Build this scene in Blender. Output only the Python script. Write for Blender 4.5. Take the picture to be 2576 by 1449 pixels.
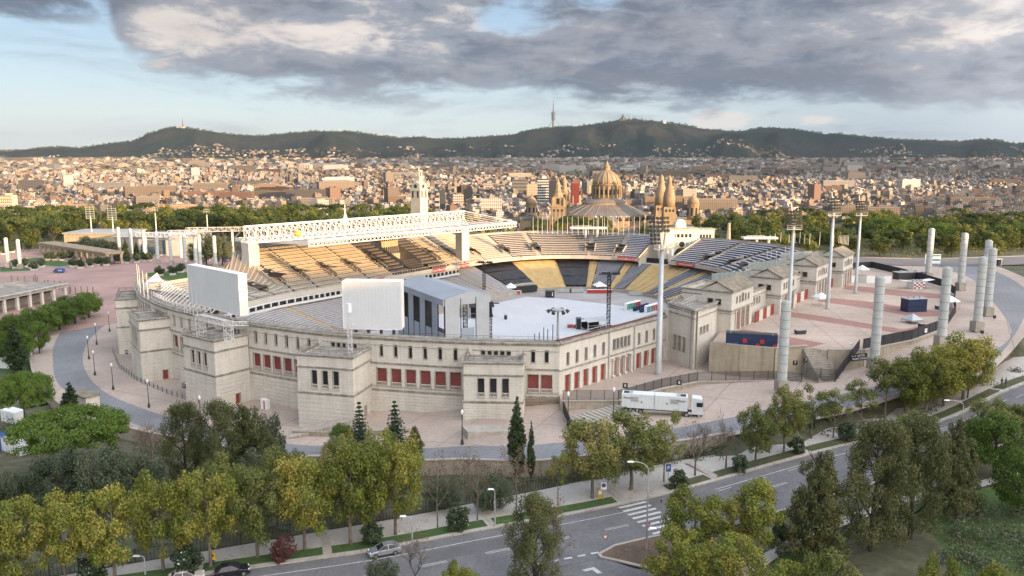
import bpy,bmesh,math,random
import numpy as np
from mathutils import Vector,Matrix
for o in list(bpy.data.objects):bpy.data.objects.remove(o,do_unlink=True)
SC=bpy.context.scene
COL=SC.collection
rnd=random.Random(7)
H=52.0
F=2046.0
PIT=math.atan(501/3050)
SN,CS=math.sin(PIT),math.cos(PIT)
cam=bpy.data.cameras.new('camera')
cam.sensor_width=36
cam.lens=F/2576*36
cam.clip_start=1;cam.clip_end=40000
camo=bpy.data.objects.new('camera',cam);COL.objects.link(camo)
camo.location=(0,0,H)
camo.rotation_euler=(math.radians(90)-PIT,0,0)
SC.camera=camo
SUN_EL=math.radians(7.5)
SUN_DIR=Vector((0.82*math.cos(SUN_EL),-0.57*math.cos(SUN_EL),math.sin(SUN_EL))).normalized()
world=bpy.data.worlds.new('World');SC.world=world
world.use_nodes=True
SC.view_settings.view_transform='Standard'
SC.view_settings.look='None'
SC.view_settings.exposure=1.9
SC.view_settings.gamma=1.0
SC.view_settings.use_curve_mapping=False
def build_world():
 nt=world.node_tree;N=nt.nodes;L=nt.links;N.clear()
 def nd(t,**k):
  n=N.new(t)
  for a,b in k.items():setattr(n,a,b)
  return n
 def m(op,a,b=None,c=None,clamp=False):
  n=nd('ShaderNodeMath',operation=op,use_clamp=clamp)
  for i,v in enumerate((a,b,c)):
   if v is None:continue
   if isinstance(v,(int,float)):n.inputs[i].default_value=v
   else:L.new(v,n.inputs[i])
  return n.outputs[0]
 def sstep(x,lo,hi):
  n=nd('ShaderNodeMapRange',interpolation_type='SMOOTHSTEP')
  L.new(x,n.inputs[0]);n.inputs[1].default_value=lo;n.inputs[2].default_value=hi
  return n.outputs[0]
 def mix(f,a,b):
  n=nd('ShaderNodeMix',data_type='RGBA')
  if isinstance(f,(int,float)):n.inputs[0].default_value=f
  else:L.new(f,n.inputs[0])
  for i,v in((6,a),(7,b)):
   if isinstance(v,tuple):n.inputs[i].default_value=(*v,1)
   else:L.new(v,n.inputs[i])
  return n.outputs[2]
 tc=nd('ShaderNodeTexCoord')
 sep=nd('ShaderNodeSeparateXYZ');L.new(tc.outputs['Generated'],sep.inputs[0])
 x,y,z=sep.outputs
 az=m('ARCTAN2',x,y)
 hor=m('SQRT',m('ADD',m('MULTIPLY',x,x),m('MULTIPLY',y,y)))
 el=m('ARCTAN2',z,hor)
 sky=nd('ShaderNodeTexSky',sky_type='NISHITA')
 sky.sun_disc=False
 sky.sun_elevation=SUN_EL
 sky.sun_rotation=math.atan2(SUN_DIR.x,SUN_DIR.y)
 sky.altitude=200;sky.air_density=1.0;sky.dust_density=0.6;sky.ozone_density=2.0
 den=m('ADD',m('ABSOLUTE',z),0.10)
 comb=nd('ShaderNodeCombineXYZ')
 L.new(m('MULTIPLY',az,2.2),comb.inputs[0]);L.new(m('MULTIPLY',el,6.5),comb.inputs[1]);comb.inputs[2].default_value=3.7
 def noise(vec,scale,det,rough=0.55,dist=0.0):
  n=nd('ShaderNodeTexNoise');L.new(vec,n.inputs['Vector'])
  n.inputs['Scale'].default_value=scale;n.inputs['Detail'].default_value=det
  n.inputs['Roughness'].default_value=rough;n.inputs['Distortion'].default_value=dist
  return n.outputs['Fac']
 n1=noise(comb.outputs[0],1.5,9,0.6)
 n2=noise(comb.outputs[0],4.5,8,0.6,0.3)
 comb2=nd('ShaderNodeCombineXYZ')
 L.new(m('MULTIPLY',az,2.0),comb2.inputs[0]);L.new(m('MULTIPLY',el,12.0),comb2.inputs[1]);comb2.inputs[2].default_value=9.1
 n3=noise(comb2.outputs[0],2.2,8,0.6,0.6)
 n5=noise(comb.outputs[0],10.0,8,0.65,0.5)
 az01=m('MULTIPLY_ADD',az,1/1.4,0.5)
 fc=nd('ShaderNodeFloatCurve');cm=fc.mapping;cv=cm.curves[0]
 def a01(xv):return math.atan((xv-1288)/F)/1.4+0.5
 def e01(yv):return(388-yv)/F*5
 pts=[(-400,120),(0,112),(120,120),(200,104),(290,98),(330,160),(400,205),(500,238),(700,252),(1000,264),(1180,250),(1300,240),(1450,284),(1600,280),(1800,280),(2100,286),(2400,300),(2576,305),(2900,290)]
 while len(cv.points)<len(pts):cv.points.new(0.5,0.5)
 for p,(a,b)in zip(cv.points,pts):p.location=(a01(a),e01(b))
 cm.update();L.new(az01,fc.inputs['Value'])
 edge=m('DIVIDE',fc.outputs[0],5.0)
 h=m('SUBTRACT',el,edge)
 hh=m('ADD',h,m('ADD',m('MULTIPLY',m('SUBTRACT',n2,0.5),0.085),m('MULTIPLY',m('SUBTRACT',n5,0.5),0.05)))
 bank=sstep(hh,-0.006,0.028)
 def blob(xv,yv,rx,ry,r=1.0):
  a0=math.atan((xv-1288)/F);e0=(388-yv)/F
  dx=m('DIVIDE',m('SUBTRACT',az,a0),rx/F);dy=m('DIVIDE',m('SUBTRACT',el,e0),ry/F)
  d=m('ADD',m('MULTIPLY',dx,dx),m('MULTIPLY',dy,dy))
  return m('EXPONENT',m('MULTIPLY',d,-1.0))
 gaps=m('ADD',m('MULTIPLY',blob(1300,60,120,60),0.85),m('ADD',m('MULTIPLY',blob(1520,20,120,60),0.75),m('MULTIPLY',blob(2560,60,120,120),0.45)))
 gaps=m('ADD',gaps,m('MULTIPLY',blob(150,160,190,45),0.9))
 gaps=m('ADD',gaps,m('MULTIPLY',sstep(el,0.24,0.7),0.55))
 g2=m('ADD',gaps,m('MULTIPLY',m('SUBTRACT',n1,0.5),1.1))
 g2=m('ADD',g2,m('ADD',m('MULTIPLY',m('SUBTRACT',n2,0.5),0.9),m('MULTIPLY',m('SUBTRACT',n5,0.5),0.7)))
 open_=sstep(g2,0.38,0.85)
 cover=m('MULTIPLY',bank,m('SUBTRACT',1.0,open_))
 wisps=m('MULTIPLY',sstep(n3,0.47,0.70),m('MULTIPLY',sstep(el,0.012,0.03),sstep(m('MULTIPLY',h,-1.0),-0.03,0.01)))
 wr=m('MULTIPLY_ADD',sstep(az,0.0,0.35),0.70,0.35)
 cover=m('MAXIMUM',cover,m('MULTIPLY',wisps,wr))
 cum=m('ADD',blob(1800,306,85,24),m('MULTIPLY',blob(2060,312,90,18),0.8))
 n4=noise(comb.outputs[0],16.0,6,0.65,0.6)
 cum=m('MULTIPLY',sstep(m('ADD',cum,m('ADD',m('MULTIPLY',m('SUBTRACT',n2,0.5),1.2),m('MULTIPLY',m('SUBTRACT',n4,0.5),0.9))),0.35,0.75),0.75)
 lit=m('ADD',m('MULTIPLY',m('SUBTRACT',n1,0.5),1.6),m('ADD',m('MULTIPLY',m('SUBTRACT',n2,0.5),1.5),m('MULTIPLY',m('SUBTRACT',n5,0.5),1.1)))
 lit=m('ADD',lit,m('MULTIPLY',blob(430,120,120,90),0.55))
 lit=m('ADD',lit,m('MULTIPLY',blob(900,110,170,70),0.42))
 lit=m('ADD',lit,m('MULTIPLY',blob(2330,150,160,60),0.32))
 lit=m('ADD',lit,m('MULTIPLY',blob(2480,60,190,60),0.25))
 lit=m('SUBTRACT',lit,m('MULTIPLY',blob(150,60,260,60),0.55))
 lit=m('SUBTRACT',lit,m('MULTIPLY',blob(1700,220,420,60),0.25))
 base=sstep(h,0.0,0.085)
 lit=m('ADD',lit,m('MULTIPLY',base,0.34))
 lit=sstep(lit,-0.25,1.05)
 K=0.15
 dark=tuple(K*c for c in(0.24,0.32,0.46));mid=tuple(K*c for c in(0.56,0.63,0.76));bright=tuple(K*c for c in(1.55,1.42,1.32))
 c1=mix(sstep(lit,0.0,0.5),dark,mid)
 c2=mix(sstep(lit,0.5,1.0),c1,bright)
 pink=sstep(n3,0.35,0.7)
 c3=mix(m('MULTIPLY',pink,0.30),c2,tuple(K*c for c in(0.58,0.53,0.55)))
 skyc=nd('ShaderNodeVectorMath',operation='SCALE');L.new(sky.outputs[0],skyc.inputs[0]);skyc.inputs['Scale'].default_value=0.10
 veil=sstep(el,0.26,-0.01)
 clear=mix(0.85,skyc.outputs[0],mix(veil,tuple(K*c for c in(0.55,0.88,1.35)),tuple(K*c for c in(1.04,1.21,1.36))))
 clear=mix(m('MULTIPLY',sstep(el,0.07,0.0),sstep(az,0.1,-0.6)),clear,tuple(K*c for c in(1.12,1.19,1.18)))
 clear=mix(m('MULTIPLY',sstep(el,0.12,0.0),m('MULTIPLY',sstep(az,0.1,0.5),0.75)),clear,tuple(K*c for c in(0.58,0.74,0.90)))
 col=mix(cum,clear,tuple(K*c for c in(1.45,1.32,1.22)))
 col=mix(cover,col,c3)
 zb=nd('ShaderNodeVectorMath',operation='SCALE');L.new(col,zb.inputs[0]);L.new(m('MULTIPLY_ADD',sstep(el,0.22,1.3),2.0,1.0),zb.inputs['Scale']);col=zb.outputs[0]  # sky overhead, above the view, brightened as added fill for the foreground
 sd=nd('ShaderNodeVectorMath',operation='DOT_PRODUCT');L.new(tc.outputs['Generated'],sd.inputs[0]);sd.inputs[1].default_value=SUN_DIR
 glow=m('POWER',m('MAXIMUM',m('MULTIPLY_ADD',sd.outputs['Value'],0.80,0.20),0.0),1.7)  # broad sky glow around the sun, added to brighten the shaded facade
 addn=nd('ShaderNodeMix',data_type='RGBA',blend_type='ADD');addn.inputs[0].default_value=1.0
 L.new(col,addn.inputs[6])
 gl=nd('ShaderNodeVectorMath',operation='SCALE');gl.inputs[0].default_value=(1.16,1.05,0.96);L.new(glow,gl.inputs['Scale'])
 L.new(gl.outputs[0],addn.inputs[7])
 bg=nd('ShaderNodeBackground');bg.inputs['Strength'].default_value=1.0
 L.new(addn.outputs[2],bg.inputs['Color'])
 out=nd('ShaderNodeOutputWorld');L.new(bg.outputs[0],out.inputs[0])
build_world()
sl=bpy.data.lights.new('sun','SUN');sl.energy=3.2;sl.angle=math.radians(0.5);sl.color=(1.0,0.60,0.27)
so=bpy.data.objects.new('sun',sl);COL.objects.link(so)
so.rotation_euler=(-SUN_DIR).to_track_quat('-Z','Y').to_euler()
so.location=(300,-200,300)
def ray(xv,yv):
 u=(xv-1288)/F;v=(yv-724.5)/F
 return(u,CS-v*SN,-(SN+v*CS))
def P(xv,yv,z=0.0):
 d=ray(xv,yv);t=(z-H)/d[2]
 return(d[0]*t,d[1]*t,z)
def PY(xv,yv,Y):
 d=ray(xv,yv);t=Y/d[1]
 return(d[0]*t,Y,H+d[2]*t)
def zat(yv,Y):return PY(1288,yv,Y)[2]
def smoothl(pts,x):
 if x<=pts[0][0]:return pts[0][1]
 for(a,b),(c,d)in zip(pts,pts[1:]):
  if x<=c:
   t=(x-a)/(c-a);t=t*t*(3-2*t);return b+(d-b)*t
 return pts[-1][1]
def lin(pts,x):
 if x<=pts[0][0]:return pts[0][1]
 for(a,b),(c,d)in zip(pts,pts[1:]):
  if x<=c:return b+(d-b)*(x-a)/(c-a)
 return pts[-1][1]
ZPL=[(-100,-2.5),(-45,-2.2),(-20,0),(-4,1.7),(15,3.3),(60,5.0),(90,10.3),(115,10.9)]
ZAV=[(0,0),(60,2.6),(105,7.5),(140,10.4)]
def zp(x,y=0):return smoothl(ZPL,x)
def za(x,y=0):return smoothl(ZAV,x)
def PG(xv,yv,f=None):
 f=f or zp;z=0
 for i in range(40):
  p=P(xv,yv,z);z=.5*z+.5*f(p[0],p[1])
 return(p[0],p[1],f(p[0],p[1]))
UA=(0.59,0.8074);UB=(0.8074,-0.59)
def W(a,b,z=None):
 x,y=a*UA[0]+b*UB[0],a*UA[1]+b*UB[1]
 return(x,y)if z is None else(x,y,z)
def AB(x,y):return(x*UA[0]+y*UA[1],x*UB[0]+y*UB[1])
MATS={}
def mat(name,col,rough=0.8,var=0.15,scale=1.0,bump=0.0,metal=0.0,col2=None,detail=4,objrand=0.0,spec=None,fine=0.0):
 if name in MATS:return MATS[name]
 m=bpy.data.materials.new(name);m.use_nodes=True
 nt=m.node_tree;N=nt.nodes;L=nt.links
 b=N['Principled BSDF'];b.inputs['Roughness'].default_value=rough;b.inputs['Metallic'].default_value=metal
 if spec is not None:b.inputs['Specular IOR Level'].default_value=spec
 tc=N.new('ShaderNodeTexCoord')
 ns=N.new('ShaderNodeTexNoise');ns.inputs['Scale'].default_value=scale;ns.inputs['Detail'].default_value=detail;ns.inputs['Roughness'].default_value=0.6
 geo=N.new('ShaderNodeNewGeometry')
 L.new(geo.outputs['Position'],ns.inputs['Vector'])
 c2=col2 or tuple(max(0,c*(1-var*1.6))for c in col)
 c1=tuple(min(1,c*(1+var*0.6))for c in col)if col2 is None else col
 mx=N.new('ShaderNodeMix');mx.data_type='RGBA'
 mr=N.new('ShaderNodeMapRange');mr.inputs[1].default_value=0.3;mr.inputs[2].default_value=0.7
 L.new(ns.outputs['Fac'],mr.inputs[0]);L.new(mr.outputs[0],mx.inputs[0])
 mx.inputs[6].default_value=(*c1,1);mx.inputs[7].default_value=(*c2,1)
 outc=mx.outputs[2]
 if fine:
  n2=N.new('ShaderNodeTexNoise');n2.inputs['Scale'].default_value=scale*14;n2.inputs['Detail'].default_value=3;L.new(geo.outputs['Position'],n2.inputs['Vector'])
  hv=N.new('ShaderNodeMapRange');L.new(n2.outputs['Fac'],hv.inputs[0]);hv.inputs[1].default_value=0.3;hv.inputs[2].default_value=0.7;hv.inputs[3].default_value=1-fine;hv.inputs[4].default_value=1+fine
  vm=N.new('ShaderNodeVectorMath');vm.operation='SCALE';L.new(outc,vm.inputs[0]);L.new(hv.outputs[0],vm.inputs['Scale']);outc=vm.outputs[0]
 if objrand:
  oi=N.new('ShaderNodeObjectInfo');hv=N.new('ShaderNodeMapRange');L.new(oi.outputs['Random'],hv.inputs[0]);hv.inputs[3].default_value=1-objrand;hv.inputs[4].default_value=1+objrand
  vm=N.new('ShaderNodeVectorMath');vm.operation='SCALE';L.new(outc,vm.inputs[0]);L.new(hv.outputs[0],vm.inputs['Scale']);outc=vm.outputs[0]
 L.new(outc,b.inputs['Base Color'])
 if bump:
  bp=N.new('ShaderNodeBump');bp.inputs['Strength'].default_value=bump;bp.inputs['Distance'].default_value=0.05
  nb=N.new('ShaderNodeTexNoise');nb.inputs['Scale'].default_value=scale*6;nb.inputs['Detail'].default_value=4;L.new(geo.outputs['Position'],nb.inputs['Vector'])
  L.new(nb.outputs['Fac'],bp.inputs['Height']);L.new(bp.outputs[0],b.inputs['Normal'])
 MATS[name]=m
 return m
def leafmat(name,c1,c2,c3):
 """leaf colours vary by clump (attribute Col), by leaf position and by tree"""
 m=bpy.data.materials.new(name);m.use_nodes=True
 nt=m.node_tree;N=nt.nodes;L=nt.links
 b=N['Principled BSDF'];b.inputs['Roughness'].default_value=0.65;b.inputs['Specular IOR Level'].default_value=0.25
 at=N.new('ShaderNodeAttribute');at.attribute_name='Col'
 sp=N.new('ShaderNodeSeparateColor');L.new(at.outputs['Color'],sp.inputs[0])
 oi=N.new('ShaderNodeObjectInfo')
 r1=N.new('ShaderNodeMix');r1.data_type='RGBA';L.new(sp.outputs[0],r1.inputs[0]);r1.inputs[6].default_value=(*c1,1);r1.inputs[7].default_value=(*c2,1)
 r2=N.new('ShaderNodeMix');r2.data_type='RGBA';
 mr=N.new('ShaderNodeMapRange');mr.inputs[1].default_value=0.45;mr.inputs[2].default_value=1.0;L.new(sp.outputs[1],mr.inputs[0])
 ob=N.new('ShaderNodeMath');ob.operation='MULTIPLY';L.new(mr.outputs[0],ob.inputs[0]);L.new(oi.outputs['Random'],ob.inputs[1])
 L.new(ob.outputs[0],r2.inputs[0]);L.new(r1.outputs[2],r2.inputs[6]);r2.inputs[7].default_value=(*c3,1)
 hv=N.new('ShaderNodeMapRange');L.new(oi.outputs['Random'],hv.inputs[0]);hv.inputs[3].default_value=0.8;hv.inputs[4].default_value=1.2
 vm=N.new('ShaderNodeVectorMath');vm.operation='SCALE';L.new(r2.outputs[2],vm.inputs[0]);L.new(hv.outputs[0],vm.inputs['Scale'])
 L.new(vm.outputs[0],b.inputs['Base Color'])
 tr=N.new('ShaderNodeBsdfTranslucent');L.new(vm.outputs[0],tr.inputs[0])
 ms=N.new('ShaderNodeMixShader');ms.inputs[0].default_value=0.22
 out=N['Material Output'];L.new(b.outputs[0],ms.inputs[1]);L.new(tr.outputs[0],ms.inputs[2]);L.new(ms.outputs[0],out.inputs[0])
 MATS[name]=m
 return m
def rot2(x,y,a):c,s=math.cos(a),math.sin(a);return(c*x-s*y,s*x+c*y)
class MB:
 def __init__(self):self.v=[];self.f=[];self.m=[]
 def add(self,vs,fs,mi=0):
  n=len(self.v);self.v+=[tuple(p)for p in vs]
  for f in fs:self.f.append(tuple(i+n for i in f));self.m.append(mi)
  return self
 def quad(self,a,b,c,d,mi=0):return self.add([a,b,c,d],[(0,1,2,3)],mi)
 def box(self,c,s,rz=0.0,mi=0,top=1.0):
  hx,hy,hz=s[0]/2,s[1]/2,s[2]/2;vs=[]
  for z,k in((-hz,1),(hz,top)):
   for x,y in((-hx,-hy),(hx,-hy),(hx,hy),(-hx,hy)):
    X,Y=rot2(x*k,y*k,rz);vs.append((c[0]+X,c[1]+Y,c[2]+z))
  return self.add(vs,[(0,3,2,1),(4,5,6,7),(0,1,5,4),(1,2,6,5),(2,3,7,6),(3,0,4,7)],mi)
 def prism(self,poly,z0,z1,mi=0,mi_top=None):
  A=sum(poly[i][0]*poly[(i+1)%len(poly)][1]-poly[(i+1)%len(poly)][0]*poly[i][1]for i in range(len(poly)))
  if A<0:poly=poly[::-1]
  n=len(poly);g0=z0 if callable(z0)else(lambda x,y:z0);g1=z1 if callable(z1)else(lambda x,y:z1)
  vs=[(x,y,g0(x,y))for x,y in poly]+[(x,y,g1(x,y))for x,y in poly]
  self.add(vs,[(i,(i+1)%n,n+(i+1)%n,n+i)for i in range(n)],mi)
  self.add(vs[n:],[tuple(range(n))],mi if mi_top is None else mi_top)
  self.add(vs[:n],[tuple(range(n))[::-1]],mi)
  return self
 def tube(self,p,q,r,n=6,r2=None,mi=0,cap=True):
  p=Vector(p);q=Vector(q);d=q-p
  if d.length<1e-6:return self
  t=d.normalized();up=Vector((0,0,1))if abs(t.z)<0.95 else Vector((1,0,0))
  a=t.cross(up).normalized();b=a.cross(t);r2=r if r2 is None else r2
  vs=[]
  for c,rr in((p,r),(q,r2)):
   for i in range(n):
    w=2*math.pi*(i+0.5)/n;vs.append(c+a*(math.cos(w)*rr)+b*(math.sin(w)*rr))
  fs=[(i,n+i,n+(i+1)%n,(i+1)%n)for i in range(n)]
  if cap:fs+=[tuple(range(n)),tuple(range(2*n-1,n-1,-1))]
  return self.add(vs,fs,mi)
 def lathe(self,prof,n=16,c=(0,0),mi=0):
  vs=[]
  for r,z in prof:
   for i in range(n):
    w=2*math.pi*i/n;vs.append((c[0]+r*math.cos(w),c[1]+r*math.sin(w),z))
  fs=[]
  for k in range(len(prof)-1):
   for i in range(n):
    j=(i+1)%n;fs.append((k*n+i,k*n+j,(k+1)*n+j,(k+1)*n+i))
  if prof[0][0]>1e-3:fs.append(tuple(range(n))[::-1])
  if prof[-1][0]>1e-3:fs.append(tuple((len(prof)-1)*n+i for i in range(n)))
  return self.add(vs,fs,mi)
 def sweep(self,line,prof,closed=False,mi=0,side=1):
  """prof = list of (outward offset, z); line = [(x,y)] ; z may be added per point with 3-tuples"""
  n=len(line);k=len(prof);vs=[]
  for i,p in enumerate(line):
   a=line[(i-1)%n]if(closed or i>0)else p;b=line[(i+1)%n]if(closed or i<n-1)else p
   def nrm(u,w):
    dx,dy=w[0]-u[0],w[1]-u[1];l=math.hypot(dx,dy)or 1;return(dy/l*side,-dx/l*side)
   if a is p:nx,ny=nrm(p,b)
   elif b is p:nx,ny=nrm(a,p)
   else:
    n1=nrm(a,p);n2=nrm(p,b);nx,ny=n1[0]+n2[0],n1[1]+n2[1];l=math.hypot(nx,ny)or 1;nx/=l;ny/=l
    dd=max(0.4,n1[0]*nx+n1[1]*ny);nx/=dd;ny/=dd
   z0=p[2]if len(p)>2 else 0
   for o,z in prof:vs.append((p[0]+nx*o,p[1]+ny*o,z+z0))
  fs=[]
  for i in range(n if closed else n-1):
   j=(i+1)%n
   for q in range(k):
    w=(q+1)%k;f=(i*k+q,j*k+q,j*k+w,i*k+w)
    fs.append(f if side>0 else f[::-1])
  if not closed:fs+=[tuple(range(k)),tuple(range((n-1)*k,n*k))[::-1]]
  return self.add(vs,fs,mi)
 def build(self,name,mats,parent=None,local=False,smooth=False,**tags):
  me=bpy.data.meshes.new(name)
  off=(0,0,0)
  if parent is not None and not local:
   off=tuple(parent.location)if parent.parent is None else tuple(parent.parent.location[i]+parent.location[i]for i in range(3))
  vs=self.v if off==(0,0,0)else[(x-off[0],y-off[1],z-off[2])for x,y,z in self.v]
  me.from_pydata(vs,[],self.f)
  if not isinstance(mats,(list,tuple)):mats=[mats]
  for mm in mats:me.materials.append(MATS[mm]if isinstance(mm,str)else mm)
  if len(mats)>1:me.polygons.foreach_set('material_index',self.m)
  if smooth:me.shade_smooth()
  me.update()
  o=bpy.data.objects.new(name,me);COL.objects.link(o)
  if parent is not None:o.parent=parent
  for k,v in tags.items():o[k]=v
  return o
def thing(name,label,cat,loc=(0,0,0),rz=0.0,group=None):
 o=bpy.data.objects.new(name,None);COL.objects.link(o);o.location=loc;o.rotation_euler=(0,0,rz);o.empty_display_size=0.5
 o['label']=label;o['category']=cat
 if group:o['group']=group
 return o
def tag(o,label,cat,group=None):
 o['label']=label;o['category']=cat
 if group:o['group']=group
 return o
def inst(name,mesh,parent=None,loc=(0,0,0),rz=0.0,sc=None,**tags):
 o=bpy.data.objects.new(name,mesh);COL.objects.link(o);o.location=loc;o.rotation_euler=(0,0,rz)
 if sc is not None:o.scale=(sc,sc,sc)if isinstance(sc,(int,float))else sc
 if parent is not None:o.parent=parent
 for k,v in tags.items():o[k]=v
 return o
def dup(root,loc,rz=0.0,label=None,group=None,sc=None):
 r=root.copy();COL.objects.link(r);r.location=loc;r.rotation_euler=(0,0,rz)
 if sc is not None:r.scale=(sc,sc,sc)if isinstance(sc,(int,float))else sc
 if label:r['label']=label
 if group:r['group']=group
 for ch in list(root.children):
  c=ch.copy();COL.objects.link(c);c.parent=r
  for g in ch.children:
   d=g.copy();COL.objects.link(d);d.parent=c
 return r
def proto(name,mb,mats,smooth=False):
 """mesh data only, for shared use"""
 me=bpy.data.meshes.new(name);me.from_pydata(mb.v,[],mb.f)
 if not isinstance(mats,(list,tuple)):mats=[mats]
 for mm in mats:me.materials.append(MATS[mm]if isinstance(mm,str)else mm)
 if len(mats)>1:me.polygons.foreach_set('material_index',mb.m)
 if smooth:me.shade_smooth()
 me.update();return me
def structure(o):o['kind']='structure';return o
def resample(pts,n):
 pts=[np.array(p,float)for p in pts];d=[0]
 for a,b in zip(pts,pts[1:]):d.append(d[-1]+np.linalg.norm((b-a)[:2]))
 return[tuple(sum_ for sum_ in(lambda t:interp(pts,d,t))(d[-1]*i/(n-1)))for i in range(n)]
def interp(pts,d,t):
 for i in range(len(d)-1):
  if t<=d[i+1]+1e-9:
   k=(t-d[i])/max(1e-9,d[i+1]-d[i]);return pts[i]*(1-k)+pts[i+1]*k
 return pts[-1]
def spline(pts,n=8):
 """Catmull-Rom through points"""
 out=[];P_=[np.array(p,float)for p in pts];P_=[2*P_[0]-P_[1]]+P_+[2*P_[-1]-P_[-2]]
 for i in range(1,len(P_)-2):
  for k in range(n):
   t=k/n;a,b,c,d=P_[i-1:i+3]
   out.append(tuple(0.5*((2*b)+(-a+c)*t+(2*a-5*b+4*c-d)*t*t+(-a+3*b-3*c+d)*t**3)))
 out.append(tuple(P_[-2]));return out
def strip(A,B,zf,nl,nw,off=0.0):
 A=resample([p[:2]for p in A],nl);B=resample([p[:2]for p in B],nl);mb=MB();vs=[]
 for a,b in zip(A,B):
  for k in range(nw+1):
   t=k/nw;x=a[0]*(1-t)+b[0]*t;y=a[1]*(1-t)+b[1]*t;vs.append((x,y,zf(x,y)+off))
 fs=[]
 for i in range(nl-1):
  for k in range(nw):q=i*(nw+1)+k;fs.append((q,q+1,q+nw+2,q+nw+1))
 mb.add(vs,fs)
 f=fs[0];v=[Vector(vs[i])for i in f]
 if(v[1]-v[0]).cross(v[2]-v[0]).z<0:mb.f=[g[::-1]for g in mb.f]
 return mb
def offset_line(L_,d):
 out=[]
 for i,p in enumerate(L_):
  a=L_[max(0,i-1)];b=L_[min(len(L_)-1,i+1)];dx,dy=b[0]-a[0],b[1]-a[1];l=math.hypot(dx,dy)
  out.append((p[0]-dy/l*d,p[1]+dx/l*d))
 return out
def text_part(s,size,m,parent,loc,rot,depth=0.02,name='lettering',align='CENTER'):
 cu=bpy.data.curves.new(name,'FONT');cu.body=s;cu.size=size;cu.extrude=depth;cu.align_x=align;cu.align_y='CENTER'
 to=bpy.data.objects.new('tmp',cu);COL.objects.link(to)
 me=bpy.data.meshes.new_from_object(to.evaluated_get(bpy.context.evaluated_depsgraph_get()))
 bpy.data.objects.remove(to,do_unlink=True)
 me.materials.clear();me.materials.append(MATS[m])
 o=bpy.data.objects.new(name,me);COL.objects.link(o)
 if parent:o.parent=parent
 o.location=loc;o.rotation_euler=rot
 return o
mat('stone',(0.64,0.60,0.53),0.85,0.10,0.25,col2=(0.55,0.515,0.45),fine=0.07,bump=0.15)
mat('stone_trim',(0.46,0.43,0.37),0.85,0.25,0.8,col2=(0.24,0.215,0.18),fine=0.12,bump=0.2)
mat('stone_weathered',(0.33,0.31,0.265),0.9,0.3,0.5,col2=(0.14,0.13,0.11),fine=0.2,bump=0.3)
mat('stone_warm',(0.44,0.38,0.28),0.85,0.1,0.3,col2=(0.34,0.29,0.21),fine=0.08,bump=0.15)
mat('brick_base',(0.25,0.20,0.14),0.9,0.2,0.6,fine=0.15)
mat('concrete',(0.36,0.33,0.28),0.85,0.12,0.3,fine=0.08)
mat('seat_bench',(0.43,0.395,0.34),0.8,0.08,0.5,fine=0.1)
mat('seat_grey',(0.46,0.47,0.53),0.6,0.12,1.0,fine=0.15)
mat('seat_gap',(0.06,0.055,0.055),0.9,0.2,1.0)
mat('seat_tan',(0.50,0.37,0.17),0.85,0.10,0.4,fine=0.08)
mat('yellow_step',(0.48,0.34,0.10),0.8,0.15,0.5)
mat('tarp',(0.018,0.018,0.022),0.55,0.4,0.4,bump=0.4)
mat('dark_seat',(0.045,0.04,0.05),0.6,0.3,1.0)
mat('red_paint',(0.27,0.045,0.03),0.5,0.15,1.0,fine=0.08)
mat('shutter_red',(0.20,0.035,0.028),0.6,0.2,1.5,fine=0.1)
mat('rail_red',(0.14,0.06,0.05),0.6,0.3,2)
mat('dark_glass',(0.03,0.032,0.035),0.12,0.2,0.4)
mat('glass_blue',(0.08,0.12,0.15),0.1,0.3,0.2)
mat('white_steel',(0.60,0.59,0.57),0.45,0.05,0.5)
mat('white_paint',(0.78,0.78,0.78),0.5,0.05,0.5)
mat('galv',(0.42,0.44,0.44),0.45,0.1,0.5,metal=0.3)
mat('roof_sheet',(0.24,0.27,0.32),0.5,0.12,0.15,metal=0.2)
mat('roof_old',(0.27,0.235,0.17),0.9,0.3,0.6,col2=(0.13,0.11,0.08),fine=0.15)
mat('black',(0.015,0.015,0.017),0.5,0.2,2)
mat('black_mesh',(0.028,0.028,0.031),0.8,0.25,0.8)
mat('bar_grey',(0.05,0.048,0.045),0.6,0.2,1.0)
mat('screen_back',(0.62,0.64,0.64),0.6,0.04,0.2,fine=0.03)
mat('screen_side',(0.72,0.70,0.62),0.6,0.03,0.3)
mat('fabric_grey',(0.27,0.30,0.34),0.7,0.08,0.15,bump=0.2)
mat('fabric_light',(0.38,0.39,0.39),0.7,0.08,0.3,bump=0.3)
mat('asphalt',(0.158,0.154,0.155),0.9,0.14,0.16,col2=(0.105,0.103,0.106),fine=0.16,detail=8)
mat('asphalt_patch',(0.115,0.114,0.117),0.9,0.1,0.3,fine=0.12)
mat('road_paint',(0.55,0.55,0.53),0.7,0.2,1.2,fine=0.15)
mat('kerb',(0.38,0.34,0.29),0.85,0.15,0.6,fine=0.1)
mat('pavement',(0.42,0.39,0.35),0.9,0.1,0.12,fine=0.07)
mat('grass',(0.055,0.105,0.022),0.95,0.3,0.15,col2=(0.035,0.07,0.016),fine=0.25)
mat('grass_dry',(0.075,0.075,0.03),0.95,0.3,0.12,col2=(0.04,0.052,0.018),fine=0.3)
mat('earth',(0.16,0.105,0.07),0.95,0.3,0.15,col2=(0.09,0.065,0.045),fine=0.25)
mat('litter',(0.16,0.085,0.045),0.95,0.3,0.3,col2=(0.07,0.05,0.03),fine=0.3)
mat('event_floor',(0.50,0.52,0.55),0.45,0.06,0.08,fine=0.05)
mat('track',(0.30,0.285,0.28),0.85,0.2,0.08,fine=0.08)
mat('bark',(0.17,0.14,0.11),0.95,0.3,1.5,fine=0.2)
mat('bark_dark',(0.06,0.05,0.04),0.95,0.3,1.5,fine=0.2)
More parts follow.
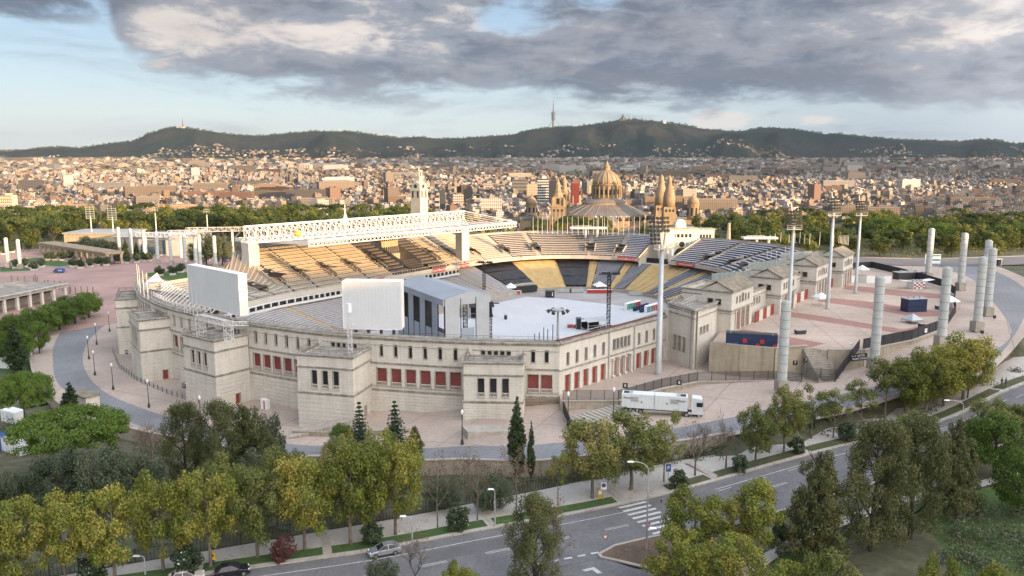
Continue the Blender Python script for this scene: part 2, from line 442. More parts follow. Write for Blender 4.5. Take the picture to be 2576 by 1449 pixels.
mat('twig',(0.14,0.105,0.085),0.95,0.2,1.5)
mat('column_metal',(0.50,0.52,0.50),0.5,0.1,0.6,metal=0.1,fine=0.06)
mat('column_band',(0.16,0.18,0.18),0.6,0.2,1)
mat('red_bright',(0.42,0.035,0.03),0.5,0.1,1)
mat('blue_dark',(0.015,0.03,0.085),0.5,0.2,1)
mat('blue',(0.03,0.10,0.32),0.5,0.2,1)
mat('green_teal',(0.03,0.22,0.16),0.5,0.2,1)
mat('yellow',(0.55,0.36,0.03),0.5,0.1,1)
mat('orange_terracotta',(0.42,0.17,0.09),0.85,0.2,0.5)
mat('tyre',(0.012,0.012,0.012),0.8,0.1,1)
mat('rim',(0.45,0.45,0.47),0.3,0.1,1,metal=0.8)
mat('car_silver',(0.42,0.44,0.46),0.25,0.03,1,metal=0.6)
mat('car_black',(0.012,0.012,0.016),0.2,0.03,1)
mat('car_beige',(0.50,0.47,0.41),0.3,0.03,1,metal=0.2)
mat('lamp_white',(0.8,0.8,0.78),0.3,0.03,1)
mat('lamp_dark',(0.03,0.035,0.035),0.5,0.1,1)
mat('container_white',(0.62,0.66,0.66),0.5,0.06,0.4,fine=0.05)
mat('stone_gold',(0.33,0.25,0.155),0.9,0.2,0.08,col2=(0.22,0.165,0.105),fine=0.12)
mat('slate',(0.13,0.12,0.115),0.8,0.2,0.05,fine=0.08)
mat('skin',(0.42,0.25,0.17),0.6,0.05,3)
mat('cloth_dark',(0.02,0.022,0.03),0.9,0.2,3)
mat('cloth_green',(0.03,0.06,0.035),0.9,0.2,3)
mat('cloth_navy',(0.015,0.02,0.05),0.9,0.2,3)
mat('hair',(0.02,0.015,0.012),0.8,0.1,3)
def stone_detail(nm,bw,bh,k=.74,streak=.09):
 m=MATS[nm];nt=m.node_tree;N=nt.nodes;L=nt.links;b=N['Principled BSDF'];src=b.inputs['Base Color'].links[0].from_socket
 geo=N.new('ShaderNodeNewGeometry');sp=N.new('ShaderNodeSeparateXYZ');L.new(geo.outputs['Position'],sp.inputs[0])
 ad=N.new('ShaderNodeMath');ad.operation='MULTIPLY_ADD';L.new(sp.outputs[1],ad.inputs[0]);ad.inputs[1].default_value=.75;L.new(sp.outputs[0],ad.inputs[2])
 cb=N.new('ShaderNodeCombineXYZ');L.new(ad.outputs[0],cb.inputs[0]);L.new(sp.outputs[2],cb.inputs[1])
 br=N.new('ShaderNodeTexBrick');L.new(cb.outputs[0],br.inputs[0]);br.inputs['Scale'].default_value=1;br.inputs['Brick Width'].default_value=bw;br.inputs['Row Height'].default_value=bh;br.inputs['Mortar Size'].default_value=.018
 br.inputs['Color1'].default_value=(1,1,1,1);br.inputs['Color2'].default_value=(.93,.93,.92,1);br.inputs['Mortar'].default_value=(k,k,k*.97,1)
 mp=N.new('ShaderNodeMapping');mp.inputs['Scale'].default_value=(1.1,1.1,.10);L.new(geo.outputs['Position'],mp.inputs[0]);n=N.new('ShaderNodeTexNoise');n.inputs['Scale'].default_value=1.0;n.inputs['Detail'].default_value=6;n.inputs['Roughness'].default_value=.65;L.new(mp.outputs[0],n.inputs[0])
 mr=N.new('ShaderNodeMapRange');L.new(n.outputs['Fac'],mr.inputs[0]);mr.inputs[1].default_value=.48;mr.inputs[2].default_value=.75;mr.inputs[3].default_value=1;mr.inputs[4].default_value=1-streak*2
 v1=N.new('ShaderNodeVectorMath');v1.operation='MULTIPLY';L.new(src,v1.inputs[0]);L.new(br.outputs['Color'],v1.inputs[1]);v2=N.new('ShaderNodeVectorMath');v2.operation='SCALE';L.new(v1.outputs[0],v2.inputs[0]);L.new(mr.outputs[0],v2.inputs['Scale']);L.new(v2.outputs[0],b.inputs['Base Color'])
stone_detail('stone',1.3,.52);stone_detail('stone_trim',2.0,5.0,.85,.25);stone_detail('stone_warm',1.5,.6,.8,.2);stone_detail('concrete',3.0,1.5,.9,.15);stone_detail('stone_gold',2.6,1.2,.85,.2)
def paving(name,c1,c2,cj,sc,w=1.0,h=0.5,ang=0.0,joint=0.03,big=None):
 m=bpy.data.materials.new(name);m.use_nodes=True;nt=m.node_tree;N=nt.nodes;L=nt.links
 b=N['Principled BSDF'];b.inputs['Roughness'].default_value=0.88
 geo=N.new('ShaderNodeNewGeometry');mp=N.new('ShaderNodeMapping');mp.inputs['Rotation'].default_value=(0,0,ang);L.new(geo.outputs['Position'],mp.inputs[0])
 flat=N.new('ShaderNodeVectorMath');flat.operation='MULTIPLY';flat.inputs[1].default_value=(1,1,0);L.new(mp.outputs[0],flat.inputs[0])
 br=N.new('ShaderNodeTexBrick');L.new(flat.outputs[0],br.inputs['Vector']);br.inputs['Scale'].default_value=sc
 br.inputs['Brick Width'].default_value=w;br.inputs['Row Height'].default_value=h;br.inputs['Mortar Size'].default_value=joint
 br.inputs['Color1'].default_value=(*c1,1);br.inputs['Color2'].default_value=(*c2,1);br.inputs['Mortar'].default_value=(*cj,1);br.inputs['Bias'].default_value=0.0
 n=N.new('ShaderNodeTexNoise');n.inputs['Scale'].default_value=0.06;n.inputs['Detail'].default_value=6;L.new(geo.outputs['Position'],n.inputs['Vector'])
 n2=N.new('ShaderNodeTexNoise');n2.inputs['Scale'].default_value=1.3;n2.inputs['Detail'].default_value=5;L.new(geo.outputs['Position'],n2.inputs['Vector'])
 hv=N.new('ShaderNodeMapRange');L.new(n.outputs['Fac'],hv.inputs[0]);hv.inputs[1].default_value=.3;hv.inputs[2].default_value=.7;hv.inputs[3].default_value=0.78;hv.inputs[4].default_value=1.14
 h2=N.new('ShaderNodeMapRange');L.new(n2.outputs['Fac'],h2.inputs[0]);h2.inputs[1].default_value=.3;h2.inputs[2].default_value=.7;h2.inputs[3].default_value=0.9;h2.inputs[4].default_value=1.08
 mm=N.new('ShaderNodeMath');mm.operation='MULTIPLY';L.new(hv.outputs[0],mm.inputs[0]);L.new(h2.outputs[0],mm.inputs[1])
 vm=N.new('ShaderNodeVectorMath');vm.operation='SCALE';L.new(br.outputs['Color'],vm.inputs[0]);L.new(mm.outputs[0],vm.inputs['Scale'])
 out=vm.outputs[0]
 if big:
  b2=N.new('ShaderNodeTexBrick');L.new(flat.outputs[0],b2.inputs['Vector']);b2.inputs['Scale'].default_value=1.0;b2.offset=0
  b2.inputs['Brick Width'].default_value=big;b2.inputs['Row Height'].default_value=big;b2.inputs['Mortar Size'].default_value=0.10
  b2.inputs['Color1'].default_value=(1,1,1,1);b2.inputs['Color2'].default_value=(1,1,1,1);b2.inputs['Mortar'].default_value=(0.62,0.6,0.6,1)
  ml=N.new('ShaderNodeVectorMath');ml.operation='MULTIPLY';L.new(out,ml.inputs[0]);L.new(b2.outputs['Color'],ml.inputs[1]);out=ml.outputs[0]
 L.new(out,b.inputs['Base Color'])
 MATS[name]=m;return m
paving('plaza_paving',(0.43,0.345,0.285),(0.39,0.315,0.26),(0.26,0.205,0.17),1.0,0.9,0.45,0.5,0.02,big=13.0)
paving('terrace_paving',(0.45,0.355,0.285),(0.41,0.325,0.26),(0.27,0.21,0.17),1.0,1.2,0.6,0.1,0.025,big=9.0)
paving('terrace_band',(0.31,0.17,0.135),(0.275,0.15,0.12),(0.2,0.1,0.08),1.0,1.2,0.6,0.1,0.025)
paving('ring_setts',(0.24,0.242,0.248),(0.205,0.207,0.213),(0.12,0.122,0.128),1.0,0.5,0.25,0.0,0.03)
paving('esplanade_paving',(0.34,0.215,0.185),(0.30,0.19,0.165),(0.40,0.33,0.28),1.0,60.0,3.2,0.12,0.16)
mat('retaining_stone',(0.40,0.345,0.27),0.9,0.15,0.4,fine=0.12);stone_detail('retaining_stone',1.4,0.5,0.7,0.2)
CURB=[PG(x,y,za)[:2]for x,y in[(644,1427),(924,1387),(1288,1319.6),(1663,1246),(1932,1172),(2170,1112),(2400,1047),(2576,965)]]
BACK=[PG(x,y,za)[:2]for x,y in[(644,1367),(1000,1306),(1288,1249),(1610,1180),(1932,1119),(2120,1070),(2307,1010),(2440,960),(2540,905)]]
def extend(L_,d0,d1):
 a,b=np.array(L_[0]),np.array(L_[1]);v=(a-b)/np.linalg.norm(a-b);p=a+v*d0
 c,d=np.array(L_[-1]),np.array(L_[-2]);w=(c-d)/np.linalg.norm(c-d);q=c+w*d1
 return[tuple(p)]+L_+[tuple(q)]
CURB=[(p[0],p[1])for p in spline(extend(CURB,90,120),5)]
BACK=[(p[0],p[1])for p in spline(extend(BACK,90,120),5)]
NEAR=offset_line(CURB,-12.0)
RO=[PG(x,y)[:2]for x,y in[(215,782),(120,830),(80,875),(86,950),(170,1035),(330,1085),(560,1130),(830,1157),(1100,1166),(1420,1162),(1640,1128),(1830,1098),(2030,1060),(2181,1025),(2330,975),(2504,925)]]+[(148,222),(170,262),(186,320)]
RIM_OUT=[PG(x,y)[:2]for x,y in[(262,785),(175,815),(139,860),(133,905),(150,970),(260,1032),(440,1102),(640,1132),(830,1143),(1100,1154),(1420,1150),(1640,1117),(1830,1088),(2030,1045),(2181,1008),(2330,960),(2504,905)]]+[(146,226),(166,266),(181,322)]
RIN=[PG(x,y)[:2]for x,y in[(296,800),(255,825),(216,870),(212,925),(262,985),(380,1035),(480,1062),(640,1100),(830,1122),(1060,1128),(1240,1122),(1420,1112),(1560,1098),(1800,1058),(2000,1015),(2140,985),(2300,950),(2440,905),(2545,835)]]+[(146,250),(155,275),(160,325)]
RO=[(p[0],p[1])for p in spline(RO,5)];RIM_OUT=[(p[0],p[1])for p in spline(RIM_OUT,5)];RIN=[(p[0],p[1])for p in spline(RIN,5)]
def y_on(line,x):
 best=None
 for(ax,ay),(bx,by)in zip(line,line[1:]):
  if(ax-x)*(bx-x)<=0 and abs(bx-ax)>1e-9:
   y=ay+(by-ay)*(x-ax)/(bx-ax)
   if best is None or y<best:best=y
 return best
def G(x,y):
 """terrain"""
 yb=y_on(BACK,x)
 if yb is None:yb=95 if x<0 else 260
 yr=y_on(RO,x)
 if x<-112:yr=999
 if yr is None:yr=yb+3
 if y<yb:z=za(x)-0.3
 elif y<yr+(5 if x<38 else-1.5):
  t=min(1,(y-yb)/max(0.5,yr-yb))if yr<900 else min(1,(y-yb)/70)
  drop=2.0 if x<30 else 2.0*max(0,1-(x-30)/25)
  if x>38:t=min(1,(y-yb)/max(0.5,yr-yb-3))
  if yr>900:z=za(x)*(1-t)+(-3.0)*t-0.3
  else:z=za(x)*(1-t)+(zp(x)-drop)*t-0.15
 else:z=zp(x)-0.35
 sh=min(1,max(0,(20-x)/100));st=470+150*sh
 if y>st:
  far=-62+max(0,y-1000)*0.0163
  t=min(1,(y-st)/(420-110*sh));t=t*t*(3-2*t)
  z=z*(1-t)+far*t
 return z
def axis(lo,hi,fine0,fine1,step,n):
 a=list(np.arange(fine0,fine1+.1,step))
 l=[fine0-(fine0-lo)*((i/n)**2.2)for i in range(1,n+1)][::-1];r=[fine1+(hi-fine1)*((i/n)**2.2)for i in range(1,n+1)]
 return l+a+r
xs=axis(-9000,9000,-230,230,4,26);ys=axis(-800,12500,50,460,4,34)
mb=MB();idx={}
for j,y in enumerate(ys):
 for i,x in enumerate(xs):mb.v.append((x,y,G(x,y)))
nx=len(xs)
for j in range(len(ys)-1):
 for i in range(nx-1):
  a,b=AB((xs[i]+xs[i+1])/2,(ys[j]+ys[j+1])/2)
  if 116<a<288 and-210<b<-76:continue
  q=j*nx+i;mb.f.append((q,q+1,q+nx+1,q+nx));mb.m.append(0)
def ground_mat():
 m=mat('ground_soil',(0.10,0.095,0.055),0.95,0.3,0.05,col2=(0.055,0.06,0.03),fine=0.3)
 return m
ground_mat()
structure(mb.build('ground','ground_soil'))
structure(strip(offset_line(CURB,0.1),offset_line(CURB,-13.5),za,110,5,0.0).build('avenue','asphalt'))
structure(strip(BACK,offset_line(CURB,0.0),za,110,3,0.13).build('pavement','pavement'))
kb=MB();ck=[(x,y,za(x,y))for x,y in CURB]
kb.sweep(ck,[(-0.02,-0.1),(-0.02,0.15),(0.26,0.15),(0.26,-0.1)]);structure(kb.build('kerb','kerb'))
nk=[(x,y,za(x,y))for x,y in offset_line(CURB,-13.3)]
nk0=[p for p in nk if p[0]>32]
if len(nk0)>2:
 kb=MB();kb.sweep(nk0,[(0.0,-0.1),(0.0,0.15),(0.28,0.15),(0.28,-0.1)]);structure(kb.build('kerb','kerb'))
SV=[];d=0
for a,b in zip(CURB,CURB[1:]):SV.append(d);d+=math.dist(a,b)
SV.append(d)
def on_curb(s,off=0.0):
 for i in range(len(SV)-1):
  if s<=SV[i+1]:
   t=(s-SV[i])/(SV[i+1]-SV[i]);a,b=CURB[i],CURB[i+1];x=a[0]+(b[0]-a[0])*t;y=a[1]+(b[1]-a[1])*t
   dx,dy=(b[0]-a[0]),(b[1]-a[1]);l=math.hypot(dx,dy);return(x-dy/l*off,y+dx/l*off,math.atan2(dy,dx))
 return(*CURB[-1],0)
def s_of(xv,yv):
 x,y,_=PG(xv,yv,za);best=min(range(0,int(SV[-1]*2)),key=lambda k:(on_curb(k/2)[0]-x)**2+(on_curb(k/2)[1]-y)**2)
 return best/2
gaps=[s_of(x,y)for x,y in[(830,1415),(1245,1330),(1568,1265),(1820,1215),(2045,1145)]]
bounds=[5.0]
g0=gaps[0]
pre=[]
k=g0-16
while k>10:pre.append(k);k-=16
post=[gaps[-1]+24,gaps[-1]+50]
marks=sorted(pre)+gaps+post
cross=s_of(1610,1262)
segs=[]
for a,b in zip([6]+marks,marks+[SV[-1]-60]):segs.append((a+0.6,b-0.6))
out=[]
for a,b in segs:
 if a<cross+5 and b>cross-3:
  if cross-3.5>a+1:out.append((a,cross-3.5))
  if b>cross+6:out.append((cross+6,b))
 else:out.append((a,b))
for a,b in out:
 n=max(2,int((b-a)/3));A=[on_curb(a+(b-a)*i/n,0.55)[:2]for i in range(n+1)];B=[on_curb(a+(b-a)*i/n,2.7)[:2]for i in range(n+1)]
 sm=strip(A,B,za,n+1,1,0.19);
 structure(sm.build('grass_verge','grass' if on_curb(a)[0]<22 else 'grass_dry'))
def mark(pts,z=0.03,name='road_marking'):
 m_=MB();m_.add([(x,y,za(x,y)+z)for x,y in pts],[tuple(range(len(pts)))])
 return m_
mk=MB()
def dash(s0,s1,off,w=0.14):
 n=max(1,int((s1-s0)/4))
 for i in range(n):
  a=s0+(s1-s0)*i/n;b=s0+(s1-s0)*(i+1)/n
  q=[on_curb(a,off-w/2),on_curb(b,off-w/2),on_curb(b,off+w/2),on_curb(a,off+w/2)]
  mk.add([(x,y,za(x,y)+0.03)for x,y,_ in q],[(0,1,2,3)])
dash(4,cross-1,-2.6)
dash(cross+12,cross+80,-2.6)
for k in range(20):
 s0=cross-5-k*9
 if s0>5:
  dash(s0-3.6,s0,-6.4,0.11);dash(s0-3.6,s0,-6.75,0.11)
 s1=cross+10+k*9
 dash(s1,s1+3.6,-6.4,0.11);dash(s1,s1+3.6,-6.75,0.11)
for k in range(12):
 s0=cross+12+k*7;dash(s0,s0+2.5,-3.3,0.12)
structure(mk.build('lane_markings','road_paint'))
z0=np.array(P(1580,1262,za(17.5))[:2]);z1=np.array(P(1700,1350,za(22.5))[:2])
dcv=on_curb(cross);dirx=np.array([math.cos(dcv[2]),math.sin(dcv[2])])
zr=thing('zebra_crossing','white zebra crossing painted across the avenue near the traffic island','crossing',(float(z0[0]),float(z0[1]),za(17.5)))
for k in range(11):
 c=z0+(z1-z0)*k/9.6;h=dirx*2.3;n=np.array([-dirx[1],dirx[0]])*0.27
 m_=MB();q=[c-h-n,c+h-n,c+h+n,c-h+n];m_.add([(x,y,za(x)+0.035)for x,y in q],[(0,1,2,3)]);m_.build('stripe','road_paint',zr)
isl=[PG(x,y,za)[:2]for x,y in[(1503,1395),(1545,1372),(1640,1350),(1755,1330),(1775,1335),(1770,1350),(1715,1400),(1690,1428),(1670,1436),(1640,1434),(1560,1415),(1510,1404)]]
mi=MB();mi.prism(isl,lambda x,y:za(x)-0.1,lambda x,y:za(x)+0.14);isl_o=structure(mi.build('traffic_island','earth'))
kb=MB();kb.sweep([(x,y,za(x))for x,y in isl],[(-0.02,0),(-0.02,0.17),(0.4,0.17),(0.4,0)],closed=True);structure(kb.build('island_kerb','kerb'))
sd=[PG(x,y,za)[:2]for x,y in[(1290,1449),(1420,1420),(1500,1398),(1600,1430),(1700,1440),(1800,1350),(1900,1315),(1960,1330),(1860,1400),(1800,1500),(1700,1640),(1250,1640),(1150,1500)]]
m_=MB();m_.add([(x,y,za(x)-0.04)for x,y in sd],[tuple(range(len(sd)))[::-1]]);structure(m_.build('side_street','asphalt'))
m_=MB()
for i in range(7):
 c=PG(1290+i*33.5+5,1431-i*6.6,za);
 q=PG(1298+i*33.5+14,1428-i*6.6,za)
 m_.box((c[0],c[1],za(c[0])+0.03),(1.1,0.35,0.01),0.35)
a=[PG(x,y,za)for x,y in[(1463,1434),(1494,1427),(1535,1456),(1524,1458),(1490,1434),(1474,1438)]]
m_.add([(x,y,z+0.03)for x,y,z in a],[tuple(range(6))]);structure(m_.build('give_way_markings','road_paint'))
fp=[PG(x,y,za)[:2]for x,y in[(1860,1449),(1932,1400),(2010,1355),(2100,1318),(2230,1270),(2340,1240),(2440,1222),(2576,1185),(2700,1150)]]
fp=[(p[0],p[1])for p in spline(fp,4)]
structure(strip(offset_line(fp,0.9),offset_line(fp,-0.9),za,50,1,-0.1).build('footpath','pavement'))
lw=[PG(x,y,za)[:2]for x,y in[(1935,1480),(1950,1405),(2030,1360),(2120,1330),(2240,1285),(2350,1252),(2440,1235),(2576,1205),(2750,1180),(2750,1700),(1900,1700)]]
structure(MB().add([(x,y,za(x)-0.17)for x,y in lw],[tuple(range(len(lw)))[::-1]]).build('lawn','grass'))
MATS['grass_deep']=mat('grass_deep',(0.062,0.115,0.02),0.95,0.3,0.12,col2=(0.04,0.065,0.014),fine=0.25)
bpy.data.objects['lawn'].data.materials[0]=MATS['grass_deep']
lw=[(-170,172),(-132,168),(-112,172),(-104,182),(-106,196),(-118,214),(-150,214),(-175,200)]
structure(MB().add([(x,y,G(x,y)+0.35)for x,y in lw],[tuple(range(len(lw)))]).build('lawn','grass'))
structure(strip(RO,RIM_OUT,zp,160,2,0.02).build('ring_footway','plaza_paving'))
structure(strip(RIM_OUT,RIN,zp,160,4,0.0).build('ring_road','ring_setts'))
INNER=[(-100,262),(-98,240),(-92,222),(-84,208),(-72,194),(-60,184),(-40,172),(-20,166),(0,163),(12,165),(24,178),(38,188),(52,190),(66,196),(88,226),(108,255),(120,286),(125,330)]
INNER=[(p[0],p[1])for p in spline(INNER,4)]
structure(strip(RIN,INNER,zp,160,8,0.0).build('plaza','plaza_paving'))
ro_vis=[p for p in RO if p[1]<300 and p[0]<38]
wl=[(x,y,zp(x))for x,y in ro_vis]
rw=thing('retaining_wall','low tan stone retaining wall curving along the outer edge of the ring road','wall',(ro_vis[0][0],ro_vis[0][1],zp(ro_vis[0][0])))
kb=MB();kb.sweep(wl,[(-0.45,-4.0),(-0.45,0.5),(0.0,0.5),(0.0,-4.0)]);kb.build('wall','retaining_stone',rw)
kb=MB();kb.sweep(wl,[(-0.55,0.503),(-0.55,0.68),(0.1,0.68),(0.1,0.503)]);kb.build('coping','kerb',rw)
r2=[(120,330),(150,312),(200,318),(300,345),(430,400)]
r2=[(p[0],p[1])for p in spline(r2,4)]
structure(strip(offset_line(r2,9),offset_line(r2,-12),lambda x,y:11.0,30,2,0.05).build('boulevard','asphalt'))
bk=[(90,262),(128,300),(160,322),(230,338),(330,372),(450,440),(600,300),(400,230),(230,180),(140,190)]
structure(MB().add([(x,y,zp(x)-0.12)for x,y in bk],[tuple(range(len(bk)))[::-1]]).build('forecourt','pavement'))
es=[(-480,235),(-300,232),(-180,236),(-142,242),(-128,262),(-112,262),(-100,262),(-92,300),(-60,330),(-40,380),(-80,420),(-160,440),(-230,470),(-420,480),(-520,420)]
structure(MB().add([(x,y,-2.42)for x,y in es],[tuple(range(len(es)))]).build('esplanade','esplanade_paving'))
def lawn(pts,z=-2.36):
 q=[P(x,y,z)[:2]for x,y in pts];n=len(q)
 if sum(q[i][0]*q[(i+1)%n][1]-q[(i+1)%n][0]*q[i][1]for i in range(n))<0:q=q[::-1]
 structure(MB().prism(q,z-0.02,z+0.04).build('lawn','grass'))
 c=MB();c.sweep([(x,y,z)for x,y in q],[(0,0.0),(0,0.12),(0.8,0.12),(0.8,0.0)],closed=True);structure(c.build('lawn_edging','kerb'))
lawn([(338,689),(450,680),(515,700),(510,724)]);lawn([(505,676),(590,669),(705,690),(640,706)])
lawn([(10,656),(95,648),(200,664),(150,672)]);lawn([(0,672),(40,668),(95,680),(0,685)])
T=15.3
sx,sy=W(195,-137)
stad=thing('stadium','huge pale stone horseshoe stadium with open seating bowl, facade pavilions and red shutters','stadium',(sx,sy,0))
PROTO={}
def win_proto(kind,w,h):
 key=(kind,round(w,2),round(h,2))
 if key in PROTO:return PROTO[key]
 fr=MB();t=0.10 if kind!='big' else 0.14
 for sx_ in(-1,1):fr.box((sx_*(w/2+t/2),-0.02,h/2),(t,0.14,h+2*t))
 fr.box((0,-0.02,h+t/2),(w,0.14,t));fr.box((0,-0.06,-t/2),(w+2*t+0.1,0.24,t))
 pn=MB();pm='dark_glass'
 if kind in('big','shutter'):
  pm='shutter_red';n=max(6,int(h/0.24))
  for i in range(n):
   z=h*(i+0.5)/n;pn.add([(-w/2,0.30,z-h/n*0.5),(w/2,0.30,z-h/n*0.5),(w/2,0.40,z+h/n*0.5),(-w/2,0.40,z+h/n*0.5)],[(0,1,2,3)])
 elif kind=='door':
  pm='red_paint';pn.box((0,0.38,h/2),(w,0.06,h))
  for x in(-w/4,w/4):
   for z0_,z1_ in((0.1,h*0.32),(h*0.36,h*0.64),(h*0.70,h*0.95)):pn.box((x,0.33,(z0_+z1_)/2),(w/2-0.22,0.05,z1_-z0_))
 elif kind=='niche':
  pm='stone_weathered';pn.add([(-w/2,0.12,0),(w/2,0.12,0),(w/2,0.12,h),(-w/2,0.12,h)],[(0,1,2,3)])
 else:
  pn.add([(-w/2,0.30,0),(w/2,0.30,0),(w/2,0.30,h),(-w/2,0.30,h)],[(0,1,2,3)])
  if w>0.9:
   pn.box((0,0.27,h*0.5),(0.07,0.06,h));pn.box((0,0.27,h*0.62),(w,0.06,0.07))
 r=(proto('window_frame',fr,'stone_trim'),proto('window_pane',pn,pm),'shutter' if kind in('big','shutter')else('door_leaf' if kind=='door' else('blank_panel' if kind=='niche' else 'glass_pane')))
 PROTO[key]=r;return r
def bal_proto(w,h=0.85):
 key=('bal',round(w,2))
 if key in PROTO:return PROTO[key]
 b=MB();b.box((0,0.05,h-0.06),(w,0.22,0.12));b.box((0,0.05,0.05),(w,0.22,0.10));n=int(w/0.22)
 for i in range(n):b.tube(((i+0.5)*w/n-w/2,0.05,0.1),((i+0.5)*w/n-w/2,0.05,h-0.12),0.055,5)
 PROTO[key]=proto('balustrade',b,'stone');return PROTO[key]
DARK=MB()
def wall_face(p0,p1,z0,z1,ops,parent,depth=0.45,z0b=None):
 """outer face from p0 to p1 (left to right seen from outside) with real openings; returns MB"""
 L_=math.dist(p0,p1);dx,dy=(p1[0]-p0[0])/L_,(p1[1]-p0[1])/L_;nx_,ny_=dy,-dx
 us=sorted({0.0,L_}|{u for o in ops for u in(o[0]-o[2]/2,o[0]+o[2]/2)});zs=sorted({z0,z1}|{z for o in ops for z in(o[1],o[1]+o[3])})
 mb=MB()
 def pt(u,z,d=0.0):return(p0[0]+dx*u-nx_*d,p0[1]+dy*u-ny_*d,z)
 for i in range(len(us)-1):
  for j in range(len(zs)-1):
   uc,zc=(us[i]+us[i+1])/2,(zs[j]+zs[j+1])/2
   if any(abs(uc-o[0])<o[2]/2 and o[1]<zc<o[1]+o[3]for o in ops):continue
   mb.quad(pt(us[i],zs[j]),pt(us[i+1],zs[j]),pt(us[i+1],zs[j+1]),pt(us[i],zs[j+1]))
 for o in ops:
  u,z,w,h,kind=o[:5];a,b=u-w/2,u+w/2;d=depth
  mb.quad(pt(a,z),pt(a,z,d),pt(a,z+h,d),pt(a,z+h));mb.quad(pt(b,z,d),pt(b,z),pt(b,z+h),pt(b,z+h,d))
  mb.quad(pt(a,z),pt(b,z),pt(b,z,d),pt(a,z,d));mb.quad(pt(a,z+h,d),pt(b,z+h,d),pt(b,z+h),pt(a,z+h))
  fm,pm,nm=win_proto(kind,w,h);q=pt(u,z)
  off=parent.location
  rz=math.atan2(dy,dx)
  wo=inst({'door':'door','niche':'wall_niche'}.get(kind,'window'),fm,parent,(q[0]-off.x,q[1]-off.y,q[2]-off.z),rz)
  inst(nm,pm,wo)
  if len(o)>5 and o[5]:inst('balustrade',bal_proto(w),wo,(0,0,0.0))
 DARK.quad(pt(0,z0,0.9),pt(0,z1-0.05,0.9),pt(L_,z1-0.05,0.9),pt(L_,z0,0.9))
 return mb
def courses(line,z0,z1,parent,n=7,mat_='stone',proud=0.11):
 h=(z1-z0)/n
 for i in range(n):
  m_=MB();m_.sweep(line,[(0.0,z0+i*h+0.02),(proud,z0+i*h+0.06),(proud,z0+(i+1)*h-0.09),(0.0,z0+(i+1)*h-0.04)]);m_.build('stone_course',mat_,parent)
def cornice(line,z,parent,out=0.35,h=0.4,mat_='stone_trim',name='cornice',closed=False):
 m_=MB();m_.sweep(line,[(-0.02,z-h),(0.10,z-h+0.003),(out*0.5,z-h*0.55),(out,z-h*0.35),(out,z),(-0.02,z)],closed=closed);return m_.build(name,mat_,parent)
SC_=[(-115,250),(-110.1,235.3),(-102.4,219.1),(-93.1,205.5),(-83.5,194.5),(-71,184.3),(-56,174.5),(-39.9,166.2),(-24.5,161.6),(-9.4,158.4),(9.4,156.5)]
south=[(p[0],p[1])for p in spline(SC_,6)]
SD=[0]
for a,b in zip(south,south[1:]):SD.append(SD[-1]+math.dist(a,b))
def s_at(t):
 for i in range(len(SD)-1):
  if t<=SD[i+1]+1e-9:
   k=(t-SD[i])/(SD[i+1]-SD[i]);return(south[i][0]*(1-k)+south[i+1][0]*k,south[i][1]*(1-k)+south[i+1][1]*k)
 return south[-1]
def near_s(p):return min(np.arange(0,SD[-1],0.25),key=lambda t:math.dist(s_at(t),p))
PAV={'west':((-113.5,231.5),(-108.5,219.0)),'ten':((-96.6,201.2),(-89.3,190.6)),'eleven':((-72.9,175.9),(-63.5,168.9)),'c':((-42.9,157.7),(-31.2,154.7)),'d':((-9.3,151.0),(2.1,150.3))}
pv={}
for k,(l,r)in PAV.items():
 mx_,my_=(l[0]+r[0])/2,(l[1]+r[1])/2;dx,dy=r[0]-l[0],r[1]-l[1];L_=math.hypot(dx,dy);nx_,ny_=-dy/L_,dx/L_
 t=near_s((mx_+nx_*7,my_+ny_*7));pv[k]=(t,L_)
ZB={'west':-2.8,'ten':-2.8,'eleven':-2.6,'c':-2.4,'d':0.6}
order=['west','ten','eleven','c','d']
def base_z(x):return zp(x)-0.6
def bay_wall(t0,t1,parent,edge0=0.9,edge1=0.9,big=True,doors=False):
 L_=t1-t0;n=max(1,round((L_-edge0-edge1)/(3.3 if edge1<1 else 2.6)));seg=[(t0,t0+edge0)]
 w=(L_-edge0-edge1)/n
 for i in range(n):seg.append((t0+edge0+i*w,t0+edge0+(i+1)*w))
 seg.append((t1-edge1,t1))
 for i,(a,b)in enumerate(seg):
  p0,p1=s_at(a),s_at(b);l=math.dist(p0,p1);x=(p0[0]+p1[0])/2;zb=base_z(x)
  ops=[]
  if 0<i<=n:
   ops.append((l/2,11.2,0.72,2.5,'narrow'))
   ops.append((l/2,5.0,2.15,3.7,'big',True))
   if doors and x<-45:ops.append((l/2,zp(x)+0.25,0.62,3.0,'narrow'))
  wall_face(p0,p1,zb-1.5,T-0.3,ops,parent).build('wall','stone',parent)
def group_wall(t,L_,parent,n=5):
 """the wall behind a pavilion with its row of five windows"""
 a,b=t-L_/2,t+L_/2;p0,p1=s_at(a),s_at(b);l=math.dist(p0,p1)
 ops=[(l/2+(i-(n-1)/2)*1.28,11.2,0.85,2.3,'narrow')for i in range(n)]
 wall_face(p0,p1,4,T-0.3,ops,parent).build('wall','stone',parent)
 for u in(0.04,0.955):
  q=(p0[0]+(p1[0]-p0[0])*u,p0[1]+(p1[1]-p0[1])*u);rz=math.atan2(p1[1]-p0[1],p1[0]-p0[0])
  MB().box((q[0],q[1],(12.3+T-0.8)/2),(1.0,0.35,T-0.8-12.3),rz).build('pilaster','stone',parent)
prev=2.0
fac=stad
for k in order:
 t,L_=pv[k]
 if t-L_/2>prev+0.5:bay_wall(prev,t-L_/2,fac,doors=k in('eleven','c'))
 group_wall(t,L_,fac)
 prev=t+L_/2
bay_wall(prev,SD[-1],fac,0.4,1.2)
t_brick=prev
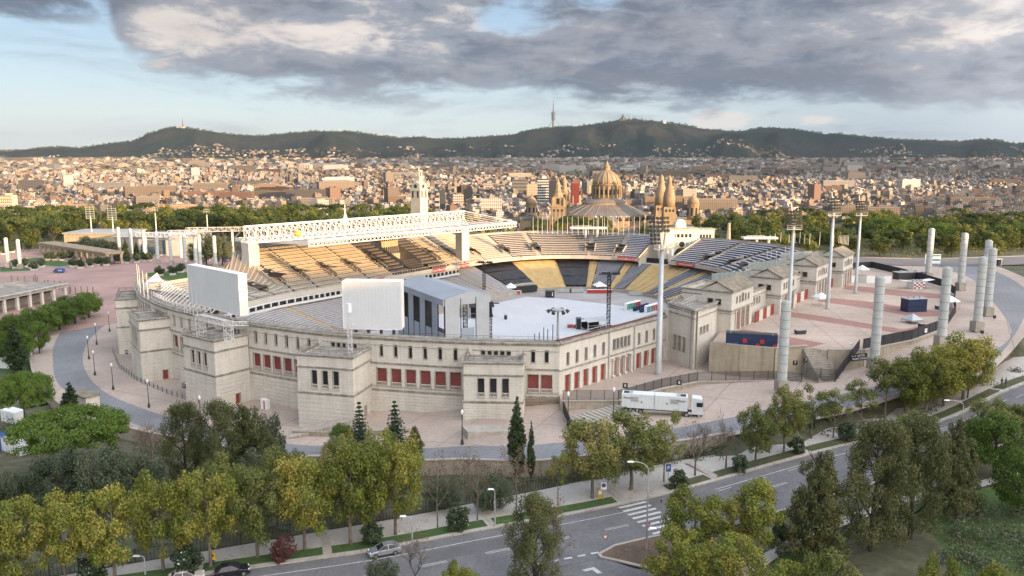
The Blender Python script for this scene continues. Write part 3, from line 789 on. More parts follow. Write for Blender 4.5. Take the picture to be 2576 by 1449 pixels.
def sub(t0,t1,step=2.0):
 n=max(1,int((t1-t0)/step));return[s_at(t0+(t1-t0)*i/n)for i in range(n+1)]
prev=2.0
for k in order+['end']:
 t0=prev;t1=SD[-1]if k=='end' else pv[k][0]-pv[k][1]/2
 if t1-t0>1:
  ln=sub(t0,t1)
  cornice(ln,10.0,fac,0.22,0.45,name='string_course');cornice(ln,4.35,fac,0.22,0.5,name='string_course')
  m_=MB();m_.sweep(ln,[(0.0,4.9),(0.12,4.9),(0.12,5.0),(0.0,5.0)]);m_.build('sill_band','stone_trim',fac)
  if k!='end':
   zb=min(base_z(p[0])for p in ln);courses(ln,zb,3.8,fac,8)
  else:courses(ln,base_z(5),3.8,fac,6,'brick_base')
 if k!='end':prev=pv[k][0]+pv[k][1]/2
full=sub(0,SD[-1],3)
cornice(full,T,fac,0.45,0.75)
m_=MB();m_.sweep(full,[(0.05,T),(0.05,T+0.25),(-1.6,T+0.25),(-1.6,T-0.6),(-1.0,T-0.6),(-1.0,T)]);m_.build('parapet_coping','stone_weathered',fac)
m_=MB();m_.sweep(full,[(0.03,T-1.9),(0.07,T-1.9),(0.07,T-1.75),(0.03,T-1.75)]);m_.build('string_course','stone_trim',fac)
m_=MB()
for i,(p,q)in enumerate(zip(full,full[1:])):
 m_.tube((*p,T+0.95),(*q,T+0.95),0.035,4);m_.tube((*p,T+0.6),(*q,T+0.6),0.02,4)
 m_.tube((*p,T+0.2),(*p,T+0.95),0.03,4)
mr_=MB();mr_.v=[(x*0.9975,y+0.9,z)for x,y,z in m_.v];mr_.f=m_.f;mr_.m=m_.m
mr_.build('rim_railing','rail_red',fac)
def pavilion(k,windows=True):
 l,r=PAV[k];L_=math.dist(l,r);dx,dy=(r[0]-l[0])/L_,(r[1]-l[1])/L_;ix,iy=-dy,dx
 zb=ZB[k];tp=13.0
 e=bpy.data.objects.new('pavilion',None);COL.objects.link(e);e.parent=stad;cx,cy=(l[0]+r[0])/2,(l[1]+r[1])/2
 e.location=(cx-stad.location.x,cy-stad.location.y,0)
 D=8.5;off=Vector((cx,cy,0))
 bl=(l[0]+ix*D,l[1]+iy*D);br=(r[0]+ix*D,r[1]+iy*D)
 e2=e
 class Fake:
  location=off
 m_=MB()
 def add(mbx):m_.add(mbx.v,mbx.f)
 def ops_face(p0,p1,z0_,z1_,ops):
  L2=math.dist(p0,p1)
  mb=MB();dxx,dyy=(p1[0]-p0[0])/L2,(p1[1]-p0[1])/L2;nx_,ny_=dyy,-dxx
  us=sorted({0.0,L2}|{u for o in ops for u in(o[0]-o[2]/2,o[0]+o[2]/2)});zs=sorted({z0_,z1_}|{z for o in ops for z in(o[1],o[1]+o[3])})
  def pt(u,z,d=0.0):return(p0[0]+dxx*u-nx_*d,p0[1]+dyy*u-ny_*d,z)
  for i in range(len(us)-1):
   for j in range(len(zs)-1):
    uc,zc=(us[i]+us[i+1])/2,(zs[j]+zs[j+1])/2
    if any(abs(uc-o[0])<o[2]/2 and o[1]<zc<o[1]+o[3]for o in ops):continue
    mb.quad(pt(us[i],zs[j]),pt(us[i+1],zs[j]),pt(us[i+1],zs[j+1]),pt(us[i],zs[j+1]))
  for o in ops:
   u,z,w,h,kind=o[:5];a,b=u-w/2,u+w/2;d=0.45
   mb.quad(pt(a,z),pt(a,z,d),pt(a,z+h,d),pt(a,z+h));mb.quad(pt(b,z,d),pt(b,z),pt(b,z+h),pt(b,z+h,d))
   mb.quad(pt(a,z),pt(b,z),pt(b,z,d),pt(a,z,d));mb.quad(pt(a,z+h,d),pt(b,z+h,d),pt(b,z+h),pt(a,z+h))
   fm,pm,nm=win_proto(kind,w,h);q=pt(u,z)
   j=bpy.data.objects.new('window' if kind!='door' else 'door',pm);COL.objects.link(j);j.parent=e;j.location=(q[0]-cx,q[1]-cy,q[2]);j.rotation_euler=(0,0,math.atan2(dyy,dxx))
   j2=bpy.data.objects.new('window_surround',fm);COL.objects.link(j2);j2.parent=e;j2.location=j.location;j2.rotation_euler=j.rotation_euler
   if len(o)>5 and o[5]:
    j3=bpy.data.objects.new('balustrade',bal_proto(w));COL.objects.link(j3);j3.parent=e;j3.location=j.location;j3.rotation_euler=j.rotation_euler
  mb.quad(pt(0,z0_,0.95),pt(0,z1_-0.3,0.95),pt(L2,z1_-0.3,0.95),pt(L2,z0_,0.95))
  return mb
 front=[(L_/2+(i-1)*2.35,6.0,1.25,3.7,'wide',True)for i in range(3)]
 add(ops_face(l,r,zb-1.5,tp,front))
 zd=zp(r[0])
 add(ops_face(r,br,zb-1.5,tp,[(5.2,max(zd,zb+0.1)+0.02,1.2,2.3,'door')]if k!='west' else[]))
 add(ops_face(bl,l,zb-1.5,tp,[]))
 o=MB();o.v=[(x-cx,y-cy,z)for x,y,z in m_.v];o.f=m_.f;o.m=m_.m;o.build('pavilion_wall','stone',e,local=True)
 ring=[bl,l,r,br]
 def part(mbx,nm,mt):
  q=MB();q.v=[(x-cx,y-cy,z)for x,y,z in mbx.v];q.f=mbx.f;q.m=mbx.m;return q.build(nm,mt,e,local=True)
 for zz,oo,hh in((tp,0.40,0.55),(10.55,0.28,0.45),(5.25,0.28,0.5)):
  q=MB();q.sweep(ring,[(-0.02,zz-hh),(0.10,zz-hh+0.003),(oo*0.5,zz-hh*0.55),(oo,zz-hh*0.35),(oo,zz),(-0.02,zz)]);part(q,'cornice','stone_trim')
 q=MB();q.prism([(l[0]+ix*0.3+dx*0.3,l[1]+iy*0.3+dy*0.3),(r[0]+ix*0.3-dx*0.3,r[1]+iy*0.3-dy*0.3),br,bl],tp-0.75,tp-0.45);part(q,'terrace_floor','stone_weathered')
 q=MB();q.sweep(ring,[(0.0,tp),(0.0,tp+0.12),(-0.45,tp+0.12),(-0.45,tp-0.5)]);part(q,'parapet','stone_weathered')
 n=8;h=(4.7-zb)/n
 for i in range(n):
  q=MB();q.sweep(ring,[(0.0,zb+i*h+0.02),(0.11,zb+i*h+0.06),(0.11,zb+(i+1)*h-0.09),(0.0,zb+(i+1)*h-0.04)]);
  if i<5 and k!='west':
   q=MB();g=ops_pts=(r[0]+ix*4.5,r[1]+iy*4.5);g2=(r[0]+ix*5.95,r[1]+iy*5.95)
   q.sweep([bl,l,r,g],[(0.0,zb+i*h+0.02),(0.11,zb+i*h+0.06),(0.11,zb+(i+1)*h-0.09),(0.0,zb+(i+1)*h-0.04)])
   q.sweep([g2,br],[(0.0,zb+i*h+0.02),(0.11,zb+i*h+0.06),(0.11,zb+(i+1)*h-0.09),(0.0,zb+(i+1)*h-0.04)])
  part(q,'stone_course','stone')
 q=MB();rr=[(bl[0]+dx*0.2,bl[1]+dy*0.2),(l[0]+dx*.2+ix*.2,l[1]+dy*.2+iy*.2),(r[0]-dx*.2+ix*.2,r[1]-dy*.2+iy*.2),(br[0]-dx*.2,br[1]-dy*.2)]
 for a,b in zip(rr,rr[1:]):
  q.tube((*a,tp+0.95),(*b,tp+0.95),0.04,4);q.tube((*a,tp+0.55),(*b,tp+0.55),0.025,4);n=int(math.dist(a,b)/1.6)
  for i in range(n+1):
   t=i/n;q.tube((a[0]+(b[0]-a[0])*t,a[1]+(b[1]-a[1])*t,tp),(a[0]+(b[0]-a[0])*t,a[1]+(b[1]-a[1])*t,tp+0.95),0.03,4)
 part(q,'terrace_railing','rail_red')
for k in order:pavilion(k)
C0=(9.4,156.5);C1=(35.6,184.4)
LA=math.dist(C0,C1)
def c_at(t):return(C0[0]+(C1[0]-C0[0])*t/LA,C0[1]+(C1[1]-C0[1])*t/LA)
def seg_wall(t0,t1,ops):
 wall_face(c_at(t0),c_at(t1),-2,T-0.3,[(o[0]-t0,*o[1:])for o in ops],stad).build('wall','stone',stad)
u=[2.6+i*2.95 for i in range(5)]
seg_wall(0,16.2,[(x,4.72,1.55,3.6,'door')for x in u]+[(x,10.4,0.7,2.5,'narrow')for x in u])
g=[18.2+i*1.35 for i in range(5)]
seg_wall(16.2,25.5,[(x,10.7,0.85,2.3,'narrow')for x in g]+[(18.7+i*2.2,4.72,1.2,4.1,'door')for i in range(3)])
v_=[27.5+i*2.95 for i in range(4)]
v_=[x for x in v_ if x<LA-0.9]
seg_wall(25.5,LA,[(x,4.72,1.7,3.6,'door')for x in v_]+[(x,10.4,0.7,2.5,'narrow')for x in v_])
stl=[c_at(LA*i/8)for i in range(9)]
cornice(stl,9.75,stad,0.2,0.4,name='string_course');cornice(stl,T,stad,0.4,0.6)
m_=MB();m_.sweep(stl,[(0.05,T),(0.05,T+0.25),(-1.4,T+0.25),(-1.4,T-0.6),(-1.0,T-0.6),(-1.0,T)]);m_.build('parapet_coping','stone_weathered',stad)
m_=MB()
for t in(16.2,25.5):p=c_at(t);m_.tube((p[0]+0.15,p[1]-0.15,4.7),(p[0]+0.15,p[1]-0.15,T-0.3),0.12,6)
m_.build('downpipe','galv',stad)
for i in range(4):
 p=c_at(17.6+i*2.2);q=MB();q.box((p[0]+.25,p[1]-.25,5.0),(.62,.62,.5),0.8);q.tube((p[0]+.25,p[1]-.25,5.25),(p[0]+.25,p[1]-.25,8.6),.2,8);q.box((p[0]+.25,p[1]-.25,8.75),(.6,.6,.35),0.8);q.build('portal_column','stone',stad)
m_=MB();ln=[(p[0],p[1])for p in stl]
for a,b in zip(ln,ln[1:]):
 A=(a[0]-0.6,a[1]+0.6);B=(b[0]-0.6,b[1]+0.6)
 m_.tube((*A,T+1.0),(*B,T+1.0),0.045,4)
 for j in range(5):
  t=j/5;q=(A[0]+(B[0]-A[0])*t,A[1]+(B[1]-A[1])*t);m_.tube((*q,T+0.2),(*q,T+1.0),0.03,4)
m_.build('rim_railing','white_steel',stad)
m_=MB();m_.sweep([(p[0],p[1])for p in stl],[(-0.3,T+0.25),(-0.3,T+0.62),(-0.5,T+0.62),(-0.5,T+0.25)]);m_.build('parapet_band','rail_red',stad)
MB().box((36.1,185.0,8.5),(1.6,1.2,16.5),.82).build('corner_pier','stone',stad)
BL=[(36.2,184.9),(40.2,175.6),(46.9,184.6),(52,196),(44,200)]
def flat_block(name,pts,z0,z1,ops_by_edge={},mt='stone',parent=stad):
 for i in range(len(pts)):
  a,b=pts[i],pts[(i+1)%len(pts)]
  wall_face(a,b,z0,z1,ops_by_edge.get(i,[]),parent).build(name,mt,parent)
flat_block('wall',BL,2,18.2,{0:[(3.0+i*1.75,8.0,1.15,3.3,'niche')for i in range(3)],1:[(3.6+i*1.75,12.2,1.0,1.6,'wide')for i in range(3)]})
m_=MB();m_.prism(BL,17.2,17.5);m_.build('block_roof','stone_weathered',stad)
cornice(BL,18.2,stad,0.35,0.5,closed=True);cornice(BL,16.4,stad,0.2,0.3,closed=True,name='string_course')
m_=MB();m_.sweep(BL,[(0,18.2),(0,18.35),(-0.5,18.35),(-0.5,17.4),],closed=True);m_.build('parapet_coping','stone_weathered',stad)
m_=MB()
for a,b in(((38.5,181),(44,190)),((44,190),(49.5,193))):
 for z in(18.6,19.2):m_.tube((*a,z),(*b,z),0.05,4)
 for j in range(7):t=j/6;q=(a[0]+(b[0]-a[0])*t,a[1]+(b[1]-a[1])*t);m_.tube((*q,17.5),(*q,19.2),0.04,4)
m_.build('roof_railing','white_steel',stad)
BZ=11.0
e0=thing_e=None
def gate_pavilion(a0,b0,length,width=12.5,eave=20.6,ridge=22.6):
 """a0,b0: south-east corner in stadium axes"""
 x0,y0=W(a0,b0);e=bpy.data.objects.new('gate_pavilion',None);COL.objects.link(e);e.parent=stad;e.location=(x0-stad.location.x,y0-stad.location.y,0)
 c=lambda a,b:W(a0+a,b0+b)
 SE,NE,NW,SW=c(0,0),c(length,0),c(length,-width),c(0,-width)
 def part(mbx,nm,mt):
  q=MB();q.v=[(x-x0,y-y0,z)for x,y,z in mbx.v];q.f=mbx.f;q.m=mbx.m;return q.build(nm,mt,e,local=True)
 def face(p0,p1,z0_,z1_,ops):
  L2=math.dist(p0,p1);mb=MB();dxx,dyy=(p1[0]-p0[0])/L2,(p1[1]-p0[1])/L2;nx_,ny_=dyy,-dxx
  us=sorted({0.0,L2}|{u for o in ops for u in(o[0]-o[2]/2,o[0]+o[2]/2)});zs=sorted({z0_,z1_}|{z for o in ops for z in(o[1],o[1]+o[3])})
  def pt(u,z,d=0.0):return(p0[0]+dxx*u-nx_*d,p0[1]+dyy*u-ny_*d,z)
  for i in range(len(us)-1):
   for j in range(len(zs)-1):
    uc,zc=(us[i]+us[i+1])/2,(zs[j]+zs[j+1])/2
    if any(abs(uc-o[0])<o[2]/2 and o[1]<zc<o[1]+o[3]for o in ops):continue
    mb.quad(pt(us[i],zs[j]),pt(us[i+1],zs[j]),pt(us[i+1],zs[j+1]),pt(us[i],zs[j+1]))
  for o in ops:
   u,z,w,h,kind=o[:5];a,b=u-w/2,u+w/2;d=0.45
   mb.quad(pt(a,z),pt(a,z,d),pt(a,z+h,d),pt(a,z+h));mb.quad(pt(b,z,d),pt(b,z),pt(b,z+h),pt(b,z+h,d))
   mb.quad(pt(a,z+h,d),pt(b,z+h,d),pt(b,z+h),pt(a,z+h))
   fm,pm,nm=win_proto(kind,w,h);q=pt(u,z)
   j=bpy.data.objects.new('door' if kind=='door' else 'window',pm);COL.objects.link(j);j.parent=e;j.location=(q[0]-x0,q[1]-y0,q[2]);j.rotation_euler=(0,0,math.atan2(dyy,dxx))
   j2=bpy.data.objects.new('window_surround',fm);COL.objects.link(j2);j2.parent=e;j2.location=j.location;j2.rotation_euler=j.rotation_euler
  return mb
 m_=MB()
 south_ops=[(width*0.58,17.2,1.35,1.35,'wide'),(width*0.74,17.2,1.35,1.35,'wide')]
 for mbx in(face(SW,SE,0,eave,south_ops),face(SE,NE,0,eave,[(length/2+(i-1)*2.9,BZ+0.02,2.1,4.7,'door')for i in range(3)]+[(length/2+(i-2)*1.9,17.5,0.75,1.5,'narrow')for i in range(5)if i!=2]+[(length/2,17.5,1.2,1.9,'wide')]),face(NE,NW,0,eave,[]),face(NW,SW,0,eave,[])):m_.add(mbx.v,mbx.f)
 part(m_,'pavilion_wall','stone')
 ring=[SW,SE,NE,NW]
 for zz,oo,hh in((eave,0.4,0.5),(16.2,0.3,0.5),(15.4,0.12,0.2)):
  q=MB();q.sweep(ring,[(-0.02,zz-hh),(0.10,zz-hh+0.003),(oo*0.5,zz-hh*0.55),(oo,zz-hh*0.35),(oo,zz),(-0.02,zz)],closed=True);part(q,'cornice','stone_trim')
 gw=7.5
 g0,g1,g2,g3=c(-0.4,0.45),c(length+0.4,0.45),c(length+0.4,-gw),c(-0.4,-gw);r0=c(-0.4,-gw/2+0.2);r1=c(length+0.4,-gw/2+0.2)
 q=MB();q.add([(*g0,eave),(*g1,eave),(*r1,ridge),(*r0,ridge)],[(0,1,2,3)]);q.add([(*g3,eave),(*r0,ridge),(*r1,ridge),(*g2,eave)],[(0,1,2,3)])
 q.add([(*g0,eave+.2),(*g1,eave+.2),(*r1,ridge+.2),(*r0,ridge+.2)],[(0,1,2,3)]);q.add([(*g3,eave+.2),(*r0,ridge+.2),(*r1,ridge+.2),(*g2,eave+.2)],[(0,1,2,3)])
 q.add([(*g0,eave),(*g0,eave+.2),(*r0,ridge+.2),(*r0,ridge)],[(0,1,2,3)]);q.add([(*g0,eave),(*g1,eave),(*g1,eave+.2),(*g0,eave+.2)],[(0,1,2,3)])
 part(q,'roof','roof_old')
 q=MB();k0,k3,kr=c(0,0),c(0,-gw),c(0,-gw/2+0.2);q.add([(*k0,eave),(*kr,ridge-0.1),(*k3,eave)],[(0,1,2)]);k0,k3,kr=c(length,0),c(length,-gw),c(length,-gw/2+0.2);q.add([(*k0,eave),(*kr,ridge-0.1),(*k3,eave)],[(2,1,0)])
 part(q,'gable','stone')
 q=MB();q.prism([c(0,-gw),c(length,-gw),NW,SW],eave-1.5,eave-1.2);part(q,'flat_roof','stone_weathered')
 for i in range(4):
  p=c(length/2+(i-1.5)*2.9,0.2);q=MB();q.tube((*p,BZ),(*p,BZ+4.9),0.2,8);part(q,'portal_column','stone')
 return e
GP=[(180.0,-68.4,14),(207.7,-66.0,12.5),(237.0,-65.4,12),(263.2,-64.8,12)]
for a0,b0,l in GP:gate_pavilion(a0,b0,l,12.5 if a0<260 else 11)
ends=[(GP[i][0]+GP[i][2],GP[i+1][0])for i in range(3)]
for a0,a1 in ends:
 p0,p1=W(a0,-69.8),W(a1,-69.8);L_=a1-a0
 wall_face(p0,p1,9,18.3,[(L_/2+(i-1)*1.9,14.6,0.95,1.7,'wide')for i in range(3)],stad).build('wall','stone',stad)
 cornice([p0,p1],18.3,stad,0.3,0.5);cornice([p0,p1],16.9,stad,0.15,0.25,name='string_course')
 n=5;w=L_/n
 for i in range(n):
  q0=W(a0+i*w+0.05,-67.6);q1=W(a0+(i+1)*w-0.05,-67.6);m_=MB();c=((q0[0]+q1[0])/2,(q0[1]+q1[1])/2)
  m_.box((c[0],c[1],BZ+1.35),(w-0.1,0.18,2.7),math.atan2(UA[1],UA[0]));m_.build('gate_panel','red_paint' if i%2==0 else 'stone',stad)
for(a0,a1)in((196,207.5),(222,236),(250,262)):
 m_=MB();fr=MB();n=8
 for i in range(n):
  p0,p1=W(a0+(a1-a0)*i/n+0.08,-80+6*i/n),W(a0+(a1-a0)*(i+1)/n-0.08,-80+6*(i+1)/n);m_.quad((*p0,19.0),(*p1,19.0),(*p1,22.0),(*p0,22.0));fr.tube((*p0,15.5),(*p0,22.2),0.07,4)
 m_.build('wind_screen','screen_glass' if 'screen_glass' in MATS else mat('screen_glass',(0.25,0.28,0.27),0.3,0.1,1),stad);fr.build('screen_posts','galv',stad)
DARK.build('inner_wall','concrete',stad)
BC=-137.5;A2=227.0;A1=175.0;SL=A2-A1
def ring_pt(q,r,n,A1=155.0):
 SL=A2-A1
 """q: -1..1 north cap (west to east), below -1 west side, above 1 east side, then the south cap"""
 def cap(phi):
  u,v=math.cos(phi),math.sin(phi);k=(abs(u)**n+abs(v)**n)**(-1/n);return k*u,k*v
 if-1<=q<=1:
  u,v=cap(q*math.pi/2);return A2+r*u,BC+r*v
 if q<-1:
  d=(-1-q)*50
  if d<=SL:return A2-d,BC-r
  u,v=cap(-math.pi/2-(d-SL)/50*math.pi/2);return A1+r*u,BC+r*v
 d=(q-1)*50
 if d<=SL:return A2-d,BC+r
 u,v=cap(math.pi/2+(d-SL)/50*math.pi/2);return A1+r*u,BC+r*v
ZF=3.0
def lower(q,t):r=29+21*t;n=2.0+0.4*t;a,b=ring_pt(q,r,n);return(*W(a,b),ZF+1.0+7.0*t)
A1U=148.0
def west(q):return smoothl([(-2.66,0),(-2.60,1),(-0.98,1),(-0.85,0)],q)
def sw(q):return smoothl([(-2.70,1),(-2.60,0)],q)
def upper(q,t):
 w_=west(q);r=46.5+1.5*sw(q)+(19.5+5*w_+.5*sw(q))*t;n=2.4+0.6*t;a,b=ring_pt(q,r,n,A1U);return(*W(a,b),13.2+(6.6+4.2*w_-2.6*sw(q))*t)
def tier_block(fn,q0,q1,rows,nseg,name,mt,seats=None,seat_h=0.42,gaps=True):
 m_=MB();vs=[];st=MB()
 for k in range(rows):
  t0,t1=k/rows,(k+1)/rows
  for i in range(nseg):
   qa,qb=q0+(q1-q0)*i/nseg,q0+(q1-q0)*(i+1)/nseg
   A=fn(qa,t0);B=fn(qb,t0);C=fn(qb,t1);D=fn(qa,t1);z=D[2]
   m_.quad((A[0],A[1],z),(D[0],D[1],z),(C[0],C[1],fn(qb,t1)[2]),(B[0],B[1],fn(qb,t1)[2]))
   m_.quad((A[0],A[1],A[2]),(A[0],A[1],z),(B[0],B[1],C[2]),(B[0],B[1],B[2]))
   if seats:
    ns=max(1,int(math.dist(A[:2],B[:2])/(0.62 if gaps else 99)))
    for s_ in range(ns):
     f0,f1=(s_+0.08)/ns,(s_+0.92)/ns;u=0.58
     def lp(P_,Q_,f):return(P_[0]+(Q_[0]-P_[0])*f,P_[1]+(Q_[1]-P_[1])*f)
     E0=lp(lp(A,B,f0),lp(D,C,f0),u);E1=lp(lp(A,B,f1),lp(D,C,f1),u);G0=lp(lp(A,B,f0),lp(D,C,f0),u+0.26);G1=lp(lp(A,B,f1),lp(D,C,f1),u+0.26)
     st.add([(*E0,z+.22),(*E1,z+.22),(*G1,z+.24),(*G0,z+.24),(*G0,z+seat_h-.04),(*G1,z+seat_h-.04)],[(0,3,2,1),(3,4,5,2)])
 o=m_.build(name,mt,stad)
 if seats:
  so_=st.build('seat_rows',seats,o,local=True);so_['kind']='stuff'
  so_.data.transform(Matrix.Translation((-stad.location.x,-stad.location.y,0)))
 return o
def seat_bench_block(fn,q0,q1,rows,nseg,name,mt,bench):
 """continuous bench rows: pale bench edge over a dark gap"""
 m_=MB();st=MB()
 for k in range(rows):
  t0,t1=k/rows,(k+1)/rows
  for i in range(nseg):
   qa,qb=q0+(q1-q0)*i/nseg,q0+(q1-q0)*(i+1)/nseg
   A=fn(qa,t0);B=fn(qb,t0);C=fn(qb,t1);D=fn(qa,t1);z=D[2];z2=C[2]
   m_.quad((A[0],A[1],z),(D[0],D[1],z),(C[0],C[1],z2),(B[0],B[1],z2));m_.quad((A[0],A[1],A[2]),(A[0],A[1],z),(B[0],B[1],z2),(B[0],B[1],B[2]))
   def lp(P_,Q_,f):return(P_[0]+(Q_[0]-P_[0])*f,P_[1]+(Q_[1]-P_[1])*f)
   e0,e1,g0_,g1_=lp(A,D,.40),lp(B,C,.40),lp(A,D,.80),lp(B,C,.80)
   st.add([(*e0,z+.30),(*e1,z2+.30),(*g1_,z2+.34),(*g0_,z+.34),(*e0,z+.14),(*e1,z2+.14)],[(0,3,2,1),(4,0,1,5)])
 o=m_.build(name,mt,stad);so_=st.build('bench_rows',bench,o,local=True);so_['kind']='stuff';so_.data.transform(Matrix.Translation((-stad.location.x,-stad.location.y,0)));return o
def aisle(fn,q,wq,rows,mt,dz=0.05):
 m_=MB();R=rows*2
 for k in range(R):
  t0,t1=k/R,(k+1)/R;A=fn(q-wq,t0);B=fn(q+wq,t0);C=fn(q+wq,t1);D=fn(q-wq,t1);z=D[2]+dz
  m_.quad((A[0],A[1],z),(D[0],D[1],z),(C[0],C[1],z),(B[0],B[1],z));m_.quad((A[0],A[1],A[2]+dz),(A[0],A[1],z),(B[0],B[1],z),(B[0],B[1],A[2]+dz))
 return m_.build('aisle_stairs',mt,stad)
UPW=[-2.88,-2.76,-2.68,-2.60,-2.43,-2.22,-2.02,-1.80,-1.62,-1.44,-1.26,-1.08,-0.90,-0.72,-0.56,-0.31,-0.17,-0.045]
UPE=[0.125,0.29,0.44,0.565,0.70,0.9,1.15,1.32]
def seats_for(qm):
 if-1.75<qm<-1.50:return 'dark_seat'
 return None
press=(-1.62,-1.44)
def vomitory(fn,q,t0,t1,w=0.022):
 A,B,C,D=fn(q-w,t0),fn(q+w,t0),fn(q+w,t1),fn(q-w,t1);zt=C[2]+1.05;m_=MB()
 for P_,Q_ in((A,D),(B,C)):
  v=Vector((Q_[0]-P_[0],Q_[1]-P_[1],0));l=v.length;v.normalize();c=((P_[0]+Q_[0])/2,(P_[1]+Q_[1])/2)
  n=(-v.y*0.15,v.x*0.15);m_.add([(P_[0]-n[0],P_[1]-n[1],P_[2]-.5),(Q_[0]-n[0],Q_[1]-n[1],P_[2]-.5),(Q_[0]-n[0],Q_[1]-n[1],zt),(P_[0]-n[0],P_[1]-n[1],P_[2]+1.2),(P_[0]+n[0],P_[1]+n[1],P_[2]-.5),(Q_[0]+n[0],Q_[1]+n[1],P_[2]-.5),(Q_[0]+n[0],Q_[1]+n[1],zt),(P_[0]+n[0],P_[1]+n[1],P_[2]+1.2)],[(0,1,2,3),(7,6,5,4),(3,2,6,7),(0,3,7,4),(1,5,6,2)])
 o=m_.build('vomitory','concrete',stad)
 k=MB();k.quad((D[0],D[1],A[2]+.1),(C[0],C[1],A[2]+.1),(C[0],C[1],zt-.1),(D[0],D[1],zt-.1));k.quad((A[0],A[1],D[2]+.15),(D[0],D[1],D[2]+.15),(C[0],C[1],C[2]+.15),(B[0],B[1],C[2]+.15))
 j=k.build('opening','black',o,local=True);j.data.transform(Matrix.Translation((-stad.location.x,-stad.location.y,0)))
RU=13
for arr,low in((UPW,True),(UPE,False)):
 for a,b in zip(arr,arr[1:]):
  if low is False and b>0.75:continue
  if low and abs(a-press[0])<.01:
   qq=0.32
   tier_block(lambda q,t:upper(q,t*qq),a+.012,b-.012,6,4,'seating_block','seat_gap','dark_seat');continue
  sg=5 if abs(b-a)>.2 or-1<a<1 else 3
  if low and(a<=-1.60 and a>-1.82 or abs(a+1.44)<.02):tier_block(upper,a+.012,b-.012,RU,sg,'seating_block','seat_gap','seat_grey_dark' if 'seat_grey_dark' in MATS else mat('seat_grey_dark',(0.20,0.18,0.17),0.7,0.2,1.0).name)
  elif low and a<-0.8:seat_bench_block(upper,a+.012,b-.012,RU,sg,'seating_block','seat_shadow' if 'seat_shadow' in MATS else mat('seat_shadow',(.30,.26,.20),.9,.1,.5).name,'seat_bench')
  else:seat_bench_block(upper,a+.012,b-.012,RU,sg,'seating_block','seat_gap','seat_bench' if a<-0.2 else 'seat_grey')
 for q in arr:
  if low is False and q>0.72:continue
  if low and q in press:continue
  aisle(upper,q,.011,RU,'concrete')
 for q in arr[1:-1]:
  if(low and q>-2.7 and q not in press)or(not low and q<0.6):vomitory(upper,q,0.16,0.46)
def ring_strip(q0,q1,n,f0,f1,name,mt):
 m_=MB()
 for i in range(n):
  a,b=q0+(q1-q0)*i/n,q0+(q1-q0)*(i+1)/n;m_.quad(f0(a),f0(b),f1(b),f1(a))
 return m_.build(name,mt,stad)
def lipf(r,z,n=2.4):return lambda q:(*W(*ring_pt(q,r,n,A1U)),z)
for q0,q1 in((-2.88,-0.045),(0.125,0.70)):
 nn=max(8,int(abs(q1-q0)*14))
 ring_strip(q0,q1,nn,lipf(46.2,12.1),lipf(46.2,13.5),'tier_fascia','seat_bench')
 ring_strip(q0,q1,nn,lipf(46.2,13.5),lipf(46.6,13.5),'tier_fascia','seat_bench')
 ring_strip(q0,q1,nn,lipf(46.2,12.1),lipf(62,12.6,2.8),'tier_soffit','concrete')
 ring_strip(q0,q1,nn,lambda q:(*W(*ring_pt(q,66+5*west(q)+1.5*sw(q),3.0,A1U)),-1),lambda q:(upper(q,1)[0],upper(q,1)[1],upper(q,1)[2]+0.9),'rim_wall','concrete')
 ring_strip(q0,q1,nn,lambda q:(*W(*ring_pt(q,66.5+5*west(q)+1.5*sw(q),3.0,A1U)),-1),lambda q:(*W(*ring_pt(q,66.5+5*west(q)+1.5*sw(q),3.0,A1U)),upper(q,1)[2]+0.9),'rim_wall','stone')
 ring_strip(q0,q1,nn,lambda q:(upper(q,1)[0],upper(q,1)[1],upper(q,1)[2]+0.9),lambda q:(*W(*ring_pt(q,66.8+5*west(q)+1.5*sw(q),3.0,A1U)),upper(q,1)[2]+0.9),'rim_coping','rail_red' if q1<0 or True else 'stone')
 m_=MB()
 for i in range(nn*3):
  a,b=q0+(q1-q0)*i/(nn*3),q0+(q1-q0)*(i+1)/(nn*3);p,q=upper(a,0),upper(b,0);m_.tube((p[0],p[1],14.4),(q[0],q[1],14.4),.04,4,cap=False);m_.tube((p[0],p[1],13.4),(p[0],p[1],14.4),.035,4,cap=False)
 m_.build('front_railing','white_steel',stad)
 for(s0,s1)in((q0,q1),):
  for s in(s0,s1):
   m_=MB();pts=[upper(s,t/8)for t in range(9)]
   m_.add([(p[0],p[1],p[2]+0.7)for p in pts]+[(p[0],p[1],4 if s>-3 else 9)for p in pts[::-1]],[tuple(range(18))]);m_.build('end_wall','seat_bench',stad)
m_=MB();wn=MB()
for i in range(44):
 q0,q1=-2.98+1.8*i/44,-2.98+1.8*(i+1)/44;f=lambda r,z:(lambda q:(*W(*ring_pt(q,r,2.4,A1U)),z))
 m_.quad(f(44.6,10.2)(q0),f(44.6,10.2)(q1),f(44.6,10.9)(q1),f(44.6,10.9)(q0));m_.quad(f(44.6,12.0)(q0),f(44.6,12.0)(q1),f(46.3,12.05)(q1),f(46.3,12.05)(q0));m_.quad(f(44.6,10.2)(q0),f(44.6,10.2)(q1),f(47.0,10.2)(q1),f(47.0,10.2)(q0))
 p=f(44.65,10.9)(q0);m_.box((p[0],p[1],11.45),(.35,.35,1.1),0.9)
 wn.quad(f(45.3,10.9)(q0),f(45.3,10.9)(q1),f(45.3,12.0)(q1),f(45.3,12.0)(q0))
m_.build('box_band','white_steel',stad);wn.build('box_windows','dark_glass',stad)
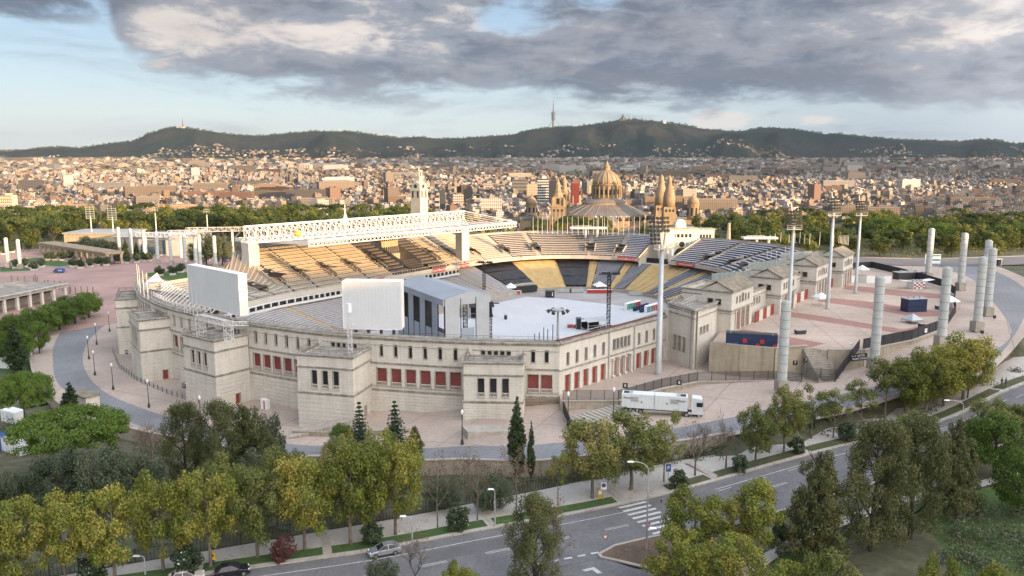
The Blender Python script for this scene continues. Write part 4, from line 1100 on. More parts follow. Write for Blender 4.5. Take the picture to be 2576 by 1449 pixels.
LOW=[(-2.95,-2.6,'g'),(-2.6,-2.25,'g'),(-2.25,-1.95,'g'),(-1.95,-1.65,'g'),(-1.65,-1.38,'g'),(-1.38,-1.12,'g'),(-1.12,-0.93,'g'),(-0.93,-0.70,'k'),(-0.70,-0.47,'t'),(-0.47,-0.31,'k'),(-0.31,-0.27,'t'),(-0.27,-0.13,'g'),(-0.13,-0.09,'t'),(-0.09,0.005,'g'),(0.005,0.21,'t'),(0.21,0.30,'g'),(0.30,0.335,'t'),(0.335,0.50,'g'),(0.50,0.55,'t'),(0.55,0.8,'g'),(0.8,1.1,'g'),(1.1,1.4,'g')]
RL=24
for q0,q1,c in LOW:
 n=max(2,int(abs(q1-q0)*16))
 if c=='g':
  o=tier_block(lower,q0+.008,q1-.008,RL,n,'seating_block','seat_gap' if q0>-1 else 'concrete','seat_grey')
  if q0<-0.95 or q0>0.5:aisle(lower,q0,.010,RL,'yellow_step')
 elif c=='t':
  tier_block(lower,q0,q1,RL,n,'terrace_steps','seat_tan')
 else:
  tier_block(lower,q0,q1,RL,n,'terrace_steps','tarp')
  for s_ in range(3):
   m_=MB();NN=10;t0,t1=0.04+s_*0.325,0.04+(s_+1)*0.325-0.02;R_=random.Random(s_);vs=[]
   for i in range(NN+1):
    for j in range(5):
     p=lower(q0+(q1-q0)*i/NN,t0+(t1-t0)*j/4);vs.append((p[0],p[1],p[2]+.55+R_.uniform(-.1,.1)))
   m_.add(vs,[(i*5+j,i*5+j+1,(i+1)*5+j+1,(i+1)*5+j)for i in range(NN)for j in range(4)]);m_.build('tarpaulin','tarp',stad)
ring_strip(-2.95,1.4,80,lambda q:(*W(*ring_pt(q,28.9,2)),ZF-.1),lambda q:(*W(*ring_pt(q,28.9,2)),ZF+1.3),'pitch_wall','concrete')
ring_strip(-2.95,1.4,80,lambda q:(*W(*ring_pt(q,50,2.4)),11.0),lambda q:(*W(*ring_pt(q,54,2.5)),11.0),'concourse','concrete')
ring_strip(-2.95,1.4,80,lambda q:(*W(*ring_pt(q,54,2.5)),10.0),lambda q:(*W(*ring_pt(q,54,2.5)),12.9),'concourse_wall','black')  # wall coloured black, painting in the shade under the upper tier lip
m_=MB()
for q in[-.655,-.61,-.565,-.52,.05,.10,.155,.2,-.29,-.11]:
 for k in range(12):
  p,r_=lower(q,k/12),lower(q,(k+1)/12);m_.tube((p[0],p[1],p[2]+1.0),(r_[0],r_[1],r_[2]+1.0),.05,4,cap=False);m_.tube(p,(p[0],p[1],p[2]+1.0),.04,4,cap=False)
m_.build('terrace_handrails','seat_bench',stad)
pitch=[W(*ring_pt(-4.7+0.12*i,28.95,2))for i in range(0,60)]
fl=[W(a,b)for a,b in((120,-180),(118,-150),(120,-125),(138,-98),(160,-84),(200,-84),(240,-90),(270,-110),(280,-137),(270,-170),(240,-190))]
structure(MB().add([(x,y,ZF)for x,y in fl],[tuple(range(len(fl)))]).build('stadium_ground','track'))
ef=[P(x,y,ZF+.05)[:2]for x,y in[(1160,800),(1232,766),(1325,747),(1400,751),(1540,767),(1676,786)]]+[W(150,-106),W(136,-108),W(128,-125),W(128,-150),W(150,-163),W(190,-164)]
m_=MB();m_.prism(ef,ZF+.02,ZF+.12);structure(m_.build('event_floor','event_floor'))
FL,FR=P(775,612,27.6),P(1300,563,28.2);BLc,=[P(590,603,27.0)]
dv=np.array(FR)-np.array(FL)
TL,TR=P(613,571,32.3),P(1167,531,32.6)
TLb=(TL[0],TL[1],27.9);TRb=(TR[0],TR[1],28.2)
BR=tuple(np.array(BLc)+dv*0.93)
rf=MB()
def rfz(p,dz):return(p[0],p[1],p[2]+dz)
n=28
for i in range(n):
 a,b=i/n,(i+1)/n
 def lp(P_,Q_,t):return tuple(P_[k]+(Q_[k]-P_[k])*t for k in range(3))
 f0,f1,b0,b1=lp(FL,FR,a),lp(FL,FR,b-0.004),lp(BLc,BR,a),lp(BLc,BR,b-0.004)
 m_=MB();m_.quad(rfz(f0,.35),rfz(f1,.35),rfz(b1,.35),rfz(b0,.35));m_.quad(b0,b1,f1,f0);m_.quad(f0,f1,rfz(f1,.35),rfz(f0,.35));m_.build('roof_sheet','roof_sheet',stad)
fz=MB();n2=60
for i in range(n2):
 a,b=i/n2,(i+1)/n2;p,q=lp(FL,FR,a),lp(FL,FR,b);fz.quad((p[0],p[1],p[2]+.2),(q[0],q[1],q[2]+.2),(q[0],q[1],q[2]+.75),(p[0],p[1],p[2]+.75));fz.quad((p[0],p[1]-.02,p[2]-1.05),(q[0],q[1]-.02,q[2]-1.05),(q[0],q[1]-.02,q[2]-.75),(p[0],p[1]-.02,p[2]-.75))
 r_=lp(FL,FR,a+0.004);fz.tube((p[0],p[1],p[2]+.3),(r_[0]+.15,r_[1],p[2]-.9),.12,4);fz.tube((p[0],p[1],p[2]-.9),(lp(FL,FR,b)[0],lp(FL,FR,b)[1],p[2]+.3),.07,4)
fz.build('roof_fascia_truss','white_steel',stad)
for A_,B_ in((FL,BLc),(FR,BR),(BLc,BR)):
 m_=MB();m_.quad(rfz(A_,-.5),rfz(B_,-.5),rfz(B_,.55),rfz(A_,.55));m_.build('roof_edge','white_steel',stad)
nb=22;up=np.array([0,0,1.0]);tv=(np.array(TR)-np.array(TL));tvn=tv/np.linalg.norm(tv);side=np.array([tvn[1],-tvn[0],0])*1.9
for i in range(nb):
 m_=MB();a,b=np.array(lp(TL,TR,i/nb)),np.array(lp(TL,TR,(i+1)/nb));ab,bb=np.array(lp(TLb,TRb,i/nb)),np.array(lp(TLb,TRb,(i+1)/nb));mid=(a+b)/2;mb_=(ab+bb)/2;c0=(a+ab)/2;c1=(b+bb)/2
 m_.tube(a,b,.34,6);m_.tube(ab,bb,.26,6)
 for s_ in(1,-1):
  o_=side*s_
  m_.tube(ab+o_,bb+o_,.2,4)
  m_.tube(a,mb_+o_,.16,4);m_.tube(b,mb_+o_,.16,4);m_.tube(ab+o_,mid,.16,4);m_.tube(bb+o_,mid,.16,4)
 m_.tube(ab-side,ab+side,.12,4);m_.tube(a,ab,.12,4)
 R_=1.35;cc=(mid+mb_)/2
 for k in range(8):
  w0,w1=k*math.pi/4,(k+1)*math.pi/4;m_.tube(cc+tvn*R_*math.cos(w0)+up*R_*math.sin(w0),cc+tvn*R_*math.cos(w1)+up*R_*math.sin(w1),.16,4,cap=False)
 m_.build('truss_bay','white_steel',stad)
 f=np.array(lp(FL,FR,min(1,(i+.8)/nb)));m_=MB();m_.tube(a,f+up*.5,.07,4);m_.tube(f+up*.45,np.array(lp(BLc,BR,min(1,(i+.8)/nb)))+up*.45,.10,4);m_.build('stay_rod','white_steel',stad)
m_=MB();m_.tube(TR,np.array(FR)+up*.6,.14,5);m_.tube(TR,np.array(BR)+up*.6,.14,5);m_.tube(TL,np.array(BLc)+up*.4,.22,5);m_.tube(TL,np.array(lp(BLc,FL,.35))+up*.4,.2,5);m_.build('end_strut','white_steel',stad)
ba=MB();pb=lp(TL,TR,0.2);ba.lathe([(0,-1.1),(.8,-.75),(1.1,0),(.8,.75),(0,1.1)],12);ba.v=[(x+pb[0]+.6,y+pb[1]-1.5,z+28.9+.7)for x,y,z in ba.v];ba.build('warning_ball','yellow',stad,smooth=True)
def pier(xv,yv0,Yr,w,d,z1,z0=6):
 x,y,_=PY(xv,yv0,Yr);m_=MB();m_.box((x,y,(z0+z1)/2),(w,d,z1-z0),math.atan2(UA[1],UA[0])-math.pi/2);m_.build('roof_pier','stone',stad)
pier(631,650,236,3.4,3.6,27.4);pier(1163,610,292,3.0,4.0,27.6,12)
for(a,b)in((172,-212),(190,-212),(208,-212)):
 x,y=W(a,b);MB().box((x,y,18),(2.0,3.0,19),math.atan2(UA[1],UA[0])-math.pi/2).build('roof_pier','stone_warm',stad)
x,y,_=PY(600,650,244);e=MB();e.box((x-4,y+2,9),(11,9,17),0.35);e.build('stair_block','stone_warm',stad)
m_=MB()
for k in range(3):m_.box((x+4.5,y-1,15+k*3),(3.6,3.2,.25),.35);m_.tube((x+3,y-2.6,15.2+k*3),(x+6.2,y-2.2,17.4+k*3),.12,4);m_.tube((x+3,y-2.6,16+k*3),(x+6.2,y-2.2,18.2+k*3),.06,4)
m_.build('outside_stairs','white_steel',stad)
qa,qb=-1.61,-1.45
def PBX(t,z):a=upper(qa,t);b=upper(qb,t);return(a[0],a[1],z),(b[0],b[1],z)
for(t0,t1,z0,z1,mt,nm)in((0.34,0.55,12,16.2,'concrete','box_terrace'),(0.56,1.0,12,18.2,'concrete','box_base'),(0.60,1.0,20.6,22.6,'stone_warm','box_front'),(0.62,1.0,18.2,20.6,'dark_glass','box_glazing'),(0.66,1.0,22.6,24.2,'dark_glass','box_glazing'),(0.62,1.0,24.2,25.0,'stone_warm','box_front')):
 A,B=PBX(t0,z0);C,D=PBX(t1,z0);m_=MB();m_.prism([A[:2],B[:2],D[:2],C[:2]],z0,z1);m_.build(nm,mt,stad)
A,B=PBX(.60,18.2);m_=MB()
for i in range(9):t=i/8;q=(A[0]+(B[0]-A[0])*t,A[1]+(B[1]-A[1])*t);m_.tube((*q,18.2),(*q,20.6),.09,4);m_.tube((*q,22.6),(*q,24.2),.09,4)
m_.build('box_mullion','white_steel',stad)
for qq in(qa-.004,qb+.004):
 pts=[upper(qq,t/6)for t in range(1,7)];m_=MB();m_.add([(p[0],p[1],p[2]+1.4)for p in pts]+[(p[0],p[1],12)for p in pts[::-1]],[tuple(range(12))]);m_.build('box_side_wall','concrete',stad)
def banner(q0,q1,txts,bg,tc_,label,hz=12.25,star=False):
 p0=W(*ring_pt(q0,45.9,2.4));p1=W(*ring_pt(q1,45.9,2.4))
 l=math.dist(p0,p1);c=((p0[0]+p1[0])/2,(p0[1]+p1[1])/2)
 rz=math.atan2(p1[1]-p0[1],p1[0]-p0[0])
 t=thing('banner',label,'banner',(*c,hz),rz,'sponsor banners on the stand fascia')
 MB().box((0,0,.65),(l,.08,1.3)).build('cloth',bg,t,local=True)
 for i,s_ in enumerate(txts):
  text_part(s_,.85 if len(s_)>10 else 1.0,tc_,t,((i-(len(txts)-1)/2)*l/len(txts)+(0.4 if star else 0),-.06,.62),(math.pi/2,0,0))
 if star:
  m_=MB();m_.add([(math.sin(k*math.pi/5)*(.42 if k%2==0 else .17)-l*.42,-.07,.65+math.cos(k*math.pi/5)*(.42 if k%2==0 else .17))for k in range(10)],[tuple(range(10))]);m_.build('star','yellow',t,local=True)
banner(-2.19,-2.10,['Coca-Cola'],'red_bright','white_paint','red soft-drink banner with white script below the dark seats near the scoreboard')
banner(-2.00,-1.89,['ESTRELLA DAMM'],'red_bright','white_paint','red beer banner partly hidden behind the second scoreboard')
banner(-1.43,-1.30,['Coca-Cola','Coca-Cola'],'red_bright','white_paint','red double soft-drink banner at the middle of the roofed stand')
banner(-1.14,-1.04,['ESTRELLA DAMM'],'red_bright','white_paint','red beer banner at the far end of the roofed stand')
banner(-0.165,-0.055,['Coca-Cola','Coca-Cola'],'red_bright','white_paint','red double soft-drink banner left of the marathon gate')
banner(0.175,0.285,['ESTRELLA DAMM'],'red_bright','white_paint','red beer banner with a gold star right of the marathon gate',star=True)
def lattice(m_,p,q,w=0.5,step=0.6,r=0.04):
 p,q=Vector(p),Vector(q);d=q-p;t=d.normalized();up_=Vector((0,1,0))if abs(t.z)>.7 else Vector((0,0,1));a=t.cross(up_).normalized()*w/2;b=t.cross(a).normalized()*w/2
 cs=[a+b,a-b,-a-b,-a+b];n=max(1,int(d.length/step))
 for c in cs:m_.tube(p+c,q+c,r*1.4,4,cap=False)
 for i in range(n):
  s0,s1=p+d*(i/n),p+d*((i+1)/n)
  for k in range(4):
   c,e_=cs[k],cs[(k+1)%4];m_.tube(s0+c,s1+e_,r,3,cap=False)if i%2==0 else m_.tube(s0+e_,s1+c,r,3,cap=False);
   if i%1==0:m_.tube(s0+c,s0+e_,r,3,cap=False)
 return m_
def scoreboard(bl,br,depth,zb,zt_l,label,vents=False):
 """bl,br = (x,y) lower corners of the face towards the photo; depth goes backwards"""
 dx,dy=br[0]-bl[0],br[1]-bl[1];L_=math.hypot(dx,dy);ix,iy=-dy/L_,dx/L_
 c=((bl[0]+br[0])/2+ix*depth/2,(bl[1]+br[1])/2+iy*depth/2);t=thing('scoreboard',label,'scoreboard',(*c,zb),math.atan2(dy,dx))
 h=zt_l-zb;MB().box((0,0,h/2),(L_,depth,h)).build('casing','screen_side',t,local=True)
 n=16
 for i in range(n):MB().box(((i+.5)/n*L_-L_/2,-depth/2-.02,h/2),(L_/n-.04,.06,h-.35)).build('back_panel','screen_back',t,local=True)
 for xx in(-L_/2,L_/2):MB().box((xx,-depth/2,h/2),(.18,.16,h)).build('edge_frame','white_paint',t,local=True)
 for zz in(0.06,h-.06):MB().box((0,-depth/2,zz),(L_,.16,.18)).build('edge_frame','white_paint',t,local=True)
 return t,L_,h
Ysb=169.5
b0=PY(478,775,186.0);b1=PY(605,797,170.0)
sb1,L1,h1=scoreboard(b0[:2],b1[:2],1.9,18.0,27.0,'large pale scoreboard seen from behind on white lattice legs above the left facade')
g=MB();l0,l1=PY(508,860,172.5),PY(577,866,165.5)
for p in(l0,l1):lattice(g,(p[0],p[1],13.0),(p[0],p[1],18.0),1.5,.9,.05)
lattice(g,(l0[0],l0[1],17.3),(l1[0],l1[1],17.3),1.2,.8,.05);lattice(g,(l1[0],l1[1],17.3),(l1[0]+2.5,l1[1]+4.5,16.4),.8,.8,.05)
w_=MB();w_.v=g.v;w_.f=g.f;w_.m=g.m
o=w_.build('lattice_frame','white_steel');o.parent=sb1;o.matrix_parent_inverse=(Matrix.Translation(sb1.location)@sb1.rotation_euler.to_matrix().to_4x4()).inverted()
b0=PY(865,826,168.0);b1=PY(1011,831,167.4)
sb2,L2,h2=scoreboard(b0[:2],b1[:2],3.2,15.6,25.9,'tall pale scoreboard seen from behind beside the grey stage')
m_=MB()
for i in range(5):m_.box((-L2/2+.55,-1.0,1.8+i*1.9),(.5,.08,.55))
m_.build('access_hatch','fabric_grey',sb2,local=True)
for i in range(4):
 x_=(-.33+i*.22)*L2;MB().box((x_,.4,-.9),(.5,.9,1.8)).build('leg','bar_grey',sb2,local=True)
p=PY(882,898,158.0);t=thing('lattice_mast','white lattice mast with caged ladder standing on a pavilion terrace in front of the scoreboard','mast',(p[0],p[1],12.6))
m_=lattice(MB(),(0,0,0),(0,0,8.6),.75,.55,.035);m_.build('lattice_shaft','white_steel',t,local=True)
m_=MB();m_.tube((0,0,8.6),(0,0,10.3),.48,10);m_.build('head_unit','white_paint',t,local=True);MB().box((.75,-.1,6.2),(.7,.6,.08)).add([],[]).build('platform','white_steel',t,local=True)
sc_=PY(1119.7,850,190.0);ang=math.radians(22)
t=thing('stage','big grey fabric concert stage with pitched roof and open towers behind the facade wall','stage',(sc_[0],sc_[1],ZF+.1))
u1=np.array(PY(1018,800,212.0)[:2])-np.array(sc_[:2]);Ls=30.0;u1=u1/np.linalg.norm(u1)
u2=np.array([-u1[1],u1[0]]);u2=u2 if u2[0]>0 else-u2
eH=zat(754,190.0)-ZF-.1;Wd=12.0
def sp(a,b,z):v=u1*a+u2*b;return(v[0],v[1],z)
rH=eH+1.5
for i in range(7):
 a,b=i*Ls/7+.03,(i+1)*Ls/7-.03
 m_=MB();m_.quad(sp(a,-.5,eH),sp(b,-.5,eH),sp(b,Wd/2,rH),sp(a,Wd/2,rH));m_.quad(sp(a,-.5,eH-.12),sp(a,Wd/2,rH-.12),sp(b,Wd/2,rH-.12),sp(b,-.5,eH-.12));m_.build('roof_panel','fabric_grey',t,local=True)
 m_=MB();m_.quad(sp(b,Wd+.5,eH),sp(a,Wd+.5,eH),sp(a,Wd/2,rH),sp(b,Wd/2,rH));m_.build('roof_panel','fabric_grey',t,local=True)
m_=MB();m_.add([sp(-.1,-.4,eH-1.6),sp(-.1,Wd+.4,eH-1.6),sp(-.1,Wd+.4,eH),sp(-.1,Wd/2,rH),sp(-.1,-.4,eH)],[(0,1,2,3,4)]);m_.build('gable_cloth','fabric_light',t,local=True)
m_=MB();m_.quad(sp(0,-.35,eH-1.6),sp(Ls,-.35,eH-1.6),sp(Ls,-.45,eH),sp(0,-.45,eH));m_.build('roof_skirt','fabric_grey',t,local=True)
for i in range(8):
 a0,a1=i*Ls/8,(i+1)*Ls/8
 full_=(i%2==1)
 top=eH-.1 if full_ else eH*0.44
 m_=MB();m_.box(tuple((np.array(sp((a0+a1)/2,0,top/2)))),(a1-a0-.28,.15,top),math.atan2(u1[1],u1[0]));m_.build('side_cloth','fabric_grey',t,local=True)
 if not full_:m_=MB();lattice(m_,sp(a0+1.1,.8,0),sp(a0+1.1,.8,eH-.3),.8,.9,.06);m_.build('truss_tower','black',t,local=True)
 MB().box(sp(a0,-.05,eH/2),(.16,.25,eH),math.atan2(u1[1],u1[0])).build('tower_post','black',t,local=True)
for j,(b0_,b1_,top,mt)in enumerate(((0,Wd*.32,eH,'fabric_light'),(Wd*.35,Wd*.66,eH*.5,'fabric_grey'),(Wd*.69,Wd,eH,'fabric_light'))):
 m_=MB();c=sp(0,(b0_+b1_)/2,top/2);m_.box(c,(b1_-b0_-.12,.15,top),math.atan2(u2[1],u2[0]));m_.build('front_cloth',mt,t,local=True)
 MB().box(sp(-.05,b0_,eH/2),(.2,.2,eH),0).build('tower_post','black',t,local=True)
m_=lattice(MB(),sp(1.2,Wd*.5,0),sp(1.2,Wd*.5,eH),1.0,.9,.07);m_.build('truss_tower','black',t,local=True)
MB().quad(sp(Ls,0,0),sp(Ls,Wd,0),sp(Ls,Wd,eH),sp(Ls,0,eH)).build('back_cloth','black_mesh',t,local=True)
MB().box(sp(Ls*.5,Wd/2,.9),(Ls*.9,Wd*.9,1.6),math.atan2(u1[1],u1[0])).build('stage_deck','black',t,local=True)
def tower(xv,yb,yt,label,cross=False,cone=0.0):
 x,y,_=P(xv,yb,ZF+.12);h=zat(yt,y)-ZF;t=thing('truss_tower',label,'tower',(x,y,ZF+.12))
 lattice(MB(),(0,0,.1),(0,0,h),.9,.9,.075).build('mast','black',t,local=True)
 m_=MB()
 if cross:m_.box((0,0,h-.3),(6.0,.5,.3));m_.box((-1.2,.4,h),(2.0,1.2,.5));m_.box((1.9,-.4,h+.1),(2.2,1.0,.4));m_.tube((0,0,h-1),(0,0,h+.4),.2,5)
 else:m_.box((0,0,h),(1.6,1.3,.5));m_.box((1.2,0,h-.2),(2.5,.5,.2))
 m_.build('speaker_rig','black',t,local=True);MB().box((0,0,.15),(2.6,2.6,.3)).build('base','black',t,local=True)
 return t
tower(1530,822,688,'tall black truss tower with a crossbar standing on the white event floor',True)
tower(1233,857,762,'black truss tower nearest the stage front, rising behind the facade rim')
tower(1218,748,660,'black truss tower at the far corner of the stage with lamps on top',True)
def platform(xv,yv,w,d,h,rz,label,roofm):
 x,y,_=P(xv,yv,ZF+.12);t=thing('covered_platform',label,'platform',(x,y,ZF+.12),rz)
 MB().box((0,0,.6),(w,d,.25)).build('deck','black',t,local=True)
 for sx_ in(-1,1):
  for sy_ in(-1,1):MB().box((sx_*w/2,sy_*d/2,h/2),(.14,.14,h)).build('post','white_steel',t,local=True)
 m_=MB();m_.add([(-w/2-.3,-d/2-.3,h),(w/2+.3,-d/2-.3,h),(w/2+.3,0,h+.9),(-w/2-.3,0,h+.9),(w/2+.3,d/2+.3,h),(-w/2-.3,d/2+.3,h)],[(0,1,2,3),(3,2,4,5)]);m_.build('roof',roofm,t,local=True)
 MB().box((0,d/2,h*.45),(w,.1,h*.6)).build('back_screen','black',t,local=True);MB().box((0,-d/2,1.5),(w,.06,.08)).build('guard_rail','galv',t,local=True)
platform(1211,797,7,4.5,3.4,.1,'black covered mixing platform beside the stage on the white floor','black_mesh')
platform(1493,828,6,4.0,2.6,.45,'grey-roofed control platform on scaffolding close to the facade rim','galv')
def crate(xv,yv,w,d,h,m1,label,cat,rz=0.0,z=ZF+.12,extra=None):
 x,y,_=P(xv,yv,z);t=thing(cat.replace(' ','_'),label,cat,(x,y,z),rz)
 MB().box((0,0,h/2),(w,d,h)).build('body',m1,t,local=True)
 m_=MB()
 for sx_ in(-1,1):m_.box((sx_*(w/2-.05),-d/2-.02,h/2),(.1,.05,h))
 m_.box((0,-d/2-.02,h-.06),(w,.05,.1));m_.build('edge_trim','galv',t,local=True)
 if extra:m_=MB();m_.box((0,-d/2-.03,h*.5),(w*.5,.04,h*.3));m_.build('panel',extra,t,local=True)
 return t
crate(1455,827,1.5,1.5,3.2,'black','tall black speaker cabinet beside the grey-roofed control platform','speaker stack')
crate(1434,824,1.6,.9,.9,'red_bright','dark red flight case left of the speaker stack','flight case');crate(1444,824,1.2,.9,.8,'red_bright','bright red flight case against the speaker stack','flight case')
crate(1272,803,1.0,1.0,1.3,'black','lone black case out on the white event floor','flight case')
tt=crate(1383,747,3.4,1.6,2.4,'black','black hoarding cube with a white person symbol on the track','toilet sign')
m_=MB();m_.tube((.9,-.86,.5),(.9,-.86,1.35),.16,6);m_.lathe([(0,1.45),(.16,1.55),(.16,1.7),(0,1.8)],8,(.9,-.86));m_.build('symbol','white_paint',tt,local=True)
def toilet_mesh():
 b=MB();b.box((0,0,1.1),(1.05,1.05,2.2));r=MB();r.box((0,0,2.27),(1.12,1.12,.14),top=.75);d=MB();d.box((0,-.54,1.05),(.8,.04,1.9));return b,r,d
for nm_,c in(('toilet_green','green_teal'),('toilet_red','red_bright'),('toilet_blue','blue'),('toilet_maroon','rail_red')):
 b,r,d=toilet_mesh();PROTO[nm_]=(proto('cabin',b,'white_paint'),proto('roof',r,'white_paint'),proto('door',d,c))
def toilets(p0,p1,n,cols,where):
 A=np.array(P(*p0,ZF+.12)[:2]);B=np.array(P(*p1,ZF+.12)[:2]);rz=math.atan2(B[1]-A[1],B[0]-A[0])
 for i in range(n):
  q=A+(B-A)*i/(n-1);c=cols[i%len(cols)];k=PROTO['toilet_'+c]
  t=thing('portable_toilet',f'white cabin with {c} door, {ORD[i]} from the left in the {where} row of portable toilets','portable toilet',(q[0],q[1],ZF+.12),rz,'portable toilets on the event floor')
  for nme,me in zip(('cabin','roof','door'),k):inst(nme,me,t)
ORD=['first','second','third','fourth','fifth','sixth','seventh','eighth','ninth','tenth','eleventh','twelfth','thirteenth','fourteenth','fifteenth','sixteenth','seventeenth','eighteenth','nineteenth','twentieth']
toilets((1576,780),(1606,773),8,['green','green','green','green','green','red','red','maroon'],'left')
toilets((1626,787),(1655,779),8,['blue','green','green','maroon','red','red','maroon','red'],'right')
k=0
for(x0,y0,nn)in((1596,783,7),(1612,786,5)):
 for i in range(nn):
  q=P(x0+i*5.2,y0-i*1.8,ZF+.12);t=thing('waste_bin',f'dark navy wheeled waste bin, {ORD[i]} in the {"back" if nn == 7 else "front"} row between the toilet cabins','bin',q,.4,'waste bins on the event floor')
  MB().box((0,0,.6),(.7,.8,1.1),top=1.1).build('body','blue_dark',t,local=True);MB().box((0,0,1.2),(.78,.88,.1)).build('lid','blue_dark',t,local=True)
def tent(p,s,h,label,m='white_paint',rz=0.3,closed=False):
 t=thing('gazebo',label,'gazebo',p,rz)
 for sx_ in(-1,1):
  for sy_ in(-1,1):MB().tube((sx_*s/2*.96,sy_*s/2*.96,0),(sx_*s/2*.96,sy_*s/2*.96,h),.05,5).build('leg','galv',t,local=True)
 m_=MB();c=s/2;k=s*.22
 m_.add([(-c,-c,h),(c,-c,h),(c,c,h),(-c,c,h),(-k,-k,h+.75),(k,-k,h+.75),(k,k,h+.75),(-k,k,h+.75),(0,0,h+1.35)],[(0,1,5,4),(1,2,6,5),(2,3,7,6),(3,0,4,7),(4,5,8),(5,6,8),(6,7,8),(7,4,8)])
 m_.build('canopy',m,t,local=True)
 m_=MB();m_.add([(x,y,z)for x,y in((-c,-c),(c,-c),(c,c),(-c,c))for z in(h,h-.3)],[(0,2,3,1),(2,4,5,3),(4,6,7,5),(6,0,1,7)]);m_.build('valance',m,t,local=True)
tent(P(2064,768,BZ),3.4,2.3,'white gazebo standing beside the red doors of the third gate pavilion')
tent(P(2230,700,BZ)if False else P(2168,693,BZ),3.4,2.3,'white gazebo by the black fence behind the fourth floodlight mast')
tent(P(2389,778,BZ),3.4,2.4,'white gazebo just inside the curved black fence on the right')
tent(P(2295,812,BZ),3.6,1.0,'dark grey gazebo lowered beside the black fence','galv')
tent((*P(1962,940,4.75)[:2],4.75),3.2,2.1,'white gazebo tucked behind the first metal column')
for xv,yv,l in((1508,733,'white gazebo at the foot of the grey seats on the north curve'),(1285,737,'white gazebo over the red bar at the left of the curve'),(1195,757,'white gazebo beside the far stage tower'),(1058,775,'white gazebo seen through the stage tower opening')):
 tent((*P(xv,yv,ZF+.1)[:2],ZF+.1),4.0,2.3,l)
def bar(xv,yv,w,label,rz=0.0):
 x,y,_=P(xv,yv,ZF+.1);t=thing('bar_counter',label,'bar counter',(x,y,ZF+.1),rz)
 for i in range(max(2,int(w/2.2))):MB().box((-w/2+(i+.5)*w/max(2,int(w/2.2)),0,.6),(w/max(2,int(w/2.2))-.08,.7,1.2)).build('counter_panel','red_bright',t,local=True)
 MB().box((0,0,1.25),(w,.85,.08)).build('counter_top','white_paint',t,local=True)
bar(1508,737,9,'long red bar counter in front of the seats by the tall truss tower');bar(1280,740,8,'red bar counter at the left end of the north curve',.1);bar(1185,752,6,'red bar counter near the far stage tower',.3);bar(1240,738,4,'short red bar counter near the dark underpass')
m_=None
for xv,yv,l in((1420,735,'low grey equipment rack left of the bar below the black tarpaulin'),(1450,735,'wide grey equipment rack below the black tarpaulin'),(1600,742,'pale grey trolley rack below the narrow tan steps')):
 crate(xv,yv,5,1.2,1.1,'galv',l,'equipment rack')
x,y=W(*ring_pt(-.82,33,2.05));MB().box((x,y,ZF+1.5),(11,6,2.8),.55).build('underpass','concrete',stad);x2,y2=W(*ring_pt(-.82,29.6,2.05));MB().box((x2+.2,y2-.3,ZF+1.4),(8.5,1.6,2.3),.55).build('underpass_opening','black',stad)
def floodlight(base,ytop,label,antennas=False,lean=0.9,rz=0.0,r0=.75):
 x,y,z=base;h=zat(ytop,y)-z;t=thing('floodlight_mast',label,'floodlight',base,rz,'floodlight masts along the gate terrace')
 MB().lathe([(r0,0),(r0*.95,.2),(r0*.62,h*.80)],14).build('pole','galv',t,local=True,smooth=True)
 m_=MB();m_.tube((0,0,h*.80),(-.9,0,h),.36,8,.2);m_.tube((.2,0,h*.80),(.9,.2,h*.96),.22,6,.15);m_.build('head_arm','galv',t,local=True)
 m_=MB();m_.box((0,-.1,h*.80),(3.4,1.5,.15));
 for sx_ in(-1.7,1.7):m_.tube((sx_,-.8,h*.80),(sx_,-.8,h*.80+1.0),.05,4)
 m_.box((0,-.85,h*.80+1.0),(3.4,.06,.06));m_.box((0,-.85,h*.80+.5),(3.4,.06,.06));m_.build('platform','galv',t,local=True)
 lm=PROTO.get('flood_lamp')
 if lm is None:
  q=MB();q.tube((0,0,0),(0,-.35,-.1),.16,8,.30);q.tube((0,-.35,-.1),(0,-.42,-.12),.31,8,.31);lm=PROTO['flood_lamp']=proto('flood_lamp',q,'lamp_dark')
 for r in range(7 if antennas else 5):
  z_=h*.84+r*h*.026
  for c in range(-2,3 if not antennas else 4):
   if antennas and c>0 and r<3:continue
   inst('flood_lamp',lm,t,(c*.68-.6*(r/7)-(.8 if antennas else 0),-.35,z_),0.15*c,1.15)
  m_=MB();m_.box((-.2-.6*(r/7),-.15,z_),(3.4,.06,.06));m_.build('crossarm','galv',t,local=True)
 if antennas:
  for i,(ax,az_,hh)in enumerate(((.95,h*.86,2.6),(1.7,h*.87,2.4),(2.35,h*.88,2.6),(1.2,h*.80,1.9),(2.2,h*.78,1.5))):
   MB().box((ax,-.4,az_),(.34,.2,hh)).build('antenna_panel','white_paint',t,local=True)
 return t
mk_=[(1655.6,941,4.7,545,True,.78),(1982,824.6,BZ,513,False,.55),(2081.5,777,BZ,482,False,.55),(2151.5,738,BZ,492,False,.5)]
ml_=['tallest nearest floodlight mast with white antenna panels, standing by the red doors','floodlight mast right of the second gate pavilion with a square platform','floodlight mast beside the white gazebo at the third gate pavilion','farthest floodlight mast standing alone on the striped terrace']
for(xv,yv,z,yt,an,r0),l in zip(mk_,ml_):floodlight(P(xv,yv,z),yt,l,an,r0=r0)
x,y,_=PY(1403,860,158.2);t=thing('lamp_cluster_mast','grey mast with a ring of six lamps rising from the facade rim','lamp',(x,y,T+.2))
hh=zat(783,y)-T;MB().tube((0,0,0),(0,0,hh),.28,10,.2).build('pole','galv',t,local=True);MB().lathe([(.1,hh-.3),(1.3,hh),(1.3,hh+.18),(.1,hh+.3)],14).build('head_disc','galv',t,local=True)
